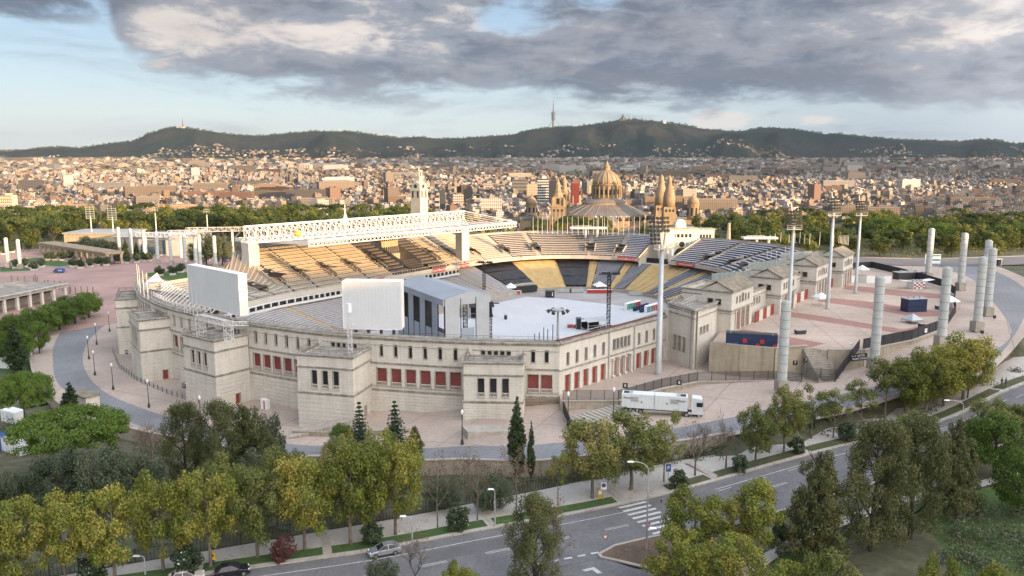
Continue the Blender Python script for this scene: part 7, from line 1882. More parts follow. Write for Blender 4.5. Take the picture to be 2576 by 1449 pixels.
for i in range(20):w_=2*math.pi*i/20;m_=MB();m_.tube((dc[0]+rD*.99*math.cos(w_),dc[1]+rD*.99*math.sin(w_),pz(502)),(dc[0]+rD*.99*math.cos(w_),dc[1]+rD*.99*math.sin(w_),pz(471)),.55,6);pl(m_,'drum_column','stone_gold')
for i in range(20):w_=2*math.pi*(i+.5)/20;m_=MB();m_.box((dc[0]+rD*.94*math.cos(w_),dc[1]+rD*.94*math.sin(w_),(pz(495)+pz(478))/2),(.3,1.4,4.2),w_);pl(m_,'drum_window','dark_glass')
prof=[(rD*.95,pz(466)),(rD*.90,pz(458)),(rD*.80,pz(450)),(rD*.62,pz(442)),(rD*.38,pz(435)),(rD*.20,pz(431))]
m_=MB();m_.lathe(prof,32,dc);pl(m_,'dome','stone_gold',True)
for i in range(16):
 w_=2*math.pi*i/16;m_=MB()
 for(r0,z0),(r1,z1)in zip(prof,prof[1:]):m_.tube((dc[0]+r0*1.01*math.cos(w_),dc[1]+r0*1.01*math.sin(w_),z0),(dc[0]+r1*1.01*math.cos(w_),dc[1]+r1*1.01*math.sin(w_),z1),.42,5,cap=False)
 pl(m_,'dome_rib','stone_gold')
m_=MB();m_.lathe([(rD*.22,pz(431)),(rD*.20,pz(421)),(rD*.24,pz(420.5)),(rD*.12,pz(417)),(rD*.08,pz(411)),(0,pz(404))],12,dc);pl(m_,'dome_lantern','stone_gold')
def ptower(xv,wv,yt,ysh,Y,parent_nm='spired_tower'):
 x=PY(xv,540,Y)[0];w=wv/F*Y*1.0;z_=lambda y:zat(y,Y)
 m_=MB();m_.box((x,Y,(PZ+z_(ysh))/2),(w,w,z_(ysh)-PZ));pl(m_,'tower_shaft','stone_gold')
 for s_ in(-.3,0,.3):
  m_=MB();m_.box((x+s_*w,Y-w/2-.02,z_(ysh+28)),(w*.12,.3,(z_(ysh+10)-z_(ysh+45))));pl(m_,'tower_recess','slate')
  m_=MB();m_.box((x+s_*w,Y-w/2-.1,z_(ysh+8)),(w*.14,.3,1.6));pl(m_,'tower_window','dark_glass')
 H1=z_(ysh);H2=z_(yt);hh=H2-H1
 m_=MB();m_.box((x,Y,H1+.5),(w*1.12,w*1.12,1.0));m_.box((x,Y,H1+hh*.20),(w*.78,w*.78,hh*.32));pl(m_,'belfry','stone_gold')
 for sx_ in(-1,1):
  for sy_ in(-1,1):m_=MB();m_.lathe([(w*.1,H1),(w*.1,H1+hh*.25),(0,H1+hh*.36)],6,(x+sx_*w*.43,Y+sy_*w*.43));pl(m_,'pinnacle','stone_gold')
 m_=MB();m_.box((x,Y-w*.4,H1+hh*.2),(w*.22,.3,hh*.2));pl(m_,'belfry_opening','dark_glass')
 m_=MB();m_.lathe([(w*.40,H1+hh*.36),(w*.36,H1+hh*.42),(w*.26,H1+hh*.5),(w*.27,H1+hh*.55),(w*.20,H1+hh*.62),(w*.2,H1+hh*.78),(w*.13,H1+hh*.84),(0,H2)],8,(x,Y));pl(m_,'spire','stone_gold')
ptower(1403,33,448,520,600);ptower(1419,28,440,510,650)
def wrapped(xv,wv,yt,ysh,Y):
 x=PY(xv,540,Y)[0];w=wv/F*Y;z_=lambda y:zat(y,Y);H1=z_(ysh);H2=z_(yt);hh=H2-H1
 m_=MB();m_.box((x,Y,(PZ+H1)/2),(w,w,H1-PZ));pl(m_,'tower_shaft','stone_gold')
 for s_ in(-.3,0,.3):m_=MB();m_.box((x+s_*w,Y-w/2-.1,z_(ysh+9)),(w*.14,.3,1.8));pl(m_,'tower_window','dark_glass')
 m_=MB();m_.lathe([(w*.52,H1),(w*.5,H1+hh*.3),(w*.42,H1+hh*.45),(w*.3,H1+hh*.6),(w*.2,H1+hh*.75),(w*.18,H1+hh*.9),(0,H2)],10,(x,Y));pl(m_,'netted_spire','stone_gold',True)
wrapped(1662,30,438,516,640);wrapped(1682,30,440,520,600)
def smalldome(xv,wv,yt,yd,yw,Y,name):
 x=PY(xv,540,Y)[0];w=wv/F*Y;z_=lambda y:zat(y,Y)
 m_=MB();m_.lathe([(w*.5,z_(yw)),(w*.5,z_(yd+3)),(w*.54,z_(yd+3)),(w*.54,z_(yd))],12,(x,Y));pl(m_,name+'_drum','stone_gold')
 for i in range(8):a=2*math.pi*(i+.5)/8;m_=MB();m_.box((x+w*.5*math.cos(a),Y+w*.5*math.sin(a),z_((yd+yw)/2)),(.3,w*.16,(z_(yd)-z_(yw))*.5),a);pl(m_,name+'_window','dark_glass')
 m_=MB();hh=z_(yt)-z_(yd);m_.lathe([(w*.5,z_(yd)),(w*.46,z_(yd)+hh*.3),(w*.3,z_(yd)+hh*.55),(w*.1,z_(yd)+hh*.7),(w*.07,z_(yd)+hh*.85),(0,z_(yt))],16,(x,Y));pl(m_,name+'_dome','stone_gold',True)
smalldome(1337,28,485,515,540,620,'small');smalldome(1743,30,485,512,552,640,'small')
m_=MB();m_.box((px(1348),625,(PZ+zat(552,612))/2),(px(1392)-px(1310),26,zat(552,612)-PZ));pl(m_,'side_wing','stone_gold')
m_=MB();x0,x1=px(1313),px(1362);m_.add([(x0,611,zat(552,611)),(x1,611,zat(552,611)),((x0+x1)/2,611,zat(542,611)),(x0,636,zat(552,611)),(x1,636,zat(552,611)),((x0+x1)/2,636,zat(542,611))],[(0,1,2),(0,2,5,3),(1,4,5,2)]);pl(m_,'wing_pediment','slate')
m_=MB();m_.box((px(1740),650,(PZ+zat(552,640))/2),(px(1775)-px(1700),26,zat(552,640)-PZ));pl(m_,'side_wing','stone_gold')
Yh=8100;p=PY(1391.5,322,Yh);t=thing('telecom_tower','tall slim telecommunications tower with ring platforms on the far ridge','tower',p)
hz=lambda y:zat(y,Yh)-p[2]
MB().lathe([(9,-30),(7,hz(300)),(5,hz(275)),(3.5,hz(262)),(0,hz(248))],8).build('mast','bar_grey',t,local=True)
for k in range(7):MB().lathe([(19,hz(301)+k*11),(19,hz(301)+k*11+7)],12).build('platform_ring','bar_grey',t,local=True)
m_=MB();
for a in(0,2.1,4.2):m_.tube((0,0,hz(298)),(110*math.cos(a),110*math.sin(a),-20),1.2,4)
m_.build('guy_cable','bar_grey',t,local=True)
p=PY(1567,304,Yh);t=thing('hilltop_church','grey church with cluster of spires on the summit of the highest hill','church',p)
hz=lambda y:zat(y,Yh)-p[2]
for dx,y_,r in((0,286,16),(-22,295,11),(22,295,11),(-10,291,9),(10,291,9)):MB().lathe([(r,-20),(r,hz(y_)*.55),(0,hz(y_))],8,(dx,0)).build('spire','bar_grey',t,local=True)
for xv,y0,y1,w,l in((1587,304,291,10,'grey water tower beside the hilltop church'),(1671,311,302,34,'pale block building on the ridge right of the church'),(1620,306,276,2.5,'thin red mast on the ridge right of the church'),(240,375,355,2.5,'thin pylon on the left ridge'),(252,372,351,2.5,'second thin pylon on the left ridge')):
 p=PY(xv,y0+3,Yh);tag(MB().box((p[0],p[1],(zat(y1,Yh)+p[2])/2),(w,w,zat(y1,Yh)-p[2]),0,top=.8).build('hilltop_tower','fabric_grey'),l,'tower')
p=PY(460,323,Yh);t=thing('lattice_antenna','red and white lattice antenna on top of the left hill','antenna',p);MB().lathe([(14,-20),(5,zat(310,Yh)-p[2]),(1.5,zat(297,Yh)-p[2])],6).build('mast','rail_red',t,local=True);MB().box((-20,0,5),(70,30,22)).build('building','concrete',t,local=True)
t=thing('portico','long low stone portico of square pillars across the pink esplanade','portico',(*P(185,655,-2.4)[:2],-2.4))
a,b=np.array(P(152,635,-2.4)[:2]),np.array(P(405,660,-2.4)[:2])
a=np.array(P(102*1.0,645,-2.4)[:2]);b=np.array(P(271,667,-2.4)[:2]);a=np.array(P(152/1.0-49,638,-2.4)[:2]);u_=(b-a)/np.linalg.norm(b-a);L_=np.linalg.norm(b-a);nrm_=np.array([u_[1],-u_[0]]);rz_=math.atan2(u_[1],u_[0])
for i in range(13):
 for s_ in(0,7.0):q=a+u_*L_*i/12-nrm_*s_;MB().box((q[0],q[1],.2),(1.1,1.1,5.4),rz_).build('pillar','stone_warm',t)
c=(a+b)/2-nrm_*3.5;MB().box((c[0],c[1],3.4),(L_+2,9.5,1.0),rz_).build('roof_slab','roof_old',t);
for s_ in(-.2,7.2):q=(a+b)/2-nrm_*s_;MB().box((q[0],q[1],2.75),(L_+2,.9,.9),rz_).build('beam','stone_warm',t)
pm_=proto('post',MB().box((0,0,1.5),(.35,.35,3.0)),'brick_base')
for i,(xv,yv)in enumerate([(30,703),(46,706),(63,706),(86,706),(90,701),(95,708),(114,716),(122,716),(138,718),(152,720),(163,728),(166,722),(175,734),(178,730),(191,735),(205,734),(221,734),(235,735),(150,724),(158,727)]):
 o_=inst('post',pm_,None,P(xv,yv+6,-2.4));tag(o_,f'short rust-brown post on the pink esplanade, {ORD[i]} of the scattered posts from the left','post','rust-brown posts on the esplanade')
Lc=P(60,775,-2.4);t=thing('service_pavilion','low pavilion with flat overhanging roof and dark glazing at the left edge','building',(-150,238,-2.5))
q0,q1=np.array(P(170,764,-2.5)[:2]),np.array(P(0,790,-2.5)[:2]);q0=np.array(P(167,752,-2.5)[:2]);u_=(q1-q0)/np.linalg.norm(q1-q0);n_2=np.array([-u_[1],u_[0]]);n_2=n_2 if n_2[1]>0 else-n_2;rz_=math.atan2(u_[1],u_[0]);LL=46
rc_=lambda s_,d_:q0+u_*s_+n_2*d_
c=rc_(LL/2,11);MB().box((c[0],c[1],3.0),(LL+2,24,.9),rz_).build('roof','stone_weathered',t);c=rc_(LL/2,-.5);MB().box((c[0],c[1],2.9),(LL+2,.6,1.3),rz_).build('fascia','stone',t)
c=rc_(LL/2,13);MB().box((c[0],c[1],-.2),(LL-4,16,5),rz_).build('walls','concrete',t)
for i in range(9):
 c=rc_(i*5.6+.5,0);MB().box((c[0],c[1],-.1),(.9,.9,5.2),rz_).build('pillar','stone',t);c=rc_(i*5.6+3.2,4.9);MB().box((c[0],c[1],1.3),(4.4,.1,1.7),rz_).build('window','dark_glass',t)
c=rc_(30,16);MB().lathe([(9,3.4),(8.4,4.4),(5,5.6),(5,6.5),(2.5,7.6),(0,7.9)],24,(c[0],c[1])).build('stepped_dome','roof_old',t)
def hall(x0,x1,yt,yb,Y,m,label,cat='building',d=20,extra=None,roofm='galv'):
 a=PY(x0,yt,Y);b=PY(x1,yt,Y);zb_=-4;w=b[0]-a[0];t=thing('hall',label,cat,((a[0]+b[0])/2,Y+d/2,zb_),0);h=a[2]-zb_
 MB().box((0,0,h/2),(w,d,h)).build('walls',m,t,local=True);MB().box((0,0,h+.3),(w+1.5,d+1.5,.6)).build('roof',roofm,t,local=True);return t,w,h
t,w,h=hall(160,318,588,600,490,'stone_warm','long sunlit hall with flat roof behind the portico',d=26)
MB().box((0,-13.2,h*.35),(w*.9,.3,1.6)).build('window_strip','dark_glass',t,local=True)
t,w,h=hall(345,482,597,650,440,'fabric_light','pale grey sports hall with a block of blue windows',d=30,roofm='roof_sheet')
for i in range(4):
 for j in range(7):MB().box((-w*.30+i*2.6,-15.1,3.0+j*1.1),(2.5,.2,.95)).build('window','glass_blue',t,local=True)
t,w,h=hall(285,345,597,640,455,'concrete','low grey hall annex left of the sports hall',d=24)
m_=MB()
for i,(x0,x1,y0,y1)in enumerate(((345,480,590,592),(425,520,585,583),(470,612,578,576))):
 a,b=PY(x0,y0,436+i*8),PY(x1,y1,430+i*8);t=thing('roof_truss',f'white triangulated roof truss over the sports halls, {["left", "middle", "right"][i]} and {["lowest", "middle", "highest"][i]} of the three','truss',(a[0],a[1],a[2]-6));q=MB();lattice(q,a,b,2.2,2.4,.11);q.build('lattice','white_steel',t);
 for s_ in(.15,.8):p=[a[k]+(b[k]-a[k])*s_ for k in range(3)];MB().tube((p[0],p[1],-3),(p[0],p[1],p[2]),.6,8).build('support','white_steel',t)
for xv,yb,yt,l in((234,625,531,'left floodlight mast of the far left pair, leaning head'),(289,630,535,'wide-headed floodlight mast of the far left pair'),(396,620,521,'thin floodlight mast in front of the long pine belt'),(523,590,526,'thin floodlight mast near the white truss')):
 Y=500;p=PY(xv,yb,Y);t=thing('stadium_light',l,'floodlight',(p[0],Y,-4),0,'far floodlight masts by the training ground');h=zat(yt,Y)+4;MB().tube((0,0,0),(0,0,h*.85),.45,8,.3).build('pole','column_metal',t,local=True)
 big=xv<300;ww=5.5 if big else 3.6
 m_=MB()
 for k in range(6 if big else 2):m_.box((0,-.2,h*(.80 if big else .93)+k*(1.35)),(ww,.25,.3))
 for s_ in(-1,0,1):m_.box((s_*ww*.45,0,h*(.80 if big else .93)+3.4*(big)),(.2,.2,8 if big else 2))
 m_.build('lamp_rack','galv',t,local=True)
npr=np.random.RandomState(5)
leafmat('leaf_plane',(0.226,0.233,0.039),(0.121,0.162,0.030),(0.381,0.296,0.071))
leafmat('leaf_olive',(0.181,0.198,0.048),(0.094,0.127,0.035),(0.267,0.221,0.079))
leafmat('leaf_pine',(0.109,0.174,0.024),(0.054,0.104,0.018),(0.131,0.174,0.032))
leafmat('leaf_pine_dark',(0.066,0.102,0.026),(0.034,0.060,0.019),(0.120,0.132,0.036))
leafmat('leaf_oak',(0.093,0.120,0.066),(0.051,0.074,0.041),(0.159,0.167,0.093))
leafmat('leaf_casuarina',(0.138,0.154,0.055),(0.065,0.083,0.032),(0.257,0.206,0.082))
leafmat('leaf_cypress',(0.054,0.086,0.031),(0.029,0.050,0.019),(0.072,0.084,0.036))
leafmat('leaf_fir',(0.036,0.084,0.041),(0.022,0.050,0.026),(0.060,0.108,0.060))
leafmat('leaf_shrub',(0.073,0.110,0.051),(0.038,0.063,0.032),(0.117,0.132,0.073))
leafmat('leaf_brown',(0.180,0.114,0.066),(0.108,0.072,0.048),(0.240,0.144,0.084))
leafmat('leaf_red',(0.156,0.060,0.048),(0.072,0.042,0.036),(0.144,0.060,0.048))
leafmat('leaf_park',(0.090,0.126,0.026),(0.048,0.077,0.019),(0.228,0.204,0.042))
def leaves(name,cl,per,size,m,flat=0.0,droop=0.0,seed=0,spots=None,aspect=1.0):
 rs=np.random.RandomState(seed);cl=np.asarray(cl,float);n=len(cl)
 cnt=np.maximum(4,(per*(cl[:,3]/cl[:,3].mean())**2)).astype(int);ids=np.repeat(np.arange(n),cnt);N_=len(ids)
 d=rs.normal(size=(N_,3));d/=np.linalg.norm(d,axis=1)[:,None];r=rs.uniform(.45,1.08,N_)[:,None]
 off=d*r*cl[ids,3][:,None];off[:,2]*=(1-flat)
 c=cl[ids,:3]+off
 nrm=d*1.0+rs.normal(size=(N_,3))*.75;nrm[:,2]+=.35;nrm/=np.linalg.norm(nrm,axis=1)[:,None]
 a=np.cross(nrm,rs.normal(size=(N_,3)));a/=np.linalg.norm(a,axis=1)[:,None]+1e-9;b=np.cross(nrm,a)
 s=(size*rs.uniform(.6,1.3,N_))[:,None]
 a=a*s*.5;b=b*s*.5*aspect
 v=np.stack([c-a-b*.3,c+b*.2-a*.2-b,c+a-b*.3,c+b],1).reshape(-1,3)
 v=np.stack([c-a,c-b*.8,c+a,c+b],1).reshape(-1,3)
 me=bpy.data.meshes.new(name);me.vertices.add(N_*4);me.vertices.foreach_set('co',v.ravel());me.loops.add(N_*4);me.loops.foreach_set('vertex_index',np.arange(N_*4,dtype=np.int32));me.polygons.add(N_);me.polygons.foreach_set('loop_start',np.arange(N_,dtype=np.int32)*4);me.polygons.foreach_set('loop_total',np.full(N_,4,dtype=np.int32))
 me.polygons.foreach_set('use_smooth',np.zeros(N_,dtype=bool))
 ca=me.color_attributes.new('Col','FLOAT_COLOR','CORNER');t1=rs.uniform(0,1,n)[ids];t2=rs.uniform(0,1,N_);col=np.ones((N_,4,4));col[:,:,0]=(t1*.6+t2*.4)[:,None];col[:,:,1]=np.clip(rs.uniform(0,1,n)[ids]*.7+rs.uniform(0,1,N_)*.45,0,1)[:,None];ca.data.foreach_set('color',col.ravel())
 me.materials.append(MATS[m])
 if spots:
  me.materials.append(MATS[spots]);mi=(rs.uniform(0,1,N_)<.022).astype(np.int32);me.polygons.foreach_set('material_index',mi)
 me.update();return me
def clusters(n,rx,ry,rz,cz,cr,seed,shell=.55,keep=None,base_flat=False):
 rs=np.random.RandomState(seed);out=[]
 while len(out)<n:
  p=rs.uniform(-1,1,3);q=np.linalg.norm(p)
  if q>1 or q<shell*rs.uniform(.3,1):continue
  if base_flat and p[2]<-.35:continue
  x,y,z=p[0]*rx,p[1]*ry,cz+p[2]*rz
  if keep and not keep(x,y,z):continue
  out.append((x,y,z,cr*rs.uniform(.65,1.25)))
 return out
def trunk(m_,h,r,seed,spread=3.0,nb=7,start=.35,top=.8,m='bark',fork=0):
 rs=random.Random(seed)
 if fork:
  for i in range(2):
   w_=rs.uniform(0,6.28);m_.tube((0,0,0),(math.cos(w_)*.5,math.sin(w_)*.5,h*start),r,7,r*.8)
 pts=[Vector((0,0,-.3))]
 k=5
 for i in range(1,k+1):pts.append(Vector((rs.uniform(-.12,.12)*i*.5,rs.uniform(-.12,.12)*i*.5,h*top*i/k)))
 for i in range(k):m_.tube(pts[i],pts[i+1],r*(1-.75*i/k),7,r*(1-.75*(i+1)/k),cap=False)
 ends=[]
 for i in range(nb):
  z=h*(start+(top-start)*i/nb);w_=i*2.4+rs.uniform(-.4,.4);l=spread*rs.uniform(.55,1.0)*(1-.35*i/nb);p=Vector((0,0,z));q=p+Vector((math.cos(w_)*l*.55,math.sin(w_)*l*.55,l*.45));e=q+Vector((math.cos(w_+.3)*l*.45,math.sin(w_+.3)*l*.45,l*.5))
  m_.tube(p,q,r*.45,5,r*.28,cap=False);m_.tube(q,e,r*.28,5,r*.1,cap=False);ends.append(e)
  e2=q+Vector((math.cos(w_-.6)*l*.4,math.sin(w_-.6)*l*.4,l*.35));m_.tube(q,e2,r*.2,4,r*.08,cap=False);ends.append(e2)
 return ends
TP={}
def reg(kind,i,tr,cr):TP.setdefault(kind,[]).append((tr,cr))
for s_ in range(4):
 q=MB();trunk(q,10,.24,s_,3.4);tr=proto('trunk',q,'bark')
 cl=clusters(56,3.9,3.9,3.9,5.9,.92,20+s_,.6)
 reg('plane',s_,tr,leaves('crown',cl,215,.235,'leaf_plane',seed=s_));reg('planeo',s_,tr,leaves('crown',cl,200,.235,'leaf_olive',seed=s_+30))
for s_ in range(3):
 q=MB();ends=trunk(q,10,.15,40+s_,3.6,9,.32,.9);tr=proto('trunk',q,'bark');rs=random.Random(s_)
 cl=[(e.x+rs.uniform(-.4,.4),e.y+rs.uniform(-.4,.4),e.z+.2,rs.uniform(.5,1.05))for e in ends if rs.random()<.8]+clusters(8,2.2,2.2,2.6,7.2,.8,s_)
 reg('young',s_,tr,leaves('crown',cl,150,.235,'leaf_olive',seed=60+s_));
 cl2=[(e.x+rs.uniform(-1,1),e.y+rs.uniform(-1,1),e.z+rs.uniform(-.5,.8),rs.uniform(.5,1.1))for e in ends]
 reg('sparse',s_,tr,leaves('crown',cl2,26,.24,'leaf_brown',seed=70+s_))
def bare(seed,h=10,depth=6):
 q=MB();rs=random.Random(seed)
 def grow(p,d,l,r,k):
  e=p+d*l;q.tube(p,e,r,5 if k<3 else 3,r*.65,cap=False)
  if k>=depth:return
  for i in range(2 if k<1 else 3):
   nd_=(d+Vector((rs.uniform(-.75,.75),rs.uniform(-.75,.75),rs.uniform(-.25,.45)))).normalized();grow(e if i<2 else p+d*l*.6,nd_,l*rs.uniform(.62,.85),r*.6,k+1)
 grow(Vector((0,0,-.2)),Vector((0,0,1)),h*.26,.2,0);return q
for s_ in range(2):
 q=bare(90+s_);tr=proto('trunk',q,'twig');reg('bare',s_,tr,leaves('crown',clusters(22,3,3,2.6,6.6,.9,s_),14,.16,'leaf_brown',seed=s_))
for s_ in range(2):
 q=MB();trunk(q,8,.42,100+s_,5.2,9,.55,.78,fork=0);tr=proto('trunk',q,'bark_dark')
 rs=random.Random(s_);cl=[]
 for i in range(150):
  a=rs.uniform(0,6.28);r=6.6*math.sqrt(rs.random());cl.append((r*math.cos(a),r*math.sin(a),6.4+2.6*math.sqrt(max(0,1-(r/6.9)**2))+rs.uniform(-.5,.3),rs.uniform(.7,1.15)))
 for i in range(70):a=rs.uniform(0,6.28);r=rs.uniform(2.5,6.5);cl.append((r*math.cos(a),r*math.sin(a),5.9+rs.uniform(-.2,.6),rs.uniform(.6,.9)))
 reg('pine',s_,tr,leaves('crown',cl,170,.22,'leaf_pine',flat=.3,seed=110+s_))
for s_ in range(2):
 q=MB();trunk(q,9,.3,130+s_,3.6);tr=proto('trunk',q,'bark_dark')
 reg('roundpine',s_,tr,leaves('crown',clusters(80,4.2,4.2,3.9,5.2,1.05,140+s_,.65),130,.27,'leaf_pine',flat=.15,seed=150+s_))
for s_ in range(3):
 q=MB();trunk(q,8,.3,160+s_,3.5,8,.2,.75);tr=proto('trunk',q,'bark_dark')
 reg('oak',s_,tr,leaves('crown',clusters(62,4.3,4.3,3.3,4.6,1.0,170+s_,.6),150,.26,'leaf_oak',seed=180+s_))
for s_ in range(3):
 q=MB();trunk(q,10,.3,360+s_,3.8,12,.12,.85);tr=proto('trunk',q,'bark_dark');rs=random.Random(s_)
 cl=[]
 for k in range(120):
  z=1.0+9*rs.random()**.85;w_=4.3*math.sin(min(1,(z+1.2)/4)*math.pi/2)*math.sqrt(max(0.02,1-(max(0,z-4)/6.3)**2));a=rs.uniform(0,6.28);r=w_*math.sqrt(rs.uniform(.25,1))*(.8+.2*math.sin(a*3+s_));cl.append((r*math.cos(a),r*math.sin(a),z,rs.uniform(.55,1.05)))
 reg('broad',s_,tr,leaves('crown',cl,210,.16,'leaf_casuarina',seed=370+s_))
for s_ in range(3):
 rs=random.Random(190+s_);q=MB();trunk(q,10,.28,190+s_,2.4,12,.12,.95);tr=proto('trunk',q,'bark_dark');cl=[]
 for k in range(8):
  ax,ay=2.9*math.cos(k*2.4+s_)*(.35+.16*k),2.9*math.sin(k*2.4+s_)*(.35+.16*k);top_=10-.45*k+rs.uniform(-1.2,.3)
  for i in range(17):z=.8+(top_-.8)*i/16;w_=1.25*(1-.6*(i/16)**2);cl.append((ax*(1-i/30)+rs.uniform(-w_,w_),ay*(1-i/30)+rs.uniform(-w_,w_),z,rs.uniform(.5,.95)*(1-.35*i/16)))
 reg('casuarina',s_,tr,leaves('crown',cl,210,.155,'leaf_casuarina',seed=200+s_,aspect=1.6))
for s_ in range(2):
 q=MB();q.tube((0,0,-.2),(0,0,3),.25,6,.1);tr=proto('trunk',q,'bark_dark');rs=random.Random(s_);cl=[]
 for i in range(60):z=.6+9.2*i/59;w_=1.05*math.sin(min(1,(z+.9)/4.2)*math.pi/2)*(1-(max(0,z-4)/6.2)**1.6);a=rs.uniform(0,6.28);cl.append((w_*.55*math.cos(a),w_*.55*math.sin(a),z,max(.18,w_*.62)))
 reg('cypress',s_,tr,leaves('crown',cl,95,.20,'leaf_cypress',seed=220+s_,aspect=1.5))
for s_ in range(2):
 q=MB();q.tube((0,0,-.2),(0,0,9.6),.22,7,.03);rs=random.Random(230+s_);cl=[]
 for k in range(15):
  z=1.4+8.2*k/14;R_=3.4*(1-(k/14))**.85+.15;nb=9 if k<10 else 6
  for i in range(nb):
   a=6.28*i/nb+k*.7+rs.uniform(-.2,.2);rr=R_*rs.uniform(.75,1.1);e=Vector((rr*math.cos(a),rr*math.sin(a),z-.12*rr));q.tube((0,0,z),e,.05,3,.02,cap=False)
   n=max(2,int(rr/.5))
   for j in range(n):f=(j+.7)/n;cl.append((e.x*f,e.y*f,z+(e.z-z)*f,.34*(1.15-.6*f)))
 tr=proto('trunk',q,'bark_dark');reg('fir',s_,tr,leaves('crown',cl,16,.22,'leaf_fir',flat=.6,seed=240+s_))
for s_ in range(3):
 q=MB();q.tube((0,0,-.1),(0,0,.8),.1,5);tr=proto('stem',q,'bark_dark');cl=clusters(26,1.15,1.15,1.05,1.1,.42,250+s_,.6)
 reg('shrub',s_,tr,leaves('foliage',cl,110,.16,'leaf_shrub',seed=260+s_,aspect=1.5));reg('oleander',s_,tr,leaves('foliage',cl,110,.16,'leaf_shrub',seed=260+s_,aspect=1.5,spots='white_paint'));reg('redshrub',s_,tr,leaves('foliage',cl,110,.16,'leaf_red',seed=270+s_))
for s_ in range(5):
 q=MB();q.tube((0,0,-1),(0,0,5),.28,5,.2,cap=False)
 for i in range(5):a=i*1.3;q.tube((0,0,3.5+.3*i),(1.8*math.cos(a),1.8*math.sin(a),5.8+.3*i),.12,4,.05,cap=False)
 tr=proto('trunk',q,'bark_dark')
 reg('park',s_,tr,leaves('crown',clusters(44,4.2,4.2,4.0,5.2,1.25,280+s_,.6),60,.5,'leaf_park',seed=290+s_))
 rs=random.Random(s_+5);cl=[(5.2*math.sqrt(u)*math.cos(a),5.2*math.sqrt(u)*math.sin(a),8.0+1.7*math.sqrt(1-u)+rs.uniform(-.3,.3),1.0)for u,a in[(rs.random(),rs.uniform(0,6.28))for _ in range(40)]]
 reg('parkpine',s_,tr,leaves('crown',cl,60,.45,'leaf_pine_dark',flat=.3,seed=300+s_))
LAST={}
def plant(kind,x,y,z,h,w,label,cat='tree',grp=None,name=None,k=None,rz=None):
 """h,w in metres"""
 v=TP[kind];k=R.randrange(len(v))if k is None else k%len(v);tr,cr=v[k]
 base_h={'shrub':2.5,'oleander':2.5,'redshrub':2.5,'pine':9.6,'oak':8.4,'roundpine':9.3,'casuarina':10.2,'broad':10.4,'park':9.6,'parkpine':10.4}.get(kind,10.2);base_w={'shrub':3.0,'oleander':3.0,'redshrub':3.0,'pine':14.6,'oak':9.8,'plane':9.0,'planeo':9.0,'young':8.2,'sparse':8,'bare':8,'roundpine':9.6,'casuarina':8.0,'broad':9.6,'cypress':2.4,'fir':7.0,'park':9.4,'parkpine':12.2}[kind]
 nm=name or{'plane':'plane_tree','planeo':'plane_tree','young':'young_tree','sparse':'thin_tree','bare':'bare_tree','pine':'umbrella_pine','roundpine':'pine_tree','oak':'evergreen_oak','casuarina':'feathery_tree','broad':'feathery_tree','cypress':'cypress','fir':'fir_tree','shrub':'shrub','oleander':'oleander_bush','redshrub':'red_shrub','park':'park_tree','parkpine':'park_pine'}[kind]
 t=thing(nm,label,cat,(x,y,z),R.uniform(0,6.28)if rz is None else rz,grp);s=(w/base_w,w/base_w,h/base_h);t.scale=s
 inst('stem' if cat=='shrub' else 'trunk',tr,t);inst('foliage' if cat=='shrub' else 'crown',cr,t);return t
def ptree(kind,xv,yb,yt,wv,label,f=None,**kw):
 f=f or za;x,y,z=PG(xv,yb,f);h=zat(yt,y)-z;w=wv/F*y*1.02;return plant(kind,x,y,z-.05,max(1,h),w,label,**kw)
RO_=[('plane',768,1386,1135,190,'full yellow-green plane tree left of the one beside the silver car'),('plane',883,1371,1090,200,'big yellow-green plane tree standing just left of the round dark bush'),('plane',995,1347,1085,185,'yellow-green plane tree with a thick pale trunk behind the silver car'),('planeo',649,1404,1165,190,'olive plane tree beside the dark red shrub'),('plane',530,1428,1175,185,'ochre-green plane tree left of the dark red shrub'),('plane',412,1437,1175,180,'plane tree rising above the white-flowered bush'),('plane',290,1462,1215,190,'plane tree at the lower left above the second flowered bush'),('plane',166,1478,1235,180,'plane tree second from the bottom left corner'),('plane',45,1500,1240,210,'bright yellow plane tree in the bottom left corner'),('sparse',1101,1330,1150,110,'thin tree with few brown leaves right of the silver car'),('sparse',1201,1310,1150,110,'thin brown-leaved tree right of the round green bush'),('sparse',1299,1295,1130,130,'thin half-bare tree in front of the twin cypresses'),('young',1403,1274,1140,90,'small green tree left of the yellow kiosk'),('planeo',1490,1255,1040,190,'dense green plane tree behind the parking sign area'),('planeo',1587,1233,1035,210,'widest dense green plane tree in the middle of the pavement row'),('young',1670,1214,1050,120,'slim green tree by the dark wheel-like tree pit'),('bare',1748,1198,1040,130,'bare brown tree in front of the truck cab'),('bare',1826,1178,1020,110,'bare tree beside the walking person'),('planeo',1901,1162,1015,110,'green tree left of the brown oleander plots'),('planeo',1971,1141,970,120,'leafy green tree before the striped stairs fence'),('young',2041,1105,985,110,'slim green tree over the third avenue bush'),('young',2096,1102,985,105,'slim tree right of the third avenue bush'),('young',2164,1082,960,110,'young tree between two shrubs on the avenue'),('young',2226,1055,905,130,'open-crowned tree in front of the second banded column'),('plane',2277,1045,890,150,'green tree right of the second banded column'),('plane',2328,1040,870,150,'green tree with its pit in the paved walk'),('plane',2373,1022,860,160,'tall green tree second from the right end of the row'),('plane',2422,1006,832,165,'largest green plane tree at the right end of the avenue row')]
for kd,x,yb,yt,w,l in RO_:ptree(kd,x,yb,yt,w,l,grp='street trees along the avenue')
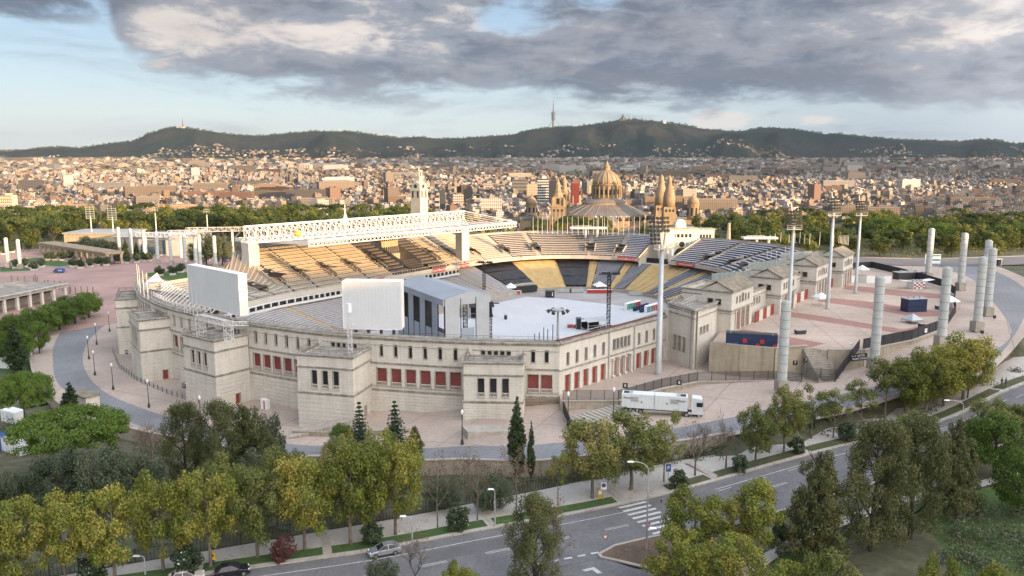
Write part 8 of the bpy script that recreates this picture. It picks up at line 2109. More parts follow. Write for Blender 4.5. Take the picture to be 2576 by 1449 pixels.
for kd,x,yb,yt,w,l in[('planeo',560,1350,1140,170,'olive tree crown behind the fence above the dark red shrub'),('planeo',700,1330,1120,160,'olive tree behind the fence, left of the middle trees'),('planeo',860,1310,1080,150,'olive tree behind the fence under the fir trees'),('planeo',960,1300,1075,150,'dark olive tree behind the fence above the silver car'),('oak',150,1300,1130,170,'dark green oak above the lower left plane trees'),('oak',265,1290,1125,170,'grey-green oak left of the dark feathery trees'),('oak',345,1290,1140,150,'grey-green oak below the leafless reddish thicket'),('oak',30,1310,1180,110,'dark oak at the left edge by the grey tarpaulin'),('oak',660,1250,1120,130,'dark oak beneath the tall feathery trees'),('oak',745,1240,1130,90,'grey-green oak right of the tall feathery trees')]:
 ptree(kd,x,yb,yt,w,l,f=G)
for kd,x,yb,yt,w,l in[('broad',470,1225,1010,150,'dark feathery tree left of the tall trio'),('broad',560,1230,1005,170,'tall dark feathery tree in the middle of the trio'),('casuarina',630,1220,1005,150,'tallest dark feathery tree in front of the second facade pavilion'),('oak',683,1195,1035,95,'dense dark tree closing the feathery trio on the right'),('sparse',385,1190,1070,130,'leafless reddish thicket tree beside the ring road'),('bare',375,1160,1050,80,'bare grey tree above the reddish thicket'),('pine',68,1100,940,160,'umbrella pine with rounded crown left of the cypress'),('pine',185,1200,1035,300,'broad bright green umbrella pine below the ring road'),('fir',290,1200,1100,95,'grey-green cedar in front of the broad umbrella pine'),('cypress',182,1065,958,52,'dark cypress at the outer edge of the ring road'),('cypress',43,938,806,52,'tall dark cypress at the left edge beside the white van'),('cypress',1300,1200,992,52,'tall brownish cypress in front of the nearest pavilion'),('cypress',1336,1200,1055,24,'slim green cypress right of the tall brown one'),('fir',908,1175,1003,100,'left one of two dark firs before the facade'),('fir',996,1175,1000,110,'right one of two dark firs before the facade'),('roundpine',862,1165,1065,80,'dense green pine bush left of the firs'),('casuarina',1045,1170,1065,60,'small drooping dark tree right of the firs'),('oak',1240,1290,1195,120,'dark thicket tree behind the fence right of the sparse trees'),('oak',1120,1285,1205,110,'dark low tree behind the wire fence below the ring wall'),('sparse',1180,1260,1140,110,'pale leafless tree against the ring road wall')]:
 ptree(kd,x,yb,yt,w,l,f=G)
for kd,x,yb,yt,w,l in[('bare',1045,1490,1300,130,'bare dark tree in the road foreground right of the silver car'),('oak',960,1530,1395,110,'olive bush-like tree at the bottom edge below the silver car'),('plane',1160,1560,1408,120,'yellow-green tree top at the bottom edge of the road'),('broad',1345,1500,1240,190,'dark untidy evergreen in the middle foreground over the road'),('bare',1300,1490,1300,130,'bare twiggy tree tangled with the dark foreground evergreen'),('sparse',1390,1480,1270,120,'brown thin tree right of the dark foreground evergreen'),('plane',1745,1440,1225,190,'yellow-green tree right of the zebra crossing'),('plane',1880,1420,1190,180,'green tree over the avenue right of the zebra crossing'),('plane',1700,1530,1330,190,'ochre-green tree right of the traffic island'),('plane',1830,1520,1335,200,'ochre tree at the bottom centre right'),('plane',1960,1620,1400,200,'yellow tree top at the bottom edge right of centre'),('planeo',2085,1640,1375,190,'bright yellow-green tree top at the bottom right lawn'),('plane',2350,1640,1392,150,'yellow leafy tree top at the bottom edge of the lawn'),('plane',2510,1640,1410,180,'yellow tree top in the bottom right corner'),('casuarina',2050,1400,1120,190,'brownish feathery tree on the lawn edge'),('broad',2190,1380,1050,230,'left part of the huge dark feathery tree pair on the lawn'),('broad',2290,1350,1040,220,'huge dark feathery tree on the lawn'),('casuarina',2390,1285,1045,140,'darkest slim feathery tree at the right of the pair'),('roundpine',2500,1200,1040,160,'bright green rounded tree at the right edge'),('roundpine',2440,1170,1060,110,'green tree behind the bright right edge trees'),('roundpine',2560,1290,1135,150,'lowest bright green tree at the right edge'),('planeo',2290,1150,1035,150,'olive tree behind the huge dark pair'),('planeo',2490,1130,1000,130,'light green tree beside the avenue at the right edge'),('planeo',2570,1110,1010,120,'pale green tree at the extreme right edge of the avenue')]:
 ptree(kd,x,yb,yt,w,l)
for kd,x,yb,w,l in[('oleander',1153,1334,74,'round green oleander bush on the verge right of the silver car'),('shrub',937,1370,74,'round dark green bush behind the silver car'),('redshrub',711,1412,82,'dark red shrub under the plane trees'),('oleander',470,1448,96,'white-flowered oleander beside the yellow parking meter'),('oleander',232,1470,90,'white-flowered oleander at the bottom left'),('oleander',1345,1292,56,'oleander behind the dark foreground evergreen'),('oleander',1708,1228,60,'oleander right of the blue parking sign'),('shrub',1861,1188,54,'round grey-green bush near the walking person'),('shrub',2004,1140,52,'round dark bush on the third grass plot'),('oleander',2130,1108,58,'dark bush with pale flowers near the right end of the avenue'),('shrub',1968,1362,60,'dark round bush at the near road edge'),('shrub',70,972,46,'light green bush by the ring wall at the left'),('shrub',2280,1010,60,'dark bush behind the tree row near the ring road'),('shrub',2190,1030,60,'wide dark bush beside the ring road kerb'),('shrub',2005,1085,90,'dark hedge-like bush below the ring road'),('shrub',2085,1065,70,'low dark hedge bush right of the wide one')]:
 x0,y0,z0=PG(x,yb,za if yb>1000 and x!=70 else G);w_=w/F*y0*1.02;plant(kd,x0,y0,z0+.1,w_*.92,w_,l,cat='shrub')
def growth(name,pts,m,size,per,r,kind='stuff'):
 cl=[(x,y,G(x,y)+r*.4,r*R.uniform(.6,1.4))for x,y in pts];o=bpy.data.objects.new(name,leaves(name,cl,per,size,m,seed=len(pts)));COL.objects.link(o);o['kind']='stuff';return o
pts=[]
while len(pts)<520:
 x=R.uniform(-110,42);yb=y_on(BACK,x);yr=y_on(RO,x)
 if yb is None or yr is None:continue
 y=R.uniform(yb+1.5,yr-1.5)
 if x>-40 and y<yb+6 and R.random()<.5:continue
 pts.append((x,y))
growth('undergrowth',pts[:340],'leaf_oak',.3,70,1.5);growth('undergrowth',pts[340:],'leaf_brown',.22,40,.8)
pts=[]
while len(pts)<70:
 xv,yv=R.uniform(2390,2640),R.uniform(1290,1480);x,y,z=PG(xv,yv,za);pts.append((x,y))
growth('bush_thicket',pts,'leaf_oak',.26,120,1.7);growth('bush_thicket',[p for p in pts if R.random()<.3],'leaf_red',.2,60,1.75)
pts=[]
for i in range(160):
 t=R.random();k=int(t*(len(RO)-1));x,y=RO[k]
 if x>40 and y<200:pts.append((x+R.uniform(-1,1),y-R.uniform(.8,3.2)))
if pts:growth('hedge',pts,'leaf_oak',.28,60,.9)
pts=[(R.uniform(-150,-95),R.uniform(120,168))for _ in range(60)];growth('undergrowth',pts,'leaf_oak',.3,60,1.3)
for i,(kd,x,yb,yt,w)in enumerate([('roundpine',225,800,733,75),('roundpine',190,815,745,85),('roundpine',150,830,757,90),('roundpine',118,845,765,80),('roundpine',80,850,775,85),('roundpine',40,870,790,80),('roundpine',8,860,795,70),('roundpine',100,890,810,60),('roundpine',60,915,830,60),('roundpine',215,780,735,60),('roundpine',175,795,740,60),('roundpine',12,920,830,60)]):
 ptree(kd,x,yb,yt,w,f'green pine in the thicket beside the left pavilion, {ORD[i]} from the ring road end',f=lambda x,y:-2.6,grp='pines left of the ring road')
pb=MB();pb.box((0,0,.4),(2.2,2.2,.8));pbm=proto('planter_box',pb,'stone')
for i,(x,y)in enumerate([(185,672),(203,675),(228,672),(247,668),(268,668),(299,661),(319,662),(345,660),(362,657),(376,656),(122,655),(139,655),(158,655),(176,653),(10,640),(30,635),(40,675),(62,672),(85,680),(105,672),(403,694),(435,692),(455,686),(505,690),(530,698)]):
 p=P(x,y,-2.4);t=thing('planter',f'square stone planter under a clipped tree, {ORD[i % 20]} of the {"front" if i < 10 else ("back" if i < 20 else "lawn")} row','planter',p,0,'stone planters on the esplanade');inst('box',pbm,t)
 plant('shrub',p[0],p[1],p[2]+.7,4.2,5.0,f'round clipped tree in a planter, {ORD[i % 20]} of the {"front" if i < 10 else ("back" if i < 20 else "lawn")} esplanade row',cat='tree',grp='clipped trees on the esplanade',name='clipped_tree')
for kd,x,yb,yt,w,l in[('cypress',345,655,608,17,'slim cypress in front of the hall annex'),('cypress',318,655,600,20,'cypress left of the slim one by the halls'),('cypress',360,652,612,13,'small cypress before the sports hall'),('oak',258,640,598,50,'dark tree behind the end of the portico'),('oak',218,635,590,50,'dark tree behind the middle of the portico'),('oak',290,645,605,30,'dark tree between portico and cypress'),('oak',520,668,578,60,'tall dark tree by the last columns'),('oak',560,668,585,60,'dark broad tree left of the roofed stand'),('roundpine',492,665,605,50,'round tree behind the nearest left column'),('cypress',750,575,500,12,'spiky cypress standing out above the roof truss at left')]:
 ptree(kd,x,yb,yt,w,l,f=lambda x,y:-2.4)
def where_phrase(xv):
 lm=min([(40,'the far left columns'),(165,'the pergola-like portico'),(260,'the sunlit hall'),(345,'the cypresses'),(430,'the blue-windowed hall'),(540,'the white trusses'),(640,'the stand roof corner'),(760,'the spiky cypress'),(1370,'the left palace towers'),(1530,'the great dome'),(1640,'the tall mast head'),(1760,'the clock gate'),(1832,'the stone pillar'),(1985,'the second floodlight'),(2085,'the third floodlight'),(2157,'the last floodlight'),(2240,'the round pine clump'),(2335,'the farthest column'),(2417,'the road sign'),(2480,'the right hand columns'),(2576,'the right picture edge')],key=lambda q:abs(q[0]-xv));return lm[1]
cnt={}
TENS=['','','twenty','thirty','forty','fifty','sixty','seventy','eighty','ninety']
def ordw(n):return ORD[n-1]if n<=20 else(TENS[n//10][:-1]+'ieth' if n%10==0 else TENS[n//10]+'-'+ORD[n%10-1])
def belt(n,xr,yr_,ok,pine,hmin,hmax,sp,grp):
 placed=[];tries=0
 while len(placed)<n and tries<n*60:
  tries+=1;y=R.uniform(*yr_);x=R.uniform(xr[0],xr[1])
  if not ok(x,y)or any((x-a)**2+(y-b)**2<sp*sp for a,b in placed):continue
  placed.append((x,y));kd='parkpine' if R.random()<pine else 'park';h=R.uniform(hmin,hmax);xv=1288+F*x/(y*CS+8)
  key=(kd,where_phrase(xv),'front' if y<(yr_[0]*.6+yr_[1]*.4)else 'back');cnt[key]=cnt.get(key,0)+1;k=cnt[key]
  sz='tall' if h>(hmin+hmax)/2 else 'lower'
  plant(kd,x,y,G(x,y),h,h*R.uniform(.85,1.15)*(1.05 if kd=='parkpine' else .9),f'{sz} {"flat-topped pine" if kd == "parkpine" else "leafy park tree"}, {ordw(min(k, 99))} {"in front" if key[2] == "front" else "at the back"} near {key[1]}',grp=grp)
def okl(x,y):
 xv=1288+F*x/(y*CS+8)
 if abs(x)>y*.68:return False
 return y>520 if 140<xv<640 else True
belt(190,(-460,-60),(462,660),okl,.5,13,19,8.5,'park trees behind the esplanade')
belt(40,(-120,60),(395,560),lambda x,y:x<-70 or x>10,.3,9,13,9,'park trees behind the stadium')
belt(30,(15,150),(352,450),lambda x,y:True,.1,6,9.5,7,'park trees between stadium and palace')
def okr(x,y):
 yb_=y_on(r2,x);return(yb_ is None or y>yb_+13)and x<y*.70
belt(170,(105,330),(322,480),okr,.3,7,11.5,7.0,'park trees right of the stadium')
pts=[]
while len(pts)<500:
 x,y=R.uniform(100,350),R.uniform(322,430)
 if okr(x,y):pts.append((x,y))
growth('undergrowth',pts,'leaf_park',.5,26,2.4)
pts=[]
while len(pts)<420:
 y=R.uniform(450,560);x=-R.uniform(.1,.66)*y
 if okl(x,y)and y_on is not None and(y>525 or x<-.55*y or x>-.3*y):pts.append((x,y))
growth('undergrowth',pts,'leaf_park',.5,26,3.0)
for kd,x,yb,yt,w,l in[('roundpine',2235,640,545,125,'great rounded double pine clump standing above the right park'),('roundpine',2190,640,560,70,'smaller rounded pine joined to the great clump'),('roundpine',2360,650,560,90,'rounded pine behind the farthest right column'),('roundpine',2470,655,575,110,'wide rounded pine behind the right columns'),('roundpine',2545,660,560,120,'dark rounded pine at the right edge of the park')]:
 x0,y0=PY(x,yb,370)[:2];z0=10.8;plant(kd,x0,y0,z0,zat(yt,y0)-z0,w/F*y0,l)
cl=[]
while len(cl)<420:
 y=R.uniform(600,960);x=R.uniform(-.68*y,.68*y)
 lim=930 if x<-120 else(720 if x<200 else(640 if x<320 else 740+max(0,x-300)*.35))
 if y<lim and not(abs(x-75)<75 and 560<y<720):cl.append((x,y,G(x,y)+7,R.uniform(5,7.5)))
o=bpy.data.objects.new('woodland',leaves('woodland',cl,70,1.7,'leaf_park',seed=9));COL.objects.link(o);o['kind']='stuff'
cl=[]
while len(cl)<1500:
 y=1000+R.random()**1.2*5400;x=R.uniform(-.66*y,.66*y)
 if fbm(x,y,2,1/420)<.12 and R.random()<.8:continue
 z=cityz(y)if y<5400 else hillz(1288+F*x/y,(y-5400)/2900)[0]
 cl.append((x,y,z+8,R.uniform(7,12)*(1+y/5000)))
o=bpy.data.objects.new('city_trees',leaves('city_trees',cl,26,7.0,'leaf_oak',seed=19));COL.objects.link(o);o['kind']='stuff'
cl=[]
for i in range(900):
 xv=R.uniform(-100,2700);t_=R.uniform(.9,1.0)if i%2 else 1.0;z,x,y=hillz(xv,t_);cl.append((x,y,z+R.uniform(0,6),R.uniform(8,16)))
o=bpy.data.objects.new('ridge_trees',leaves('ridge_trees',cl,10,14.0,'leaf_pine_dark',seed=29));COL.objects.link(o);o['kind']='stuff'
cl=[]
for i in range(420):
 s_=R.uniform(5,SV[-1]-80);x,y,_=on_curb(s_,R.choice([-.35,-.2,.3,1.5,3,6,8.2])+R.uniform(-.3,.3));cl.append((x,y,za(x)+(.0 if _ is None else .16),R.uniform(.4,1.1)))
o=leaves('fallen_leaves',cl,16,.11,'leaf_brown',flat=.97,seed=77);o=bpy.data.objects.new('fallen_leaves',o);COL.objects.link(o);o['kind']='stuff'
def wheel(t,x,y,r,w,z=None):
 z=r if z is None else z;m_=MB();m_.tube((x,y-w/2,z),(x,y+w/2,z),r,16);o=m_.build('wheel','tyre',t,local=True);q=MB();s_=1 if y>0 else-1;q.tube((x,y+s_*w/2,z),(x,y+s_*(w/2+.02),z),r*.62,12);q.build('rim','rim',o,local=True)
def car(p,rz,body,label,L_=4.25,W_=1.78,cat='car',van=False,name='parked_car'):
 t=thing(name,label,cat,p,rz)
 if van:low=[(-2.6,.35),(-2.6,1.2),(-2.55,2.05),(1.1,2.05),(1.75,1.25),(2.5,1.05),(2.6,.7),(2.6,.35)];glass=[(.95,1.15),(.75,1.9),(1.12,1.95),(1.72,1.2)];L_=5.2;wb=(-1.6,1.6)
 else:low=[(-2.12,.30),(-2.15,.75),(-2.05,.98),(-1.55,1.02),(.75,.98),(1.75,.84),(2.08,.66),(2.12,.30)];wb=(-1.28,1.32)
 def loft(prof,w0,w1,mi=0,zmax=None):
  m_=MB();n=len(prof);zs=[z for _,z in prof];zl,zh=min(zs),max(zs)
  for s_ in(-1,1):
   for(x,z)in prof:m_.v.append((x*(1 if True else 1),s_*(w0+(w1-w0)*((z-zl)/(zh-zl+1e-6))),z))
  m_.f=[tuple(range(n))[::-1]if False else tuple(range(n)),tuple(range(2*n-1,n-1,-1))]+[(i,n+i,n+(i+1)%n,(i+1)%n)for i in range(n)];m_.m=[0]*len(m_.f);return m_
 b_=loft(low,W_/2,W_/2-.06 if not van else W_/2-.12).build('body',body,t,local=True)
 bv=b_.modifiers.new('soft','BEVEL');bv.width=.09;bv.segments=3;bv.limit_method='ANGLE'
 if not van:
  cab=[(-1.75,.99),(-1.25,1.42),(-.35,1.50),(.15,1.44),(.95,.97)];loft(cab,W_/2-.08,W_/2-.30).build('cabin_glass','dark_glass',t,local=True)
  rf_=[(-1.28,1.425),(-.35,1.515),(.18,1.45),(.1,1.40),(-.35,1.44),(-1.2,1.38)];o=loft([(-1.3,1.43),(-.35,1.53),(.2,1.455),(-.35,1.47)],W_/2-.27,W_/2-.31).build('roof',body,t,local=True)
  for s_ in(-1,1):
   for(a,b,c,d)in(((-1.75,.99),(-1.25,1.43),0,0),((-.38,1.0),(-.40,1.5),0,0),((.98,.98),(.17,1.45),0,0)):q=MB();q.tube((a[0],s_*(W_/2-.08),a[1]),(b[0],s_*(W_/2-.29),b[1]),.045,4);q.build('pillar',body,t,local=True)
 else:
  loft([(.75,1.3),(.85,1.98),(1.08,1.98),(1.78,1.28)],W_/2+.005,W_/2-.10).build('windscreen','dark_glass',t,local=True)
 for x in wb:
  for s_ in(-1,1):wheel(t,x,s_*(W_/2-.08),.33,.2)
 for s_ in(-1,1):MB().box((L_/2-.16,s_*(W_/2-.32),.70),(.14,.34,.14)).build('headlight','lamp_white',t,local=True);MB().box((-L_/2+.02,s_*(W_/2-.28),.82),(.08,.3,.16)).build('tail_light','red_bright',t,local=True);MB().box((.72,s_*(W_/2+.08),1.0),(.12,.16,.12)).build('mirror',body,t,local=True)
 MB().box((L_/2+.0,0,.5),(.04,.5,.12)).build('number_plate','white_paint',t,local=True)
 return t
c_=on_curb(s_of(965,1392));a_=c_[2]
x,y,z=PG(967,1394,za);car((x,y,za(x)+.01),a_+math.pi,'car_silver','silver hatchback parked at the kerb in front of the round dark bush')
x,y,z=PG(585,1446,za);car((x,y,za(x)+.01),a_-.03,'car_black','glossy black car parked on the avenue at the bottom left')
x,y,z=PG(470,1462,za);car((x,y,za(x)+.01),a_-.05,'car_beige','pale beige car cut by the bottom edge below the flowered bush')
x,y,_=P(149,686,-2.4);t=car((x,y,-2.38),math.pi-.15,'blue','blue and white van parked on the pink esplanade',van=True,cat='van',name='parked_van')
for i,(c,xx)in enumerate((('white_paint',-1.7),('red_bright',.2),('white_paint',-.6))):MB().box((xx,.87,1.15),(.5,.1,.5)).build('livery_patch',c,t,local=True);MB().box((xx,-.87,1.1),(.5,.1,.4)).build('livery_patch',c,t,local=True)
p0,p1=PG(1566,1044),PG(1776,1050)
rz=math.atan2(p1[1]-p0[1],p1[0]-p0[0]);cx,cy=(p0[0]+p1[0])/2,(p0[1]+p1[1])/2+1.2;LT=math.dist(p0[:2],p1[:2])
t=thing('truck','long white articulated truck carrying two generator containers, cab facing right','truck',(cx,cy,zp(cx)+.1),rz)
x0=-LT/2;cl_=(LT-3.1)/2
MB().box((x0+cl_,0,1.05),(cl_*2,2.2,.22)).build('trailer_frame','black',t,local=True)
for k in range(2):
 xc=x0+cl_*(k+.5);b=MB().box((xc,0,2.5),(cl_-.08,2.45,2.7)).build('container','container_white',t,local=True)
 for i in range(7):
  for s_ in(-1,1):MB().box((xc-cl_/2+.3+i*(cl_-.6)/6,s_*1.235,2.5),(.06,.05,2.6)).build('side_rib','white_paint',b,local=True)
 s2=-1 if k==0 else 1
 MB().box((xc+s2*cl_*.36,0,3.87),(cl_*.16,1.5,.05)).build('roof_fan_opening','black',b,local=True);MB().box((xc+s2*cl_*.22,0,3.88),(cl_*.12,1.9,.07)).build('roof_grille','galv',b,local=True)
 MB().box((xc-s2*cl_*.12,-1.24,2.1),(1.1,.05,1.7)).build('service_door','container_white',b,local=True);MB().box((xc+s2*cl_*.1,-1.25,2.9),(cl_*.24,.05,.9)).build('side_grille','galv',b,local=True);MB().box((xc-s2*cl_*.12,-1.28,2.4),(.25,.03,.25)).build('control_window','black',b,local=True)
 text_part('Power',.55,'bar_grey',b,(xc+s2*cl_*.32,-1.27,3.1),(math.pi/2,0,0))
xc=LT/2-1.35
MB().box((xc-1.2,0,.85),(4.6,1.0,.35)).build('tractor_chassis','black',t,local=True);MB().tube((xc-1.6,-.95,.75),(xc-.9,-.95,.75),.3,10).build('fuel_tank','galv',t,local=True)
b=MB().add([(xc-1.0,-1.22,.7),(xc+1.15,-1.22,.7),(xc+1.15,-1.22,2.2),(xc+.85,-1.2,3.3),(xc+.6,-1.15,3.7),(xc-1.0,-1.15,3.8),(xc-1.0,1.22,.7),(xc+1.15,1.22,.7),(xc+1.15,1.22,2.2),(xc+.85,1.2,3.3),(xc+.6,1.15,3.7),(xc-1.0,1.15,3.8)],[(0,1,2,3,4,5),(11,10,9,8,7,6),(0,6,7,1),(1,7,8,2),(2,8,9,3),(3,9,10,4),(4,10,11,5),(5,11,6,0)]).build('cab','container_white',t,local=True)
MB().add([(xc+1.16,-1.05,2.25),(xc+1.16,1.05,2.25),(xc+.88,1.0,3.2),(xc+.88,-1.0,3.2)],[(0,1,2,3)]).build('windscreen','dark_glass',b,local=True);MB().box((xc+.35,-1.235,2.6),(1.0,.04,.8)).build('side_window','dark_glass',b,local=True);MB().box((xc+1.18,0,1.5),(.05,1.8,.5)).build('radiator_grille','black',b,local=True)
for s_ in(-1,1):MB().box((xc+1.18,s_*.85,1.0),(.06,.4,.25)).build('headlight','lamp_white',t,local=True);MB().box((xc+.95,s_*1.4,2.7),(.12,.2,.6)).build('mirror','black',t,local=True)
m_=MB()
for i in range(4):m_.box((xc-1.35,-.6+i*.4,2.6),(.08,.08,1.6))
m_.box((xc-1.35,0,3.3),(.08,1.6,.08));m_.build('cab_back_rack','bar_grey',t,local=True)
for x in(xc+.35,xc-1.9,x0+1.0,x0+2.3,x0+3.6):
 for s_ in(-1,1):wheel(t,x,s_*1.02,.5,.32)
def container(p,l,w,h,rz,m,label,tank=False):
 t=thing('container',label,'container',p,rz);MB().box((0,0,h/2),(l,w,h)).build('body',m,t,local=True)
 for i in range(8):
  for s_ in(-1,1):MB().box((-l/2+.2+i*(l-.4)/7,s_*(w/2+.02),h/2),(.08,.05,h-.1)).build('side_rib','white_paint',t,local=True)
 for i in range(3):MB().box((-l*.3+i*l*.3,-w/2-.04,h*.5),(.9,.05,h*.7)).build('door','container_white',t,local=True)
 if tank:MB().tube((-1.4,.2,h+.6),(1.4,.2,h+.6),.52,14).build('exhaust_silencer','black',t,local=True);MB().box((-.9,.2,h+.1),(.15,1.6,.15)).build('silencer_cradle','black',t,local=True);MB().box((.9,.2,h+.1),(.15,1.6,.15)).build('silencer_cradle','black',t,local=True)
 return t
def pgG(xv,yv):return PG(xv,yv,G)
container(pgG(75,1115),6,2.5,2.9,-.45,'container_white','white generator container with a black roof cylinder, nearer the broad pine',True);container(pgG(40,1135),7,2.5,2.9,-.55,'container_white','white generator container with a black roof cylinder at the left edge',True)
container(pgG(35,1060),5,2.4,2.6,-.5,'white_paint','plain white cabin behind the two generator containers');container(pgG(3,1130),6,2.5,2.9,1.0,'blue','blue container cut off by the left edge')
container(pgG(8,925),8,2.5,3.0,-.1,'container_white','white broadcast trailer beside the tall left cypress')
t=thing('shed','small tan-roofed shed beneath the ring wall beside the cypress','shed',pgG(215,1035),-.6);MB().box((0,0,1.4),(7,3,2.8)).build('walls','stone',t,local=True);MB().box((0,0,2.9),(7.6,3.6,.25)).build('roof','roof_old',t,local=True);MB().box((-2,-1.53,1.2),(1.0,.06,1.6)).build('window','glass_blue',t,local=True)
for i,(xv,yv)in enumerate(((507,655),(522,655))):
 p=P(xv,yv,-2.4);t=thing('portable_cabin',f'white portable cabin, {["left", "right"][i]} of the two beside the last left columns','portable toilet',p,.2);MB().box((0,0,1.2),(2.6,1.6,2.4)).build('cabin','white_paint',t,local=True);MB().box((.5,-.83,1.1),(.9,.05,1.9)).build('door','bar_grey',t,local=True)
p=PG(657,1034);t=thing('vending_cabinet','white cabinet with red front stripe against the facade wall','cabinet',(p[0]+.5,p[1]+1.5,p[2]),-.5);MB().box((0,0,1.1),(1.8,.9,2.2)).build('body','white_paint',t,local=True);MB().box((.1,-.47,1.0),(.35,.05,1.9)).build('stripe','red_bright',t,local=True)
def lamp(xv,yb,yt,reach,label,dirr=1):
 x,y,z=PG(xv,yb,za);h=zat(yt,y)-z;t=thing('street_lamp',label,'street lamp',(x,y,z+.1));MB().tube((0,0,0),(0,0,h*.9),.13,8,.07).build('pole','galv',t,local=True)
 m_=MB();pr=(0,0,h*.9)
 for k in range(1,5):w_=k/4*math.pi/2;q=(-dirr*reach*(1-math.cos(w_)),0,h*.9+h*.1*math.sin(w_));m_.tube(pr,q,.06,6);pr=q
 m_.build('arm','galv',t,local=True);o=MB().box((pr[0]-dirr*.35,0,pr[2]),(.9,.34,.14),0,top=.7).build('lamp_head','lamp_white',t,local=True)
lamp(1626,1383,1163,2.0,'tall blue-grey street lamp on the tip of the traffic island');lamp(1700,1500,1330,2.6,'curved street lamp reaching over the zebra crossing from the ochre trees')
lamp(2200,1210,1082,2.4,'curved street lamp head left of the huge feathery trees');lamp(2412,1150,1008,2.4,'curved street lamp standing by the right end of the avenue');lamp(366,1449,1400,.6,'short white street lamp left of the flowered bush');lamp(1245,1326,1232,.2,'dark slim post on the verge near the half-bare trees');lamp(1038,1400,1300,.8,'white-headed lamp entwined with the bare foreground tree')
def yield_sign(xv,yb,yt,label):
 x,y,z=PG(xv,yb,za);h=zat(yt,y)-z;t=thing('give_way_sign',label,'road sign',(x,y,z+.1));MB().tube((0,.04,0),(0,.04,h),.04,6).build('pole','galv',t,local=True)
 MB().add([(-.46,-.02,h),(.46,-.02,h),(0,-.02,h-.8)],[(0,2,1)]).build('border','red_bright',t,local=True);MB().add([(-.3,-.04,h-.09),(.3,-.04,h-.09),(0,-.04,h-.6)],[(0,2,1)]).build('face','white_paint',t,local=True)
yield_sign(1522,1397,1347,'give way triangle on a thin pole at the left tip of the traffic island');yield_sign(1627,1380,1318,'give way triangle fixed on the island lamp pole')
x,y,z=PG(1680,1228,za);t=sign((x,y,z+.1),'P','blue parking sign with white P beside the round oleander',2.6,.75,1.2,bg='blue',cat='road sign')
x,y,z=PG(1518,1262,za);t=thing('no_parking_sign','white board with round blue no parking sign above the yellow cabinet','road sign',(x,y,z+.1));MB().tube((0,.06,0),(0,.06,3.0),.05,6).build('pole','galv',t,local=True);MB().box((0,0,2.4),(.9,.05,1.1)).build('board','white_paint',t,local=True);MB().tube((0,-.03,2.5),(0,-.05,2.5),.33,16).build('disc','blue',t,local=True);q=MB();q.box((0,-.07,2.5),(.1,.02,.62));o=q.build('slash','red_bright',t,local=True)
x,y,z=PG(1509,1254,za);t=thing('cabinet','tall yellow street cabinet under the no parking sign','cabinet',(x,y,z+.1));MB().box((0,0,.75),(.8,.5,1.5)).build('body','yellow',t,local=True);MB().box((0,-.27,1.0),(.5,.04,.6)).build('panel','white_paint',t,local=True)
x,y,z=PG(537,1425,za);t=thing('parking_meter','yellow parking meter with dark round emblem by the white-flowered bush','parking meter',(x,y,z+.1));MB().box((0,0,.5),(.2,.2,1.0)).build('post','bar_grey',t,local=True);MB().box((0,0,1.35),(.75,.35,.9)).build('head','yellow',t,local=True);MB().tube((0,-.19,1.5),(0,-.21,1.5),.2,12).build('emblem','black',t,local=True)
for i,(xv,yv)in enumerate(((1661,1250),(1895,1203))):
 x,y,z=PG(xv,yv+8,za);t=thing('bollard',['red-brown bollard with white band beside the zebra crossing','red-brown bollard by the second road chevron'][i],'bollard',(x,y-.8,z));MB().tube((0,0,0),(0,0,.85),.1,8).build('post','rail_red',t,local=True);MB().tube((0,0,.6),(0,0,.7),.11,8).build('band','white_paint',t,local=True)
x,y,z=PG(2434,1002,za);t=thing('hydrant_post','dark green post with orange cap under the largest plane tree','post',(x,y,z+.1));MB().tube((0,0,0),(0,0,2.6),.14,8).build('post','lamp_dark',t,local=True);MB().box((0,0,2.8),(.5,.3,.6)).build('cap','orange_terracotta',t,local=True)
for i,(xv,yv)in enumerate(((1622,1322),(1245,1000),(1790,1345))):pass
mk2=MB()
for xv,yv,w,d in((1565,1263+18,1.0,.8),(1290,1422,.8,.6),(1650,1395,.8,.8)):
 x,y,z=PG(xv,yv,za);mk2.box((x,y,za(x)+.01),(w,d,.04),.4)
structure(mk2.build('manhole_cover','asphalt_patch'))
for s0,s1,o1,o2 in((cross-34,cross-20,-3.2,-6.0),(cross-60,cross-52,-7.2,-10.4),(cross+24,cross+40,-7.2,-9.6)):
 A=[on_curb(s0+(s1-s0)*k/6,o1)[:2]for k in range(7)];B=[on_curb(s0+(s1-s0)*k/6,o2)[:2]for k in range(7)];structure(strip(A,B,za,7,1,.012).build('road_patch','asphalt_patch'))
for s_ in[s_of(x,y)for x,y in[(828,1410),(1245,1328),(1568,1262),(1820,1213)]]:
 a=on_curb(s_-.6,.4);b=on_curb(s_+.6,.4);q=MB();q.add([(a[0],a[1],za(a[0])+.17),(b[0],b[1],za(b[0])+.17),(*on_curb(s_+.6,8.0)[:2],za(b[0])+.17),(*on_curb(s_-.6,8.0)[:2],za(a[0])+.17)],[(0,1,2,3)]);structure(q.build('paving_strip','kerb'))
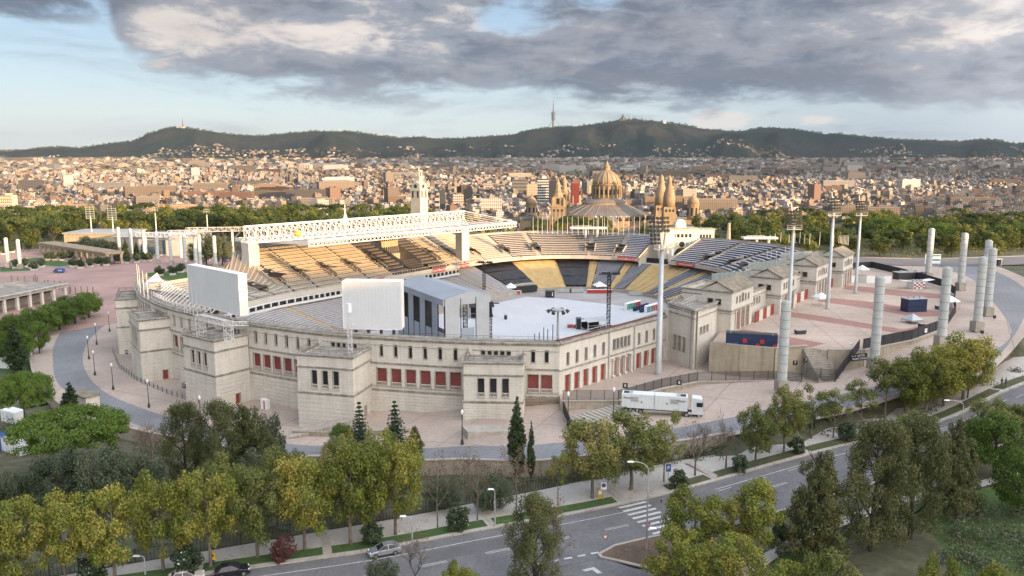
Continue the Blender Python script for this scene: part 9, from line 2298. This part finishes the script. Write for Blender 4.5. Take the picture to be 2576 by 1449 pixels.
def person(p,rz,h,shirt,legs,label,stride=.35,grp=None):
 me=bpy.data.meshes.new('body');k=h/1.75;s_=stride
 J=[(0,0,.95,.13),(0,0,1.15,.125),(0,0,1.38,.15),(0,0,1.50,.06),(0,0,1.57,.065),(0,.01,1.66,.10),(.19,0,1.40,.06),(.24,-s_*.4,1.14,.045),(.25,-s_*.15,.90,.035),(-.19,0,1.40,.06),(-.24,s_*.4,1.14,.045),(-.25,s_*.6,.92,.035),(.10,0,.88,.10),(.10,s_*.55,.50,.07),(.10,s_*.75,.09,.045),(.10,s_*.75+.15,.05,.04),(-.10,0,.88,.10),(-.10,-s_*.35,.50,.07),(-.10,-s_*.95,.12,.045),(-.10,-s_*.95+.14,.05,.04)]
 E_=[(0,1),(1,2),(2,3),(3,4),(4,5),(2,6),(6,7),(7,8),(2,9),(9,10),(10,11),(0,12),(12,13),(13,14),(14,15),(0,16),(16,17),(17,18),(18,19)]
 me.from_pydata([(a*k,b*k,c*k)for a,b,c,_ in J],E_,[]);o=bpy.data.objects.new('person',me);COL.objects.link(o);o.location=p;o.rotation_euler=(0,0,rz);tag(o,label,'person',grp)
 m_=o.modifiers.new('skin','SKIN');
 for i,d_ in enumerate(me.skin_vertices[0].data):d_.radius=(J[i][3]*k,J[i][3]*k*.8);d_.use_root=(i==0)
 o.modifiers.new('smooth','SUBSURF').levels=1;o.modifiers[-1].render_levels=1
 for nm in('skin',shirt,legs):me.materials.append(MATS[nm])
 dg=bpy.context.evaluated_depsgraph_get();nm_=bpy.data.meshes.new_from_object(o.evaluated_get(dg));o.modifiers.clear();o.data=nm_
 nm_.materials.clear()
 for q in('skin',shirt,legs):nm_.materials.append(MATS[q])
 for f in nm_.polygons:z=f.center.z/k;f.material_index=0 if z>1.5 or(abs(f.center.x)>.2*k and z<1.2)else(1 if z>.93 else(2 if(legs!='shorts')else 0))
 MB().lathe([(.095*k,1.66*k),(.10*k,1.72*k),(.07*k,1.79*k),(0,1.81*k)],8).build('hair','hair',o,local=True)
 return o
x,y,z=PG(2519,974,za);person((x,y,z+.14),.3,1.8,'cloth_navy','cloth_dark','walker with a dark top, left one of the pair on the far right pavement',.22,'pair of walkers on the right pavement')
x,y,z=PG(2529,974,za);person((x,y,z+.14),.2,1.8,'blue_dark','cloth_navy','walker in navy shirt, right one of the pair on the far right pavement',.18,'pair of walkers on the right pavement')
x,y,z=PG(1815,1160,za);person((x,y,z+.14),-1.2,1.72,'cloth_green','cloth_dark','person in dark green jacket striding along the avenue pavement between bare trees',.42)
for xv,yv,l in((1299,738,'tiny figure in dark clothes on the track by the far bar'),(1372,742,'tiny figure near the symbol hoarding')):pass
hb=MB().box((0,5800,240),(17000,13200,900));ho=hb.build('haze','white_paint');ho['kind']='stuff'
hv=bpy.data.materials.new('haze');hv.use_nodes=True;nt=hv.node_tree;nt.nodes.clear();vo=nt.nodes.new('ShaderNodeVolumePrincipled');vo.inputs['Density'].default_value=1.3e-5;vo.inputs['Color'].default_value=(.62,.80,1.0,1);vo.inputs['Anisotropy'].default_value=0.0
oo_=nt.nodes.new('ShaderNodeOutputMaterial');nt.links.new(vo.outputs[0],oo_.inputs['Volume']);ho.data.materials.clear();ho.data.materials.append(hv)
